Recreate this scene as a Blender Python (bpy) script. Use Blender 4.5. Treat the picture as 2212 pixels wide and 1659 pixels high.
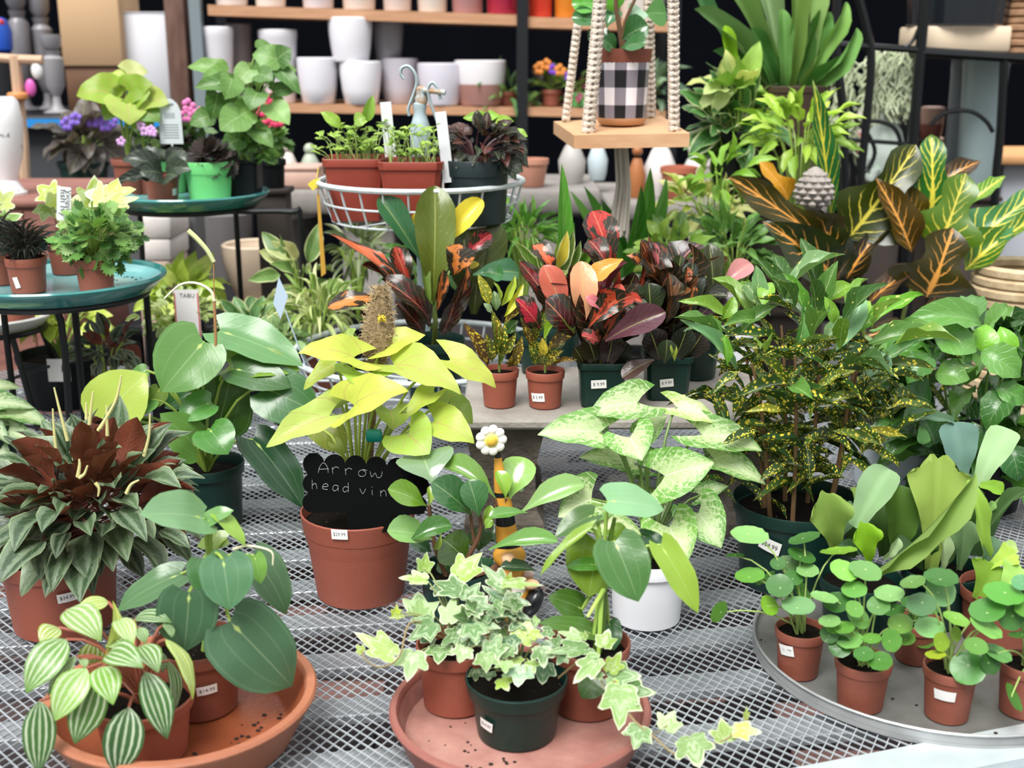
import bpy, math, random
import numpy as np
from mathutils import Vector, Matrix

for _o in list(bpy.data.objects):
    bpy.data.objects.remove(_o)
SC = bpy.context.scene
COL = SC.collection

# ------------------------------------------------------------------ camera
F = 2600.0
PITCH = math.radians(15.5)
CAMZ = 0.75
cam_data = bpy.data.cameras.new('camera')
cam_data.sensor_width = 36.0
cam_data.lens = 36.0 * F / 2212.0
cam_data.clip_start = 0.05
cam_data.dof.use_dof = True
cam_data.dof.focus_distance = 1.68
cam_data.dof.aperture_fstop = 5.0
cam = bpy.data.objects.new('camera', cam_data)
cam.location = (0, 0, CAMZ)
cam.rotation_euler = (math.pi / 2 - PITCH, 0, 0)
COL.objects.link(cam)
SC.camera = cam

# ------------------------------------------------------------------ light
world = bpy.data.worlds.new('overcast_sky')
SC.world = world
world.use_nodes = True
_nt = world.node_tree
_bg = _nt.nodes['Background']
_tc = _nt.nodes.new('ShaderNodeTexCoord')
_sx = _nt.nodes.new('ShaderNodeSeparateXYZ')
_mr = _nt.nodes.new('ShaderNodeMapRange')
_mr.inputs['From Min'].default_value = 0.0
_mr.inputs['From Max'].default_value = 1.0
_mr.inputs['To Min'].default_value = 0.26
_mr.inputs['To Max'].default_value = 1.15
_nt.links.new(_tc.outputs['Generated'], _sx.inputs[0])
_nt.links.new(_sx.outputs['Z'], _mr.inputs['Value'])
_nt.links.new(_mr.outputs[0], _bg.inputs['Strength'])
_bg.inputs['Color'].default_value = (0.97, 0.985, 1.0, 1)
sun_data = bpy.data.lights.new('sun', 'SUN')
sun_data.energy = 3.0
sun_data.angle = math.radians(30)
sun_data.color = (1.0, 0.985, 0.95)
sun = bpy.data.objects.new('sun', sun_data)
sun.rotation_euler = (math.radians(30), math.radians(-14), 0)
COL.objects.link(sun)
SC.view_settings.view_transform = 'Standard'
SC.view_settings.look = 'None'
SC.view_settings.gamma = 1.0
SC.view_settings.use_curve_mapping = False
SC.view_settings.exposure = 0.65

SC.cycles.max_bounces = 4
SC.cycles.diffuse_bounces = 2
SC.cycles.glossy_bounces = 2
SC.cycles.transmission_bounces = 3

# ------------------------------------------------------------------ pixel <-> world
def ray(px, py):
    dx = (px - 1106.0) / F
    dy = (829.5 - py) / F
    c, s = math.cos(PITCH), math.sin(PITCH)
    return Vector((dx, c + dy * s, -s + dy * c))
CAMP = Vector((0, 0, CAMZ))
def At(px, py, Y):
    d = ray(px, py)
    return CAMP + d * (Y / d.y)
def OnZ(px, py, z):
    d = ray(px, py)
    return CAMP + d * ((z - CAMZ) / d.z)
def depth(p):
    v = p - CAMP
    return v.y * math.cos(PITCH) - v.z * math.sin(PITCH)
def pix(p):
    v = p - CAMP
    zc = depth(p)
    yc = v.y * math.sin(PITCH) + v.z * math.cos(PITCH)
    return 1106 + F * v.x / zc, 829.5 - F * yc / zc
def lin(c):
    if isinstance(c, str):
        c = [int(c[i:i + 2], 16) / 255 for i in (0, 2, 4)]
    elif max(c) > 1.0:
        c = [x / 255 for x in c]
    return tuple(x / 12.92 if x <= 0.04045 else ((x + 0.055) / 1.055) ** 2.4 for x in c[:3])

# ------------------------------------------------------------------ objects
W = {}
def mk(name, mesh, parent=None, M=None, color=None, mat=None):
    M = M if M is not None else Matrix()
    o = bpy.data.objects.new(name, mesh)
    COL.objects.link(o)
    if parent is not None:
        o.parent = parent
        o.matrix_parent_inverse = W[parent.as_pointer()].inverted()
    o.matrix_basis = M
    W[o.as_pointer()] = M.copy()
    if color is not None:
        o.color = (*color, 1.0)
    if mat is not None and mesh is not None and not mesh.materials:
        for m in (mat if isinstance(mat, (list, tuple)) else [mat]):
            mesh.materials.append(m)
    return o
def thing(name, label, cat, loc=(0, 0, 0), group=None):
    o = mk(name, None, None, Matrix.Translation(Vector(loc)))
    o.empty_display_size = 0.02
    tag(o, label, cat, group)
    return o
def tag(o, label, cat, group=None):
    o['label'] = label
    o['category'] = cat
    if group:
        o['group'] = group
    return o
def struct(o):
    o['kind'] = 'structure'
    return o
def stuff(o):
    o['kind'] = 'stuff'
    return o

class MB:
    def __init__(s):
        s.v, s.f, s.m = [], [], []
    def add(s, verts, faces, mi=0):
        n = len(s.v)
        s.v.extend([tuple(x) for x in verts])
        for f in faces:
            s.f.append(tuple(i + n for i in f))
            s.m.append(mi)
        return s
    def box(s, x0, x1, y0, y1, z0, z1, mi=0, b=0.0):
        if b <= 0:
            vs = [(x, y, z) for z in (z0, z1) for y in (y0, y1) for x in (x0, x1)]
            s.add(vs, [(0, 2, 3, 1), (4, 5, 7, 6), (0, 1, 5, 4), (2, 6, 7, 3), (0, 4, 6, 2), (1, 3, 7, 5)], mi)
        else:
            rings = []
            for z, ins in ((z0, b), (z0 + b, 0), (z1 - b, 0), (z1, b)):
                ring = []
                cx = [(x0 + b, y0 + b, math.pi), (x1 - b, y0 + b, 1.5 * math.pi), (x1 - b, y1 - b, 0), (x0 + b, y1 - b, .5 * math.pi)]
                for (px_, py_, a0) in cx:
                    for k in range(3):
                        a = a0 + k * math.pi / 4
                        r = b - ins * 0.7
                        ring.append((px_ + r * math.cos(a), py_ + r * math.sin(a), z))
                rings.append(ring)
            n = 12
            vs = [p for r in rings for p in r]
            fs = []
            for j in range(3):
                for i in range(n):
                    fs.append((j * n + i, j * n + (i + 1) % n, (j + 1) * n + (i + 1) % n, (j + 1) * n + i))
            fs.append(tuple(range(n - 1, -1, -1)))
            fs.append(tuple(range(3 * n, 4 * n)))
            s.add(vs, fs, mi)
        return s
    def tube(s, pts, rad, sides=6, mi=0, cap=True, closed=False, flat=1.0):
        pts = [Vector(p) for p in pts]
        n = len(pts)
        rad = rad if isinstance(rad, (list, tuple)) else [rad] * n
        vs, fs = [], []
        up = None
        for i in range(n):
            if closed:
                t = pts[(i + 1) % n] - pts[i - 1]
            else:
                t = pts[min(i + 1, n - 1)] - pts[max(i - 1, 0)]
            if t.length < 1e-9:
                t = Vector((0, 0, 1))
            t.normalize()
            if up is None:
                up = Vector((0, 0, 1)) if abs(t.z) < 0.9 else Vector((1, 0, 0))
            a = (up - t * up.dot(t))
            if a.length < 1e-5:
                a = t.orthogonal()
            a.normalize()
            up = a
            b = t.cross(a)
            for k in range(sides):
                an = 2 * math.pi * k / sides
                vs.append(pts[i] + (a * math.cos(an) * flat + b * math.sin(an)) * rad[i])
        m = n if closed else n - 1
        for i in range(m):
            j = (i + 1) % n
            for k in range(sides):
                k2 = (k + 1) % sides
                fs.append((i * sides + k, i * sides + k2, j * sides + k2, j * sides + k))
        if cap and not closed:
            fs.append(tuple(range(sides - 1, -1, -1)))
            fs.append(tuple((n - 1) * sides + k for k in range(sides)))
        return s.add(vs, fs, mi)
    def lathe(s, prof, seg=32, mi=0, sq=0.0, c=(0, 0, 0), cap0=True, cap1=False, rot=0.0):
        vs, fs = [], []
        for (r, z) in prof:
            for k in range(seg):
                a = 2 * math.pi * (k + .5) / seg + rot
                q = 1.0
                if sq > 0:
                    ca, sa = abs(math.cos(a)), abs(math.sin(a))
                    q = 1.0 / ((ca ** sq + sa ** sq) ** (1.0 / sq))
                vs.append((c[0] + r * q * math.cos(a), c[1] + r * q * math.sin(a), c[2] + z))
        for i in range(len(prof) - 1):
            for k in range(seg):
                k2 = (k + 1) % seg
                fs.append((i * seg + k, i * seg + k2, (i + 1) * seg + k2, (i + 1) * seg + k))
        if cap0:
            fs.append(tuple(range(seg - 1, -1, -1)))
        if cap1:
            fs.append(tuple((len(prof) - 1) * seg + k for k in range(seg)))
        return s.add(vs, fs, mi)
    def ball(s, c, r, seg=12, ring=8, mi=0, sc=(1, 1, 1), rot=None):
        vs, fs = [], []
        for i in range(ring + 1):
            th = math.pi * i / ring
            for k in range(seg):
                ph = 2 * math.pi * k / seg
                p = Vector((math.sin(th) * math.cos(ph) * sc[0], math.sin(th) * math.sin(ph) * sc[1], math.cos(th) * sc[2])) * r
                if rot is not None:
                    p = rot @ p
                vs.append(Vector(c) + p)
        for i in range(ring):
            for k in range(seg):
                k2 = (k + 1) % seg
                fs.append((i * seg + k, (i + 1) * seg + k, (i + 1) * seg + k2, i * seg + k2))
        return s.add(vs, fs, mi)
    def mesh(s, name, mats=None, smooth=True, angle=40):
        me = bpy.data.meshes.new(name)
        me.from_pydata(s.v, [], s.f)
        me.polygons.foreach_set('material_index', s.m)
        if smooth:
            me.polygons.foreach_set('use_smooth', [True] * len(s.f))
            try:
                me.set_sharp_from_angle(angle=math.radians(angle))
            except Exception:
                pass
        me.update()
        if mats is not None:
            for m in (mats if isinstance(mats, (list, tuple)) else [mats]):
                me.materials.append(m)
        return me

def bez(p0, p1, p2, n=6):
    p0, p1, p2 = Vector(p0), Vector(p1), Vector(p2)
    return [p0 * (1 - t) ** 2 + p1 * 2 * t * (1 - t) + p2 * t * t for t in [i / n for i in range(n + 1)]]
def smooth_path(pts, n=4):
    pts = [Vector(p) for p in pts]
    if len(pts) < 3:
        return pts
    out = []
    P = [pts[0] * 2 - pts[1]] + pts + [pts[-1] * 2 - pts[-2]]
    for i in range(1, len(P) - 2):
        a, b, c, d = P[i - 1], P[i], P[i + 1], P[i + 2]
        for k in range(n):
            t = k / n
            out.append(0.5 * ((2 * b) + (c - a) * t + (2 * a - 5 * b + 4 * c - d) * t * t + (3 * b - a - 3 * c + d) * t ** 3))
    out.append(pts[-1])
    return out

# ------------------------------------------------------------------ materials
MATS = {}
def mat(name, col, rough=0.5, metal=0.0, var=0.0, vscale=20.0, col2=None, bump=0.0, bscale=60.0, coat=0.0, spec=0.5,
        trans=0.0, detail=4.0, thr=None, emit=None, wave=None):
    if name in MATS:
        return MATS[name]
    m = bpy.data.materials.new(name)
    m.use_nodes = True
    nt = m.node_tree
    N, L = nt.nodes, nt.links
    b = N['Principled BSDF']
    c = lin(col)
    b.inputs['Base Color'].default_value = (*c, 1)
    b.inputs['Roughness'].default_value = rough
    b.inputs['Metallic'].default_value = metal
    b.inputs['Specular IOR Level'].default_value = spec
    b.inputs['Coat Weight'].default_value = coat
    b.inputs['Coat Roughness'].default_value = 0.12
    if trans:
        b.inputs['Transmission Weight'].default_value = trans
    tc = N.new('ShaderNodeTexCoord')
    if col2 is not None or var:
        nz = N.new('ShaderNodeTexNoise')
        nz.inputs['Scale'].default_value = vscale
        nz.inputs['Detail'].default_value = detail
        nz.inputs['Roughness'].default_value = 0.6
        L.new(tc.outputs['Object'], nz.inputs['Vector'])
        if wave is not None:
            mp = N.new('ShaderNodeMapping')
            mp.inputs['Scale'].default_value = wave
            L.new(tc.outputs['Object'], mp.inputs['Vector'])
            L.new(mp.outputs[0], nz.inputs['Vector'])
        mr = N.new('ShaderNodeMapRange')
        lo, hi = thr if thr else (0.3, 0.7)
        mr.inputs['From Min'].default_value = lo
        mr.inputs['From Max'].default_value = hi
        L.new(nz.outputs['Fac'], mr.inputs['Value'])
        mx = N.new('ShaderNodeMix')
        mx.data_type = 'RGBA'
        mx.inputs['A'].default_value = (*c, 1)
        c2 = lin(col2) if col2 is not None else tuple(x * (1 - var) for x in c)
        mx.inputs['B'].default_value = (*c2, 1)
        L.new(mr.outputs[0], mx.inputs['Factor'])
        L.new(mx.outputs['Result'], b.inputs['Base Color'])
    if bump:
        nb = N.new('ShaderNodeTexNoise')
        nb.inputs['Scale'].default_value = bscale
        nb.inputs['Detail'].default_value = 5
        L.new(tc.outputs['Object'], nb.inputs['Vector'])
        bp = N.new('ShaderNodeBump')
        bp.inputs['Strength'].default_value = bump
        bp.inputs['Distance'].default_value = 0.004
        L.new(nb.outputs['Fac'], bp.inputs['Height'])
        L.new(bp.outputs[0], b.inputs['Normal'])
    if emit:
        b.inputs['Emission Color'].default_value = (*c, 1)
        b.inputs['Emission Strength'].default_value = emit
    MATS[name] = m
    return m

class NG:
    """tiny helper to write shader maths"""
    def __init__(s, m):
        s.nt = m.node_tree
        s.N, s.L = s.nt.nodes, s.nt.links
    def _in(s, sock, v):
        if hasattr(v, 'links'):
            s.L.new(v, sock)
        elif isinstance(v, (tuple, list)):
            sock.default_value = (*v, 1) if len(v) == 3 and sock.type == 'RGBA' else v
        else:
            sock.default_value = v
    def math(s, op, a, b=0.0, c=0.0):
        n = s.N.new('ShaderNodeMath')
        n.operation = op
        s._in(n.inputs[0], a)
        s._in(n.inputs[1], b)
        s._in(n.inputs[2], c)
        return n.outputs[0]
    def step(s, v, lo, hi):
        n = s.N.new('ShaderNodeMapRange')
        n.interpolation_type = 'SMOOTHSTEP'
        s._in(n.inputs['Value'], v)
        n.inputs['From Min'].default_value = lo
        n.inputs['From Max'].default_value = hi
        return n.outputs[0]
    def mix(s, f, a, b, mode='MIX'):
        n = s.N.new('ShaderNodeMix')
        n.data_type = 'RGBA'
        n.blend_type = mode
        s._in(n.inputs['Factor'], f)
        s._in(n.inputs['A'], a)
        s._in(n.inputs['B'], b)
        return n.outputs['Result']
    def noise(s, vec, scale, detail=1.5, rough=0.55):
        n = s.N.new('ShaderNodeTexNoise')
        n.inputs['Scale'].default_value = scale
        n.inputs['Detail'].default_value = detail
        n.inputs['Roughness'].default_value = rough
        s.L.new(vec, n.inputs['Vector'])
        return n.outputs['Fac']
    def vor(s, vec, scale):
        n = s.N.new('ShaderNodeTexVoronoi')
        n.inputs['Scale'].default_value = scale
        s.L.new(vec, n.inputs['Vector'])
        return n.outputs['Distance']

def leafmat(name, vein=(0.75, 0.85, 0.5), vw=0.05, vs=0.6, n=6.0, slope=0.35, ss=0.25, sw=0.75, under=None, um=0.75,
            rough=0.38, trans=0.28, pattern=None, bump=0.25, coat=0.0, lobes=False, spec=0.5, cells=0.0, tint=(1.0, .97, .80), wobble=.10, wedge=0.0):
    """two-sided leaf: colour of the object, midrib and side veins along its own length/width"""
    if name in MATS:
        return MATS[name]
    m = bpy.data.materials.new(name)
    m.use_nodes = True
    g = NG(m)
    b = g.N['Principled BSDF']
    out = g.N['Material Output']
    oi = g.N.new('ShaderNodeObjectInfo')
    uv = g.N.new('ShaderNodeUVMap')
    sp = g.N.new('ShaderNodeSeparateXYZ')
    g.L.new(uv.outputs[0], sp.inputs[0])
    a = g.math('ABSOLUTE', g.math('SUBTRACT', g.math('MULTIPLY', sp.outputs[0], 2.0), 1.0))
    t = sp.outputs[1]
    # per-leaf shifted coordinates for blotches
    va = g.N.new('ShaderNodeVectorMath')
    va.operation = 'ADD'
    g.L.new(uv.outputs[0], va.inputs[0])
    cb = g.N.new('ShaderNodeCombineXYZ')
    r17 = g.math('MULTIPLY', oi.outputs['Random'], 37.0)
    g.L.new(r17, cb.inputs[0]); g.L.new(r17, cb.inputs[2])
    g.L.new(cb.outputs[0], va.inputs[1])
    vec = va.outputs[0]
    hs = g.N.new('ShaderNodeHueSaturation')
    g.L.new(oi.outputs['Color'], hs.inputs['Color'])
    hs.inputs['Hue'].default_value = 0.5
    g.L.new(g.math('MULTIPLY_ADD', oi.outputs['Random'], 0.3, 0.85), hs.inputs['Value'])
    nz = g.noise(vec, 3.0)
    hsc = g.mix(1.0, hs.outputs[0], tint, 'MULTIPLY')
    base = g.mix(g.step(nz, 0.35, 0.75), hsc, g.mix(0.35, hsc, (0.9, 1.0, 0.75), 'MULTIPLY'))
    wob = g.math('MULTIPLY', g.math('SUBTRACT', g.noise(vec, 9.0), 0.5), wobble)
    if lobes:
        mid = g.step(t, 1.0, 0.0)
        side = g.math('SUBTRACT', 1.0, g.step(g.math('ABSOLUTE', g.math('SINE', g.math('MULTIPLY', a, 15.7))), 0.0, 0.22))
        side = g.math('MULTIPLY', side, 0.8)
    else:
        mid = g.math('SUBTRACT', 1.0, g.step(a, vw * 0.45, vw))
        ph = g.math('SUBTRACT', g.math('ADD', t, wob), g.math('MULTIPLY', a, slope))
        sn = g.math('SINE', g.math('MULTIPLY', ph, 6.2832 * n))
        if wedge:
            sn = g.math('ADD', sn, g.math('MULTIPLY', g.math('SUBTRACT', .55, a), wedge))
        side = g.step(sn, sw, 1.0 if not wedge else sw + .06)
    ctx = dict(g=g, a=a, t=t, vec=vec, oi=oi, mid=mid, side=side, wob=wob, rnd=oi.outputs['Random'], uv=uv)
    col = base
    if pattern:
        col = pattern(ctx, col)
    if cells:
        cv = g.vor(vec, cells)
        col = g.mix(g.step(cv, 0.25, 0.6), col, g.mix(0.5, col, (0.55, 0.62, 0.5), 'MULTIPLY'))
    col = g.mix(g.math('MULTIPLY', side, ss), col, vein)
    if not lobes:
        col = g.mix(g.math('MULTIPLY', mid, vs), col, vein)
    if under is not None:
        ge = g.N.new('ShaderNodeNewGeometry')
        uc = g.mix(um, col, under)
        col = g.mix(ge.outputs['Backfacing'], col, uc)
    g.L.new(col, b.inputs['Base Color'])
    b.inputs['Roughness'].default_value = rough
    b.inputs['Specular IOR Level'].default_value = spec
    b.inputs['Coat Weight'].default_value = coat
    b.inputs['Coat Roughness'].default_value = 0.15
    if bump:
        bp = g.N.new('ShaderNodeBump')
        bp.inputs['Strength'].default_value = bump
        bp.inputs['Distance'].default_value = 0.0015
        h = g.math('SUBTRACT', g.math('MULTIPLY', g.noise(vec, 14.0), 0.5), g.math('ADD', g.math('MULTIPLY', side, 0.5), mid))
        g.L.new(h, bp.inputs['Height'])
        g.L.new(bp.outputs[0], b.inputs['Normal'])
    tr = g.N.new('ShaderNodeBsdfTranslucent')
    g.L.new(g.mix(0.6, col, g.mix(1.0, col, (1.0, 1.0, 0.45), 'MULTIPLY')), tr.inputs['Color'])
    ms = g.N.new('ShaderNodeMixShader')
    ms.inputs[0].default_value = trans
    g.L.new(b.outputs[0], ms.inputs[1])
    g.L.new(tr.outputs[0], ms.inputs[2])
    g.L.new(ms.outputs[0], out.inputs['Surface'])
    MATS[name] = m
    return m

# ------------------------------------------------------------------ leaf meshes
PROF = {
    'heart': ([0, .06, .14, .25, .36, .5, .64, .78, .9, .97, 1], [.5, .8, .95, 1, .98, .89, .73, .5, .24, .08, 0]),
    'drop': ([0, .06, .14, .25, .36, .5, .64, .78, .88, .95, 1], [.52, .8, .95, 1, 1, .95, .83, .6, .36, .15, 0]),
    'arrow': ([0, .06, .14, .25, .36, .5, .64, .78, .9, .97, 1], [.66, .9, 1, 1, .94, .82, .64, .42, .2, .07, 0]),
    'ovate': ([0, .05, .12, .24, .36, .5, .64, .78, .9, .97, 1], [.05, .33, .62, .9, 1, .98, .84, .58, .28, .1, 0]),
    'obov': ([0, .07, .16, .28, .42, .56, .7, .82, .92, .975, 1], [.07, .12, .25, .52, .8, .96, 1, .92, .66, .36, .05]),
    'lance': ([0, .06, .15, .28, .42, .56, .7, .82, .92, .97, 1], [.05, .22, .5, .83, 1, .97, .8, .55, .27, .1, 0]),
    'strap': ([0, .07, .18, .3, .44, .58, .72, .84, .93, .98, 1], [.4, .45, .55, .68, .82, .94, 1, .95, .75, .45, .1]),
    'blade': ([0, .1, .25, .4, .55, .7, .85, .95, 1], [.45, .8, 1, .98, .88, .7, .42, .16, 0]),
    'trumpet': ([0, .07, .18, .3, .44, .58, .72, .84, .93, .98, 1], [.2, .22, .27, .34, .46, .63, .82, .95, 1, .96, .8]),
    'petra': ([0, .05, .1, .17, .25, .33, .41, .5, .6, .7, .8, .88, .95, 1], [.05, .35, .72, .96, 1, .86, .6, .42, .38, .46, .48, .38, .2, 0]),
    'croton': ([0, .07, .16, .28, .42, .56, .7, .82, .92, .975, 1], [.1, .16, .3, .52, .72, .88, 1, .95, .68, .38, .05]),
}
NOTCH = {'heart': .17, 'arrow': .46, 'drop': .14}
def strip_leaf(kind, seed=0, curl=40, fold=.12, cup=0.0, wave=.03, wf=2.0, us=6, twist=0.0, notch=None, lobed=0.0, rnd_end=0.0):
    rnd = random.Random(seed)
    ts, ws = PROF[kind]
    nn = NOTCH.get(kind, 0.0) if notch is None else notch
    curl = math.radians(curl)
    # midrib
    K = 40
    px_, pz_ = [0.0], [0.0]
    for i in range(K):
        s_ = (i + .5) / K
        an = curl * (s_ - 0.5) * 1.0 + curl * 0.25 * (s_ - .5) ** 3
        px_.append(px_[-1] + math.cos(an) / K)
        pz_.append(pz_[-1] - math.sin(an) / K)
    # chord to x axis
    ca = math.atan2(pz_[-1], px_[-1])
    ln = math.hypot(pz_[-1], px_[-1])
    mx = [(x * math.cos(-ca) - z * math.sin(-ca)) / ln for x, z in zip(px_, pz_)]
    mz = [(x * math.sin(-ca) + z * math.cos(-ca)) / ln for x, z in zip(px_, pz_)]
    ph = rnd.uniform(0, 6.28)
    ph2 = rnd.uniform(0, 6.28)
    asym = rnd.uniform(-.06, .06)
    verts, uvs = [], []
    ul = [-1 + 2 * k / us for k in range(us + 1)]
    for t, w in zip(ts, ws):
        ii = min(int(t * K), K - 1)
        fr = t * K - ii
        bx = mx[ii] * (1 - fr) + mx[ii + 1] * fr
        bz = mz[ii] * (1 - fr) + mz[ii + 1] * fr
        tw = math.radians(twist) * (t - .3)
        for u in ul:
            hw = .5 * w * (1 + asym * u)
            y = u * hw
            z = fold * abs(y) + cup * u * u * .2 * w
            z += wave * abs(u) ** 1.5 * math.sin(6.283 * wf * t + (ph if u > 0 else ph2)) * (0.3 + 0.7 * min(1, w * 1.3))
            x = bx - nn * abs(u) ** 1.3 * (1 - t) ** 3
            x -= rnd_end * u * u * t ** 4
            if lobed:
                x += lobed * abs(math.sin(u * 4.7 + ph)) * t ** 3 - lobed * .5 * t ** 3
            y2, z2 = y * math.cos(tw) - z * math.sin(tw), y * math.sin(tw) + z * math.cos(tw)
            verts.append((x, y2, bz + z2))
            uvs.append(((u + 1) / 2, t))
    faces = []
    m = us + 1
    for i in range(len(ts) - 1):
        for k in range(us):
            faces.append((i * m + k, (i + 1) * m + k, (i + 1) * m + k + 1, i * m + k + 1))
    return verts, faces, uvs
IVY = [(0, 1.0), (12, .79), (26, .57), (34, .54), (46, .69), (56, .77), (66, .66), (82, .50), (92, .48), (106, .50), (118, .46),
       (134, .38), (152, .32), (168, .26), (180, .16)]
def polar_leaf(outl, seed=0, cup=.1, fold=.12, droop=.15, rings=(0.0, .45, .84, 1.0), jit=.08):
    rnd = random.Random(seed)
    pts = []
    for sgn in (1, -1):
        L_ = outl if sgn == 1 else outl[-2:0:-1]
        for (an, r) in L_:
            pts.append((math.radians(an) * sgn, r * (1 + rnd.uniform(-jit, jit))))
    n = len(pts)
    verts, uvs, faces = [(0, 0, 0)], [(0.5, 0.0)], []
    for s_ in rings[1:]:
        for i, (an, r) in enumerate(pts):
            x, y = s_ * r * math.cos(an), s_ * r * math.sin(an)
            z = fold * abs(y) - droop * (s_ * r) ** 2 * max(0.2, math.cos(an)) + cup * (s_ * r) ** 2 + rnd.uniform(-.02, .02) * s_
            verts.append((x, y, z))
            uvs.append(((abs(an) / math.pi * .5 + .5), s_))
    for i in range(n):
        faces.append((0, 1 + i, 1 + (i + 1) % n))
    for k in range(len(rings) - 2):
        for i in range(n):
            a0 = 1 + k * n
            b0 = a0 + n
            faces.append((a0 + i, b0 + i, b0 + (i + 1) % n, a0 + (i + 1) % n))
    return verts, faces, uvs
DISC = [(a, (0.62 if a == 0 else 0) or (-.1 * math.cos(math.radians(180 - a)) * -1 + math.sqrt(max(0, .25 - (.1 * math.sin(math.radians(a))) ** 2)))) for a in range(0, 181, 15)]
DISC = [(a, .10 * math.cos(math.radians(a)) + math.sqrt(.25 - (.10 * math.sin(math.radians(a))) ** 2)) for a in range(0, 181, 15)]
def leaf_mesh(name, data, material):
    v, f, uv = data
    me = bpy.data.meshes.new(name)
    me.from_pydata(v, [], f)
    l = me.uv_layers.new(name='UVMap')
    idx = np.empty(len(me.loops), dtype=np.int32)
    me.loops.foreach_get('vertex_index', idx)
    arr = np.array(uv, dtype=np.float32)[idx]
    l.data.foreach_set('uv', arr.ravel())
    me.polygons.foreach_set('use_smooth', [True] * len(f))
    me.materials.append(material)
    me.update()
    return me
LK = {}
def kind(name, material, shape, nvar=4, partname='leaf', **kw):
    """register a kind of leaf: a few mesh variants that copies share"""
    out = []
    for i in range(nvar):
        k2 = dict(kw)
        rr = random.Random(sum(map(ord, name)) + i * 17)
        if shape in ('ivy', 'disc', 'frill'):
            outl = {'ivy': IVY, 'disc': DISC, 'frill': FRILL}[shape]
            d = polar_leaf(outl, seed=i * 7 + 3, **k2)
        else:
            k2['curl'] = k2.get('curl', 40) * rr.uniform(.55, 1.35)
            k2['fold'] = k2.get('fold', .12) * rr.uniform(.5, 1.5)
            d = strip_leaf(shape, seed=i * 13 + 5, **k2)
        out.append(leaf_mesh(name + '_blade', d, material))
    LK[name] = (out, partname)
FRILL = []
for _i in range(0, 181, 12):
    FRILL.append((_i, (.95 if (_i // 12) % 2 == 0 else .68) * (1.0 - .35 * (_i / 180.0))))
# ------------------------------------------------------------------ leaf materials and kinds
def pat_stripes(c, col):
    g = c['g']
    v = g.math('COSINE', g.math('MULTIPLY', g.math('ADD', c['a'], g.math('MULTIPLY', c['wob'], .6)), 6.2832 * 2.6))
    s = g.math('MULTIPLY', g.step(v, 0.05, 0.85), g.step(c['t'], 1.0, 0.75))
    return g.mix(g.math('MULTIPLY', s, 0.78), col, (0.62, 0.72, 0.52))
def pat_syng(c, col):
    g = c['g']
    nz = g.noise(c['vec'], 16.0, 4.0)
    f = g.math('SUBTRACT', g.math('ADD', 1.25, g.math('MULTIPLY', g.math('SUBTRACT', nz, .5), 2.6)), g.math('MULTIPLY', c['a'], 1.15))
    f = g.step(f, 0.2, 0.9)
    pale = g.mix(0.45, col, (0.80, 0.88, 0.56))
    dark = g.mix(0.85, col, (0.42, 0.66, 0.36), 'MULTIPLY')
    return g.mix(f, dark, pale)
def pat_pink(c, col):
    g = c['g']
    m = g.math('MAXIMUM', c['mid'], g.math('MULTIPLY', c['side'], .45))
    return g.mix(g.math('MULTIPLY', m, .75), col, (0.55, 0.30, 0.16))
def _blotch(lo, hi, sc, other, rndcol=True):
    def f(c, col):
        g = c['g']
        nz = g.noise(c['vec'], sc, 3.0)
        return g.mix(g.step(nz, lo, hi), col, other)
    return f
def pat_redblotch(c, col):
    g = c['g']
    nz = g.noise(c['vec'], 3.2, 3.5)
    edge = g.math('MULTIPLY', g.math('SUBTRACT', c['a'], .3), .22)
    f = g.step(g.math('ADD', nz, edge), 0.50, 0.56)
    return g.mix(f, col, (0.022, 0.022, 0.012))
def pat_spots(c, col):
    g = c['g']
    mp = g.N.new('ShaderNodeMapping')
    mp.inputs['Scale'].default_value = (1.0, 3.2, 1.0)
    g.L.new(c['vec'], mp.inputs['Vector'])
    v = g.vor(mp.outputs[0], 4.6)
    nz = g.noise(mp.outputs[0], 2.2)
    f = g.step(g.math('ADD', v, g.math('MULTIPLY', g.math('SUBTRACT', .55, nz), 0.7)), 0.42, 0.30)
    return g.mix(f, col, (0.85, 0.68, 0.07))
def pat_fewspots(c, col):
    g = c['g']
    v = g.vor(c['vec'], 6.5)
    nz = g.noise(c['vec'], 3.0)
    f = g.step(g.math('ADD', v, g.math('MULTIPLY', g.math('SUBTRACT', .55, nz), 0.8)), 0.2, 0.12)
    return g.mix(f, col, (0.80, 0.78, 0.25))
def pat_margin(c, col):
    g = c['g']
    nz = g.noise(c['vec'], 7.0)
    f = g.step(g.math('ADD', c['t'], g.math('MULTIPLY', g.math('SUBTRACT', nz, .5), .35)), 0.90, 0.97)
    inner = g.mix(g.step(g.noise(c['vec'], 3.5), .5, .6), col, g.mix(.45, col, (0.62, 0.75, 0.5)))
    return g.mix(g.math('MULTIPLY', f, .85), inner, (0.74, 0.80, 0.56))
def pat_edge(c, col):
    g = c['g']
    return g.mix(g.math('MULTIPLY', g.step(c['a'], .74, .92), .8), col, (0.78, 0.82, 0.45))
def pat_petra(c, col):
    g = c['g']
    m = g.math('SUBTRACT', 1.0, g.step(c['a'], .05, .16))
    edge = g.step(c['a'], .93, .985)
    return g.mix(g.math('MULTIPLY', g.math('MAXIMUM', m, g.math('MULTIPLY', edge, .8)), .0), col, (0.8, .6, .1))
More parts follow.
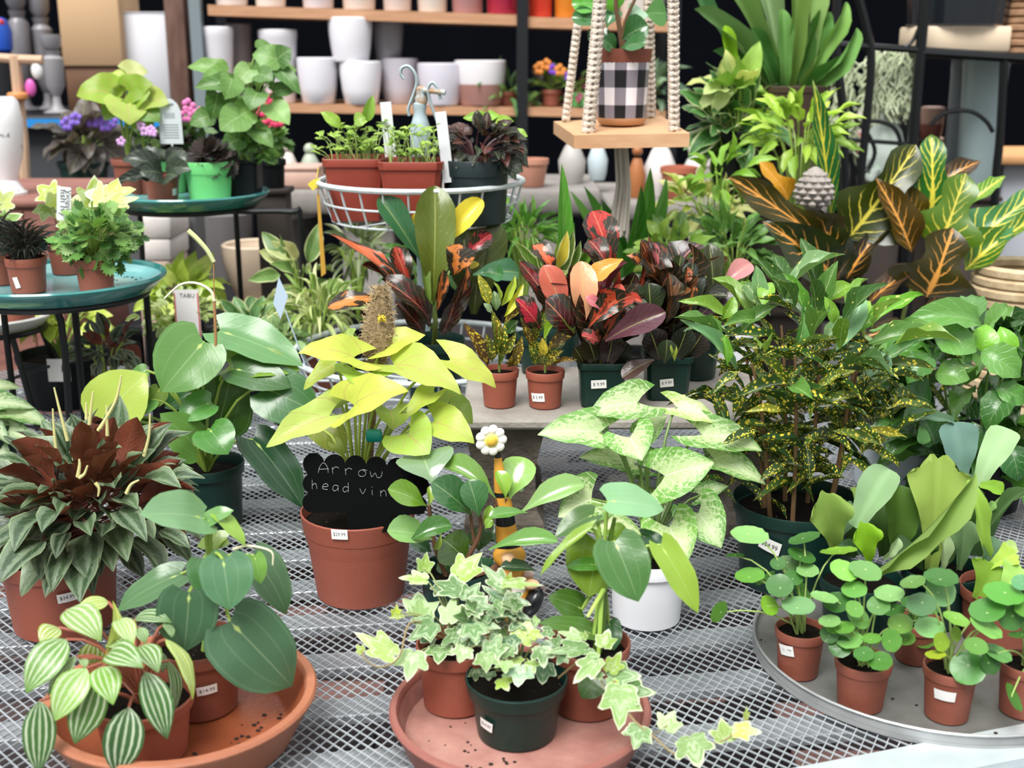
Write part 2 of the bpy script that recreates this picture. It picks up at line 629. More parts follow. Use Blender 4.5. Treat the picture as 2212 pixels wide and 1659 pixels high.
def pat_cap(c, col):
    g = c['g']
    v = g.math('COSINE', g.math('MULTIPLY', c['a'], 6.2832 * 1.25))
    nz = g.noise(c['vec'], 12.0)
    s = g.math('MULTIPLY', g.step(g.math('ADD', v, g.math('MULTIPLY', g.math('SUBTRACT', nz, .5), 2.0)), -.5, .8), .30)
    c2 = g.mix(s, col, (0.40, 0.50, 0.34))
    return g.mix(g.math('MULTIPLY', g.step(c['a'], .88, .98), .55), c2, (0.40, 0.52, 0.26))
def pat_dot(c, col):
    g = c['g']
    return g.mix(g.math('MULTIPLY', g.step(c['t'], .10, .03), .5), col, (0.70, 0.82, 0.45))
def pat_drop(c, col):
    g = c['g']
    d = g.math('ADD', c['a'], g.math('ABSOLUTE', g.math('SUBTRACT', c['t'], .10)))
    c2 = g.mix(g.math('MULTIPLY', g.step(d, .10, .03), .7), col, (0.62, 0.75, 0.2))
    v = g.math('COSINE', g.math('MULTIPLY', c['a'], 6.2832 * 2.2))
    return g.mix(g.math('MULTIPLY', g.step(v, .86, 1.0), .07), c2, (0.5, 0.65, 0.4))

leafmat('raindrop_leaf', tint=(.98, .93, .72), vs=.10, vw=.03, ss=0.0, rough=.25, under=lin('7f9f35'), um=.6, pattern=pat_drop, trans=.22, bump=.08, spec=.6)
leafmat('striped_leaf', vs=.5, vw=.05, ss=0.0, rough=.33, under=lin('b9c964'), um=.75, pattern=pat_stripes, vein=(0.35, .5, .25), bump=.3)
leafmat('ripple_leaf', vs=.25, vw=.06, ss=.12, n=5, rough=.42, under=lin('7c3a2a'), um=.93, pattern=pat_cap, trans=.12, bump=.5, vein=(.3, .42, .22))
leafmat('lime_arrow_leaf', vs=.3, vw=.03, ss=.0, n=3.2, slope=.5, sw=.93, rough=.42, pattern=pat_pink, trans=.38, bump=.25, vein=(.7, .55, .2))
leafmat('pale_arrow_leaf', vs=.55, vw=.05, ss=.55, n=6.5, slope=.55, sw=.86, vein=(.82, .9, .62), rough=.42, pattern=pat_syng, trans=.3, bump=.3)
leafmat('glossy_leaf', vs=.35, vw=.035, ss=.05, n=6, rough=.17, under=lin('86a53a'), um=.6, trans=.2, bump=.06, spec=.65, coat=.25, vein=(.55, .7, .35))
leafmat('ivy_leaf', vein=(.72, .82, .58), ss=.45, lobes=True, rough=.38, pattern=pat_margin, trans=.25, bump=.2)
leafmat('disc_leaf', tint=(1.0, .96, .78), ss=.0, lobes=True, rough=.33, pattern=pat_dot, trans=.26, bump=.05)
leafmat('fern_frond', tint=(.96, 1.0, .95), vs=.0, vw=.3, ss=.0, rough=.62, trans=.3, bump=.0, spec=.25)
leafmat('spotted_leaf', vs=.35, vw=.06, ss=.0, rough=.3, pattern=pat_spots, trans=.18, bump=.1, vein=(.7, .65, .2))
leafmat('fewspot_leaf', vs=.4, vw=.06, ss=.08, rough=.32, pattern=pat_fewspots, trans=.28, bump=.15, vein=(.6, .75, .35))
leafmat('wavy_leaf', vs=.28, vw=.04, ss=.09, n=6, slope=.3, rough=.27, trans=.25, bump=.4, vein=(.5, .7, .35), spec=.6)
leafmat('petra_green_leaf', vs=1.0, vw=.12, ss=.95, n=7.5, slope=.30, sw=.86, wobble=.05, wedge=.22, vein=(.82, .72, .08), rough=.26, pattern=pat_petra, trans=.18, bump=.35)
leafmat('petra_dark_leaf', vs=1.0, vw=.09, ss=.85, n=7, slope=.32, sw=.95, wobble=.06, wedge=.2, vein=(.80, .36, .07), rough=.26, pattern=pat_petra, trans=.15, bump=.35)
leafmat('petra_olive_leaf', vs=1.0, vw=.07, ss=.85, n=7.5, slope=.32, sw=.94, wobble=.06, wedge=.2, vein=(.72, .62, .08), rough=.28, trans=.2, bump=.35)
leafmat('red_croton_leaf', tint=(1, 1, 1), vs=.55, vw=.05, ss=.12, n=7, vein=(.85, .30, .16), rough=.24, pattern=pat_redblotch, trans=.18, bump=.2)
leafmat('plain_croton_leaf', tint=(1, 1, 1), vs=.4, vw=.05, ss=.04, n=8, vein=(.6, .62, .2), rough=.24, trans=.22, bump=.2)
leafmat('plain_leaf', vs=.35, vw=.05, ss=.14, n=5, vein=(.6, .75, .35), rough=.4, trans=.3, bump=.2)
leafmat('edged_leaf', vs=.3, vw=.05, ss=.1, n=5, vein=(.6, .75, .35), rough=.4, trans=.3, bump=.15, pattern=pat_edge)
leafmat('frill_leaf', ss=.15, lobes=True, rough=.5, trans=.3, bump=.2, vein=(.5, .65, .3))
M_ = MATS
kind('drop', M_['raindrop_leaf'], 'drop', 5, curl=38, fold=.10, wave=.02)
kind('stripe', M_['striped_leaf'], 'ovate', 5, curl=55, fold=.18, wave=.015, cup=-.25)
kind('ripple', M_['ripple_leaf'], 'ovate', 6, curl=45, fold=.30, wave=.03, us=4)
kind('arrow', M_['lime_arrow_leaf'], 'arrow', 5, curl=60, fold=.22, wave=.05, wf=2.0)
kind('parrow', M_['pale_arrow_leaf'], 'arrow', 6, curl=55, fold=.20, wave=.04, wf=2.4)
kind('gloss', M_['glossy_leaf'], 'obov', 5, curl=55, fold=.25, wave=.015)
kind('ivy', M_['ivy_leaf'], 'ivy', 6, 'leaf')
kind('disc', M_['disc_leaf'], 'disc', 5, 'leaf', cup=.16, fold=.0, droop=.02, jit=.03)
kind('trumpet', M_['fern_frond'], 'trumpet', 4, 'frond', curl=45, fold=.45, wave=.06, lobed=.07, us=12, rnd_end=.16)
kind('strap', M_['fern_frond'], 'strap', 5, 'frond', curl=60, fold=.3, wave=.05)
kind('spot', M_['spotted_leaf'], 'lance', 5, curl=40, fold=.2, wave=.04, us=4)
kind('fewspot', M_['fewspot_leaf'], 'lance', 5, curl=45, fold=.3, wave=.05, us=4)
kind('wavy', M_['wavy_leaf'], 'ovate', 6, curl=65, fold=.2, wave=.07, wf=3.5)
kind('petrag', M_['petra_green_leaf'], 'petra', 4, curl=45, fold=.25, wave=.05)
kind('petrad', M_['petra_dark_leaf'], 'petra', 4, curl=45, fold=.25, wave=.05)
kind('petrao', M_['petra_olive_leaf'], 'petra', 4, curl=45, fold=.2, wave=.04)
kind('petran', M_['petra_green_leaf'], 'lance', 3, curl=30, fold=.2, wave=.06, wf=3)
kind('petraw', M_['petra_dark_leaf'], 'ovate', 3, curl=40, fold=.2, wave=.05)
kind('redc', M_['red_croton_leaf'], 'croton', 6, curl=75, fold=.25, wave=.05, twist=40)
kind('plainc', M_['plain_croton_leaf'], 'croton', 5, curl=45, fold=.2, wave=.03, twist=10)
kind('spoon', M_['plain_croton_leaf'], 'obov', 4, curl=45, fold=.25, wave=.03, twist=12)
kind('oval', M_['plain_leaf'], 'ovate', 5, curl=50, fold=.22, wave=.04, us=4)
kind('hearty', M_['plain_leaf'], 'heart', 5, curl=50, fold=.2, wave=.05, us=4)
kind('arrowg', M_['edged_leaf'], 'arrow', 4, curl=50, fold=.2, wave=.05, us=4)
kind('edged', M_['edged_leaf'], 'ovate', 4, curl=45, fold=.2, wave=.04, us=4)
kind('grass', M_['plain_leaf'], 'blade', 5, curl=95, fold=.2, wave=.0, us=2)
kind('bladeup', M_['plain_leaf'], 'blade', 4, curl=35, fold=.25, wave=.01, us=4)
kind('frill', M_['frill_leaf'], 'frill', 5, 'leaf', jit=.15)

# ------------------------------------------------------------------ plants
RX = random.Random(77)
WK = {'ivy': .88, 'drop': 1.12, 'arrow': 1.28, 'parrow': 1.22, 'stripe': 1.08, 'gloss': 1.2}
class Plant:
    def __init__(s, name, label, cat, loc, Y=None, group=None, crop=None, seed=1):
        s.root = thing(name, label, cat, loc, group)
        s.loc = Vector(loc)
        s.Y = Y if Y is not None else loc[1]
        s.crop = crop
        s.sb = MB()
        s.srcol = None
        s.rnd = random.Random(seed)
        s.stemmat = mat('green_stem', '8faa4a', .45)
        s.top = None
        s.n = 0
    def cp(s, x, y):
        if s.crop:
            return s.crop[0] + x / s.crop[2], s.crop[1] + y / s.crop[2]
        return x, y
    def leaf3(s, k, base, tip, wid, nrm, col):
        ms, pn = LK[k]
        A = tip - base
        Ln = A.length
        A = A / Ln
        N = nrm - A * nrm.dot(A)
        if N.length < 1e-4:
            N = A.orthogonal()
        N.normalize()
        B = N.cross(A)
        M = Matrix(((A.x * Ln, B.x * wid, N.x * Ln, base.x), (A.y * Ln, B.y * wid, N.y * Ln, base.y),
                    (A.z * Ln, B.z * wid, N.z * Ln, base.z), (0, 0, 0, 1)))
        s.n += 1
        me = ms[s.rnd.randrange(len(ms))]
        return mk(pn, me, s.root, M, lin(col) if not (isinstance(col, tuple) and max(col) <= 1) else col)
    def leaf(s, k, bx, by, tx, ty, w, d0=0.0, d1=0.0, roll=20, col='4f8a3d', stem=True, sr=.0016, wz=None):
        bx, by = s.cp(bx, by)
        tx, ty = s.cp(tx, ty)
        if s.crop:
            w = w / s.crop[2]
        b = At(bx, by, s.Y + d0)
        t = At(tx, ty, s.Y + d1)
        A = (t - b).normalized()
        V = (CAMP - b).normalized()
        N0 = V - A * V.dot(A)
        N0.normalize()
        S = A.cross(N0)
        if abs(A.z) < 0.8:
            sg = 1 if S.z >= 0 else -1
        else:
            sg = 1 if S.x >= 0 else -1
        r = math.radians(roll)
        N = N0 * math.cos(r) + S * sg * math.sin(r)
        wid = w * depth(b) / F / max(math.cos(r), .42) * WK.get(k, 1.0)
        o = s.leaf3(k, b, t, wid, N, col)
        if stem and s.top is not None:
            s.stem(s.top, b, sr)
        return o
    def leaves(s, k, rows, stem=True, sr=.0016):
        for r in rows:
            s.leaf(k, *r, stem=stem, sr=sr)
    def disc(s, k, cx, cy, a, b, phi, d=0.0, col='5f9a4a'):
        cx, cy = s.cp(cx, cy)
        if s.crop:
            a, b = a / s.crop[2], b / s.crop[2]
        if b > a:
            a, b, phi = b, a, phi + 90
        c = At(cx, cy, s.Y + d)
        V = (CAMP - c).normalized()
        R = Vector((1, 0, 0))
        U = V.cross(R).normalized()
        R = U.cross(V).normalized()
        ph = math.radians(-phi)
        Mj = R * math.cos(ph) + U * math.sin(ph)
        Mi = V.cross(Mj).normalized()
        if Mi.z < 0:
            Mi = -Mi
        tau = math.acos(max(.08, min(1, b / a)))
        N = V * math.cos(tau) + Mi * math.sin(tau)
        D = N.cross(Mj).normalized()          # in the leaf plane, away from / toward viewer
        rad = a * depth(c) / F
        sg = s.rnd.choice((-1, 1))
        ax = (Mj * s.rnd.uniform(-.5, .5) + D * sg).normalized()
        base = c - ax * rad * .2
        ms, pn = LK[k]
        B = N.cross(ax)
        S2 = rad * 2.0
        M = Matrix(((ax.x * S2, B.x * S2, N.x * S2, base.x), (ax.y * S2, B.y * S2, N.y * S2, base.y),
                    (ax.z * S2, B.z * S2, N.z * S2, base.z), (0, 0, 0, 1)))
        s.n += 1
        o = mk(pn, ms[s.rnd.randrange(len(ms))], s.root, M, lin(col))
        if s.top is not None:
            s.stem(s.top + Vector((s.rnd.uniform(-.006, .006), s.rnd.uniform(-.006, .006), 0)), base - N * .0004, .0011)
        return o
    def stem(s, p0, p1, r=.0016, sag=None):
        p0, p1 = Vector(p0), Vector(p1)
        mid = (p0 + p1) / 2
        ctl = Vector((p0.x * .6 + p1.x * .4, p0.y * .6 + p1.y * .4, max(p0.z, p1.z) * .75 + mid.z * .25 + .1 * (p1 - p0).length)) if sag is None else mid + Vector(sag)
        s.sb.tube(bez(p0, ctl, p1, 5), [r * 1.2, r * 1.1, r, r, r * .9, r * .8], 5)
    def path(s, pts, r, name='stem', material=None, d=0.0, taper=.6, sides=7):
        """a visible stem / spike drawn through pixels"""
        P = []
        for p in pts:
            if isinstance(p, Vector):
                P.append(p)
            else:
                x, y = s.cp(p[0], p[1])
                P.append(At(x, y, s.Y + (p[2] if len(p) > 2 else d)))
        P = smooth_path(P, 4)
        n = len(P)
        rr = [r * (1 - (1 - taper) * i / (n - 1)) for i in range(n)]
        b = MB().tube(P, rr, sides)
        return mk(name, b.mesh(name, material or s.stemmat), s.root)
    def pot(s, r, h, material, rb=None, rim=.016, lip=.004, soil=.82, sq=0.0, soilmat=None, seg=32, base=None, name='pot', lipdrop=True, rot=0.0, foot=False):
        rb = rb or r * .76
        b = MB()
        th = .0028
        r2 = rb + (r - lip - rb) * ((h - rim) / h)
        prof = [(rb * .93, 0), (rb, .002), (r2, h - rim), (r2 + lip, h - rim + .0015), (r, h - .0015), (r - .0008, h), (r - th + .0006, h), (r - th, h - .0015),
                (r - th - lip * .6, h - rim), (rb + (r - rb) * .5 - th, h * .5)]
        if sq:
            b.lathe(prof, 32, 0, sq, rot=rot)
        else:
            b.lathe(prof, seg, 0)
        P = mk(name, b.mesh(name, material, angle=35), s.root, Matrix.Translation(s.loc))
        s.potinfo = (r, rb, h, P)
        if soil:
            sm = soilmat or mat('potting_soil', '15110d', .95, var=.5, vscale=220, col2='b8aea0', bump=1.0, bscale=260, thr=(.70, .76), spec=.1)
            zb = h * soil
            rr = rb + (r - rb) * soil - th - .0006
            sb = MB()
            rn = random.Random(5)
            rings = [0.0, .35, .7, 1.0]
            vs, fs = [(0, 0, zb + .004)], []
            ns = 20
            for q in rings[1:]:
                for k in range(ns):
                    a = 2 * math.pi * (k + .5) / ns
                    qq = 1.0
                    if sq:
                        qq = 1.0 / ((abs(math.cos(a)) ** sq + abs(math.sin(a)) ** sq) ** (1.0 / sq))
                    vs.append((rr * q * qq * math.cos(a), rr * q * qq * math.sin(a), zb + (rn.uniform(-.002, .003) if q < 1 else 0)))
            for k in range(ns):
                fs.append((0, 1 + k, 1 + (k + 1) % ns))
            for j in range(2):
                for k in range(ns):
                    a0, b0 = 1 + j * ns, 1 + (j + 1) * ns
                    fs.append((a0 + k, b0 + k, b0 + (k + 1) % ns, a0 + (k + 1) % ns))
            sb.add(vs, fs)
            mk('soil', sb.mesh('soil', sm), s.root, Matrix.Translation(s.loc))
            s.top = s.loc + Vector((0, 0, zb))
        return P
    def sticker(s, px, py, wpx, hpx, text, tilt=0.0, sq=False):
        """white price sticker wrapped on the pot where it shows in the photo"""
        r, rb, h, P = s.potinfo
        best = None
        for i in range(-80, 81):
            az = math.radians(-90 + i)
            for j in range(2, 40):
                z = h * j / 40
                rr = rb + (r - rb) * z / h
                q = 1.0
                if sq:
                    q = 1 / ((abs(math.cos(az)) ** 8 + abs(math.sin(az)) ** 8) ** (1 / 8))
                p = s.loc + Vector((math.cos(az) * rr * q, math.sin(az) * rr * q, z))
                x, y = pix(p)
                e = (x - px) ** 2 + (y - py) ** 2
                if best is None or e < best[0]:
                    best = (e, az, z, rr, p)
        e, az0, z0, rr0, p = best
        k = depth(p) / F
        w, hh = wpx * k, hpx * k
        tl = math.radians(tilt)
        def wrap(x, y, off):
            x, y = x * math.cos(tl) - y * math.sin(tl), x * math.sin(tl) + y * math.cos(tl)
            z = z0 + y
            rr = rb + (r - rb) * z / h + off
            rim_z = h - .016
            if z > rim_z - .002 and not sq:
                rr = max(rr, r + off * .8)
            if sq:
                fr = rr
                return (x if True else 0, -fr, z)
            a = az0 + x / rr0
            return (math.cos(a) * rr, math.sin(a) * rr, z)
        b = MB()
        nx = 6
        vs = [wrap(-w / 2 + w * i / nx, yy, .0009) for yy in (-hh / 2, hh / 2) for i in range(nx + 1)]
        b.add(vs, [(i, i + 1, i + nx + 2, i + nx + 1) for i in range(nx)], 0)
        if text:
            tv, tf = text_mesh(text)
            xs = [v[0] for v in tv]; ys = [v[1] for v in tv]
            sx = w * .74 / (max(xs) - min(xs))
            sy = hh * .42 / (max(ys) - min(ys))
            mx_, my_ = (max(xs) + min(xs)) / 2, (max(ys) + min(ys)) / 2
            b.add([wrap((v[0] - mx_) * sx, (v[1] - my_) * sy, .0013) for v in tv], tf, 1)
        off = Vector((0, 0, 0))
        if sq:
            off = Vector((p.x - s.loc.x, 0, 0))
        return mk('price_sticker', b.mesh('price_sticker', [mat('sticker_paper', 'f4f3f0', .6), mat('sticker_ink', '55555a', .7)], smooth=False), P,
                  Matrix.Translation(s.loc + off))
    def rosette(s, k, C, n, rmin, rmax, L, wr, cols, thmax=100, droop=.25, rs=None, up=1.0, nrm=None, inner=.0, sx=1.0, sz=1.0, flip=0.0):
        rn = s.rnd
        for i in range(n):
            th = math.radians(thmax) * math.sqrt((i + .5) / n)
            ph = i * 2.39996 + rn.uniform(-.3, .3)
            d = Vector((math.sin(th) * math.cos(ph) * sx, math.sin(th) * math.sin(ph) * sx, math.cos(th) * up * sz))
            rad = rn.uniform(rmin, rmax)
            b = C + d * rad
            ln = L * rn.uniform(.7, 1.2)
            A = d.normalized() + Vector((rn.uniform(-.25, .25), rn.uniform(-.25, .25), rn.uniform(-.2, .2) - droop * math.sin(th)))
            A.normalize()
            t = b + A * ln
            N = Vector((rn.uniform(-.3, .3), rn.uniform(-.3, .3) - .15, 1.0)) + d * .25
            if rn.random() < flip:
                N = Vector((rn.uniform(-.5, .2), .9, .35))
            col = rn.choice(cols)
            s.leaf3(k, b, t, ln * wr * rn.uniform(.85, 1.15), N, col)
            if rs and s.top is not None and i % 2 == 0:
                s.stem(s.top + Vector((rn.uniform(-.01, .01), rn.uniform(-.01, .01), 0)), b, rs)
    def done(s, stemcol=None):
        if s.sb.v:
            m = s.stemmat if stemcol is None else mat('stem_' + stemcol, stemcol, .5)
            o = mk('stems', s.sb.mesh('stems', m), s.root)
            stuff(o)
        return s

_tm = {}
def text_mesh(txt):
    if txt in _tm:
        return _tm[txt]
    cu = bpy.data.curves.new('print', 'FONT')
    cu.body = txt
    cu.resolution_u = 2
    ob = bpy.data.objects.new('print', cu)
    COL.objects.link(ob)
    dg = bpy.context.evaluated_depsgraph_get()
    me = ob.evaluated_get(dg).to_mesh()
    v = [tuple(x.co) for x in me.vertices]
    f = [tuple(p.vertices) for p in me.polygons]
    bpy.data.objects.remove(ob)
    bpy.data.curves.remove(cu)
    _tm[txt] = (v, f)
    return v, f

TERRA = mat('terracotta_plastic', '97513f', .5, var=.12, vscale=12, bump=.12, bscale=300)
TERRAD = mat('terracotta_plastic_aged', '8b4d3c', .55, var=.2, vscale=25, bump=.12, bscale=200)
DKGREEN = mat('dark_green_plastic', '12302a', .35, var=.15, vscale=8, spec=.4)
BLACKP = mat('black_plastic', '0e1114', .45, spec=.25)
REDP = mat('brick_red_plastic', '8f3c2d', .42, var=.12, vscale=10)
LIMEP = mat('lime_green_plastic', '6cc474', .4)
WHITEP = mat('white_plastic', 'e9e9ee', .4, var=.04, vscale=9)
# ------------------------------------------------------------------ the setting
FLZ = -0.72
fm = MB().box(-7, 7, -1.0, 8.0, FLZ - .1, FLZ)
floor = struct(mk('floor', fm.mesh('floor', mat('paver_joint', '2a2426', .9, var=.3, vscale=30, bump=.4), smooth=False)))
bms = [MB().box(-.098, .098, -.048, .048, 0, .012, b=.004).mesh('paver', mat(nm_, c_, .85, col2=c2_, vscale=18, bump=.3)) for nm_, c_, c2_ in
       (('pink_paver', 'b48a80', '96706a'), ('shaded_paver', '33292a', '241d20'), ('half_shaded_paver', '4a3a38', '382c2c'))]  # pink pavers; the darker two carry the under-bench shade in their colour
_r = random.Random(4)
for j in range(22):
    for i in range(12):
        x = -1.2 + i * .2 + (.1 if j % 2 else 0)
        y = 1.15 + j * .1
        o = mk('paver', bms[_r.choice((0, 1, 1, 1, 2, 2))], floor, Matrix.Translation((x, y, FLZ - .002 + _r.uniform(0, .003))))
wm = MB().box(-8, 8, 6.6, 6.8, FLZ, 3.4)
struct(mk('wall_back', wm.mesh('wall_back', mat('dark_wall', '06080e', .9, spec=.05, var=.3, vscale=3), smooth=False)))

# ------------------------------------------------------------------ mesh-topped bench
GALV = mat('galvanised_steel', 'c9ced2', .36, .35, col2='a9b0b6', vscale=14, bump=.1)
ALU = mat('aluminium_rail', 'ccd6d8', .45, .35, col2='b5bfc2', vscale=9)
SLATM = mat('slat_metal', 'bcc0c4', .28, .5, col2='9a9fa4', vscale=10)
bench = thing('plant_bench', 'wide display bench with silver expanded metal mesh top', 'bench', (0, 2.0, FLZ))
cell_w, cell_h = .0152, .0208
ROT = math.radians(9)
x0, x1, y0, y1 = -1.15, 1.25, .86, 3.0
E0, E1 = OnZ(1700, 1669, 0), OnZ(2260, 1561, 0)
eslope = (E1.y - E0.y) / (E1.x - E0.x)
def edgey(x):
    return E0.y + eslope * (x - E0.x)
V, Fc = [], []
hw, ht = .00105, .0014
rows = int((y1 - y0) / (cell_h / 2)) + 2
cols = int((x1 - x0) / (cell_w / 2)) + 2
cr, sr_ = math.cos(ROT), math.sin(ROT)
for j in range(rows):
    prev = None
    yy0 = y0 + j * cell_h / 2
    for i in range(cols):
        x = x0 + i * cell_w / 2
        up = 1 if (i + j) % 2 == 0 else -1
        y = yy0 + up * cell_h * .25 * .86
        X = x * cr - (y - 1.5) * sr_
        Yw = x * sr_ + (y - 1.5) * cr + 1.5
        if Yw < edgey(X) + .004:
            prev = None
            continue
        z = -.0022 + up * .0003
        n = len(V)
        V.extend([(X, Yw - hw, z - ht * .2), (X, Yw + hw, z - ht * .2), (X, Yw + hw, z + ht), (X, Yw - hw, z + ht)])
        if prev is not None:
            for k in range(4):
                k2 = (k + 1) % 4
                Fc.append((prev + k, n + k, n + k2, prev + k2))
        prev = n
mb = MB()
mb.add(V, Fc)
deck = mk('mesh_deck', mb.mesh('mesh_deck', GALV, smooth=False), bench)
stuff(deck)
# front rail and slats under the mesh
b = MB()
L_ = Vector((1, eslope, 0)).normalized()
Nn = Vector((-L_.y, L_.x, 0))
def bar(p, q, w, z0, z1, name, m, par):
    d = (q - p).normalized()
    n = Vector((-d.y, d.x, 0))
    ln = (q - p).length
    me = MB().box(0, ln, -w, 0, z0, z1, b=min(w, z1 - z0) * .12).mesh(name, m, angle=30)
    M = Matrix(((d.x, n.x, 0, p.x), (d.y, n.y, 0, p.y), (0, 0, 1, 0), (0, 0, 0, 1)))
    return mk(name, me, par, M)
pA = Vector((-1.2, edgey(-1.2), 0)) + Nn * .006
pB = Vector((1.3, edgey(1.3), 0)) + Nn * .006
bar(pA, pB, .055, -.045, .003, 'front_rail', ALU, bench)
for k in range(19):
    yy = .78 + k * .118
    p = Vector((-1.25, yy - .20, 0))
    q = Vector((1.35, yy + .16, 0))
    if yy + .0 < .9:
        p = Vector((-1.25, yy - .2, 0))
    bar(p, q, .042, -.026, -.012, 'slat', SLATM, bench)
for x in (-1.05, 1.15):
    for y in (edgey(x) + .15, 2.9):
        me = MB().box(-.025, .025, -.025, .025, 0, -.034 - FLZ, b=.004).mesh('leg', ALU)
        mk('leg', me, bench, Matrix.Translation((x, y, FLZ)))

# crates stored beneath the bench, seen through the mesh
for nm, lab, col, x, y, w, d in (('storage_crate', 'burgundy plastic crate stored under the mesh bench', '4a1d22', .52, 1.52, .42, .30),
                                 ('storage_crate', 'blue plastic crate under the bench beside the burgundy one', '24407f', .18, 1.40, .26, .25),
                                 ('storage_crate', 'bright blue plastic crate under the bench by the steel tray', '3d62c9', .93, 1.62, .30, .28)):
    h = .34
    b = MB()
    b.box(-w / 2, w / 2, -d / 2, d / 2, 0, .01)
    for (a0, a1, c0, c1) in ((-w / 2, w / 2, -d / 2, -d / 2 + .008), (-w / 2, w / 2, d / 2 - .008, d / 2), (-w / 2, -w / 2 + .008, -d / 2, d / 2), (w / 2 - .008, w / 2, -d / 2, d / 2)):
        b.box(a0, a1, c0, c1, 0, h)
    t = thing(nm, lab, 'crate', (x, y, FLZ + .01))
    mk('body', b.mesh('body', mat('crate_' + col, col, .5), smooth=False), t, Matrix.Translation((x, y, FLZ + .01)))
    rb = MB()
    for (a0, a1, c0, c1) in ((-w / 2 - .01, w / 2 + .01, -d / 2 - .01, -d / 2 + .01), (-w / 2 - .01, w / 2 + .01, d / 2 - .01, d / 2 + .01), (-w / 2 - .01, -w / 2 + .01, -d / 2, d / 2), (w / 2 - .01, w / 2 + .01, -d / 2, d / 2)):
        rb.box(a0, a1, c0, c1, h, h + .02)
    mk('rim', rb.mesh('rim', mat('crate_' + col, col, .5), smooth=False), t, Matrix.Translation((x, y, FLZ + .01)))

# ------------------------------------------------------------------ saucers and trays
def dish(name, label, cat, c, R, rf, h, th, material, floor_t=.008, roll=.006, seg=64, crumbs=0, cr=(0, 1), seed=3, inner=None):
    t = thing(name, label, cat, c)
    b = MB()
    b.lathe([(rf, 0), (rf + .004, .001), (R - roll * .6, h - roll * 1.6), (R, h - roll), (R + .0005, h - roll * .5), (R - roll * .3, h),
             (R - th + roll * .1, h), (R - th - roll * .3, h - roll * .5), (R - th - roll * .5, h - roll * 1.4)], seg, 0)
    mk('wall', b.mesh('wall', material), t, Matrix.Translation(c))
    b2 = MB()
    rfi = rf - th * .3
    b2.lathe([(R - th - roll * .5, h - roll * 1.4), (rfi + .004, floor_t + .004), (rfi - .003, floor_t), (rfi * .5, floor_t - .0005), (.001, floor_t - .0008)], seg, 0, cap0=False, cap1=True)
    mk('inside', b2.mesh('inside', inner or material), t, Matrix.Translation(c))
    if crumbs:
        rn = random.Random(seed)
        cb = MB()
        for i in range(crumbs):
            a = rn.uniform(*cr) * 2 * math.pi
            q = rfi * math.sqrt(rn.uniform(.25, .95))
            s_ = rn.uniform(.0008, .0026)
            cb.ball((q * math.cos(a), q * math.sin(a), floor_t + s_ * .3), s_, 5, 3, sc=(1.3, 1, .6))
        stuff(mk('soil_crumbs', cb.mesh('soil_crumbs', mat('soil_crumb', '2a1d17', .9), smooth=False), t, Matrix.Translation(c)))
    return t
CLAY = mat('terracotta_clay', 'a96b4d', .62, col2='955b42', vscale=9, bump=.2, bscale=120, thr=(.35, .75))
CLAYIN = mat('terracotta_clay_wet', '9a5334', .33, col2='82432a', vscale=11, bump=.15, bscale=140)
PINKPL = mat('rose_plastic', '955d53', .5, var=.1, vscale=8, bump=.1, bscale=200)
PINKIN = mat('rose_plastic_dusty', 'b98a7e', .7, col2='95635a', vscale=16, bump=.2)
c1 = Vector((-.371, 1.209, 0.0))
dish('terracotta_saucer', 'deep orange terracotta saucer at the lower left, holding two potted peperomias', 'saucer', c1, .150, .118, .058, .011, CLAY, floor_t=.012, inner=CLAYIN, crumbs=40, cr=(.72, 1.05))
c2 = Vector((.009, 1.212, 0.0))
dish('plant_saucer', 'wide shallow dusty rose plastic saucer under the potted ivy', 'saucer', c2, .147, .128, .040, .008, PINKPL, floor_t=.008, inner=PINKIN, crumbs=25, cr=(.4, .75), seed=9)
STEEL = mat('dull_steel', 'b4b6b6', .42, .5, col2='8f9192', vscale=12, bump=.15)
STEELIN = mat('stained_steel', '8d8d8a', .5, .35, col2='63615d', vscale=9, bump=.2)
c3 = Vector((.535, 1.40, 0.0))
dish('steel_tray', 'large round galvanised steel tray under the little coin-leaf plants', 'tray', c3, .222, .218, .020, .0022, STEEL, floor_t=.003, roll=.003, inner=STEELIN, crumbs=40, cr=(.45, .95), seed=5)

# ------------------------------------------------------------------ concrete bench
CONC = mat('weathered_concrete', '6f665c', .9, col2='524a43', vscale=26, bump=.8, bscale=140)
CONCT = mat('concrete_top', 'a09b94', .75, col2='847d76', vscale=12, bump=.4, bscale=120)
cbx0, cbx1, cby0, cby1, cbz = -.078, .43, 1.765, 2.09, .203
t = thing('concrete_bench', 'small weathered concrete bench carrying the red crotons', 'bench', ((cbx0 + cbx1) / 2, (cby0 + cby1) / 2, 0))
mk('bench_top', MB().box(cbx0, cbx1, cby0, cby1, cbz - .016, cbz, b=.004).mesh('bench_top', CONCT, angle=30), t)
for (lx0, lx1) in ((-.086 + .01, .052), (.335, .43)):
    b = MB()
    rings = [(lx0, lx1, 1.79, 2.06, 0), (lx0, lx1, 1.79, 2.06, .02), (lx0 + .012, lx1 - .012, 1.80, 2.05, .04), (lx0 + .016, lx1 - .016, 1.80, 2.05, .11),
             (lx0 + .004, lx1 - .004, 1.79, 2.06, .165), (lx0, lx1, 1.785, 2.06, .187)]
    vs = []
    for (a, c, d, e, z) in rings:
        vs += [(a, d, z), (c, d, z), (c, e, z), (a, e, z)]
    fs = [(3, 2, 1, 0)]
    for i in range(len(rings) - 1):
        for k in range(4):
            fs.append((i * 4 + k, i * 4 + (k + 1) % 4, i * 4 + 4 + (k + 1) % 4, i * 4 + 4 + k))
    b.add(vs, fs)
    mk('bench_leg', b.mesh('bench_leg', CONC, smooth=False), t)
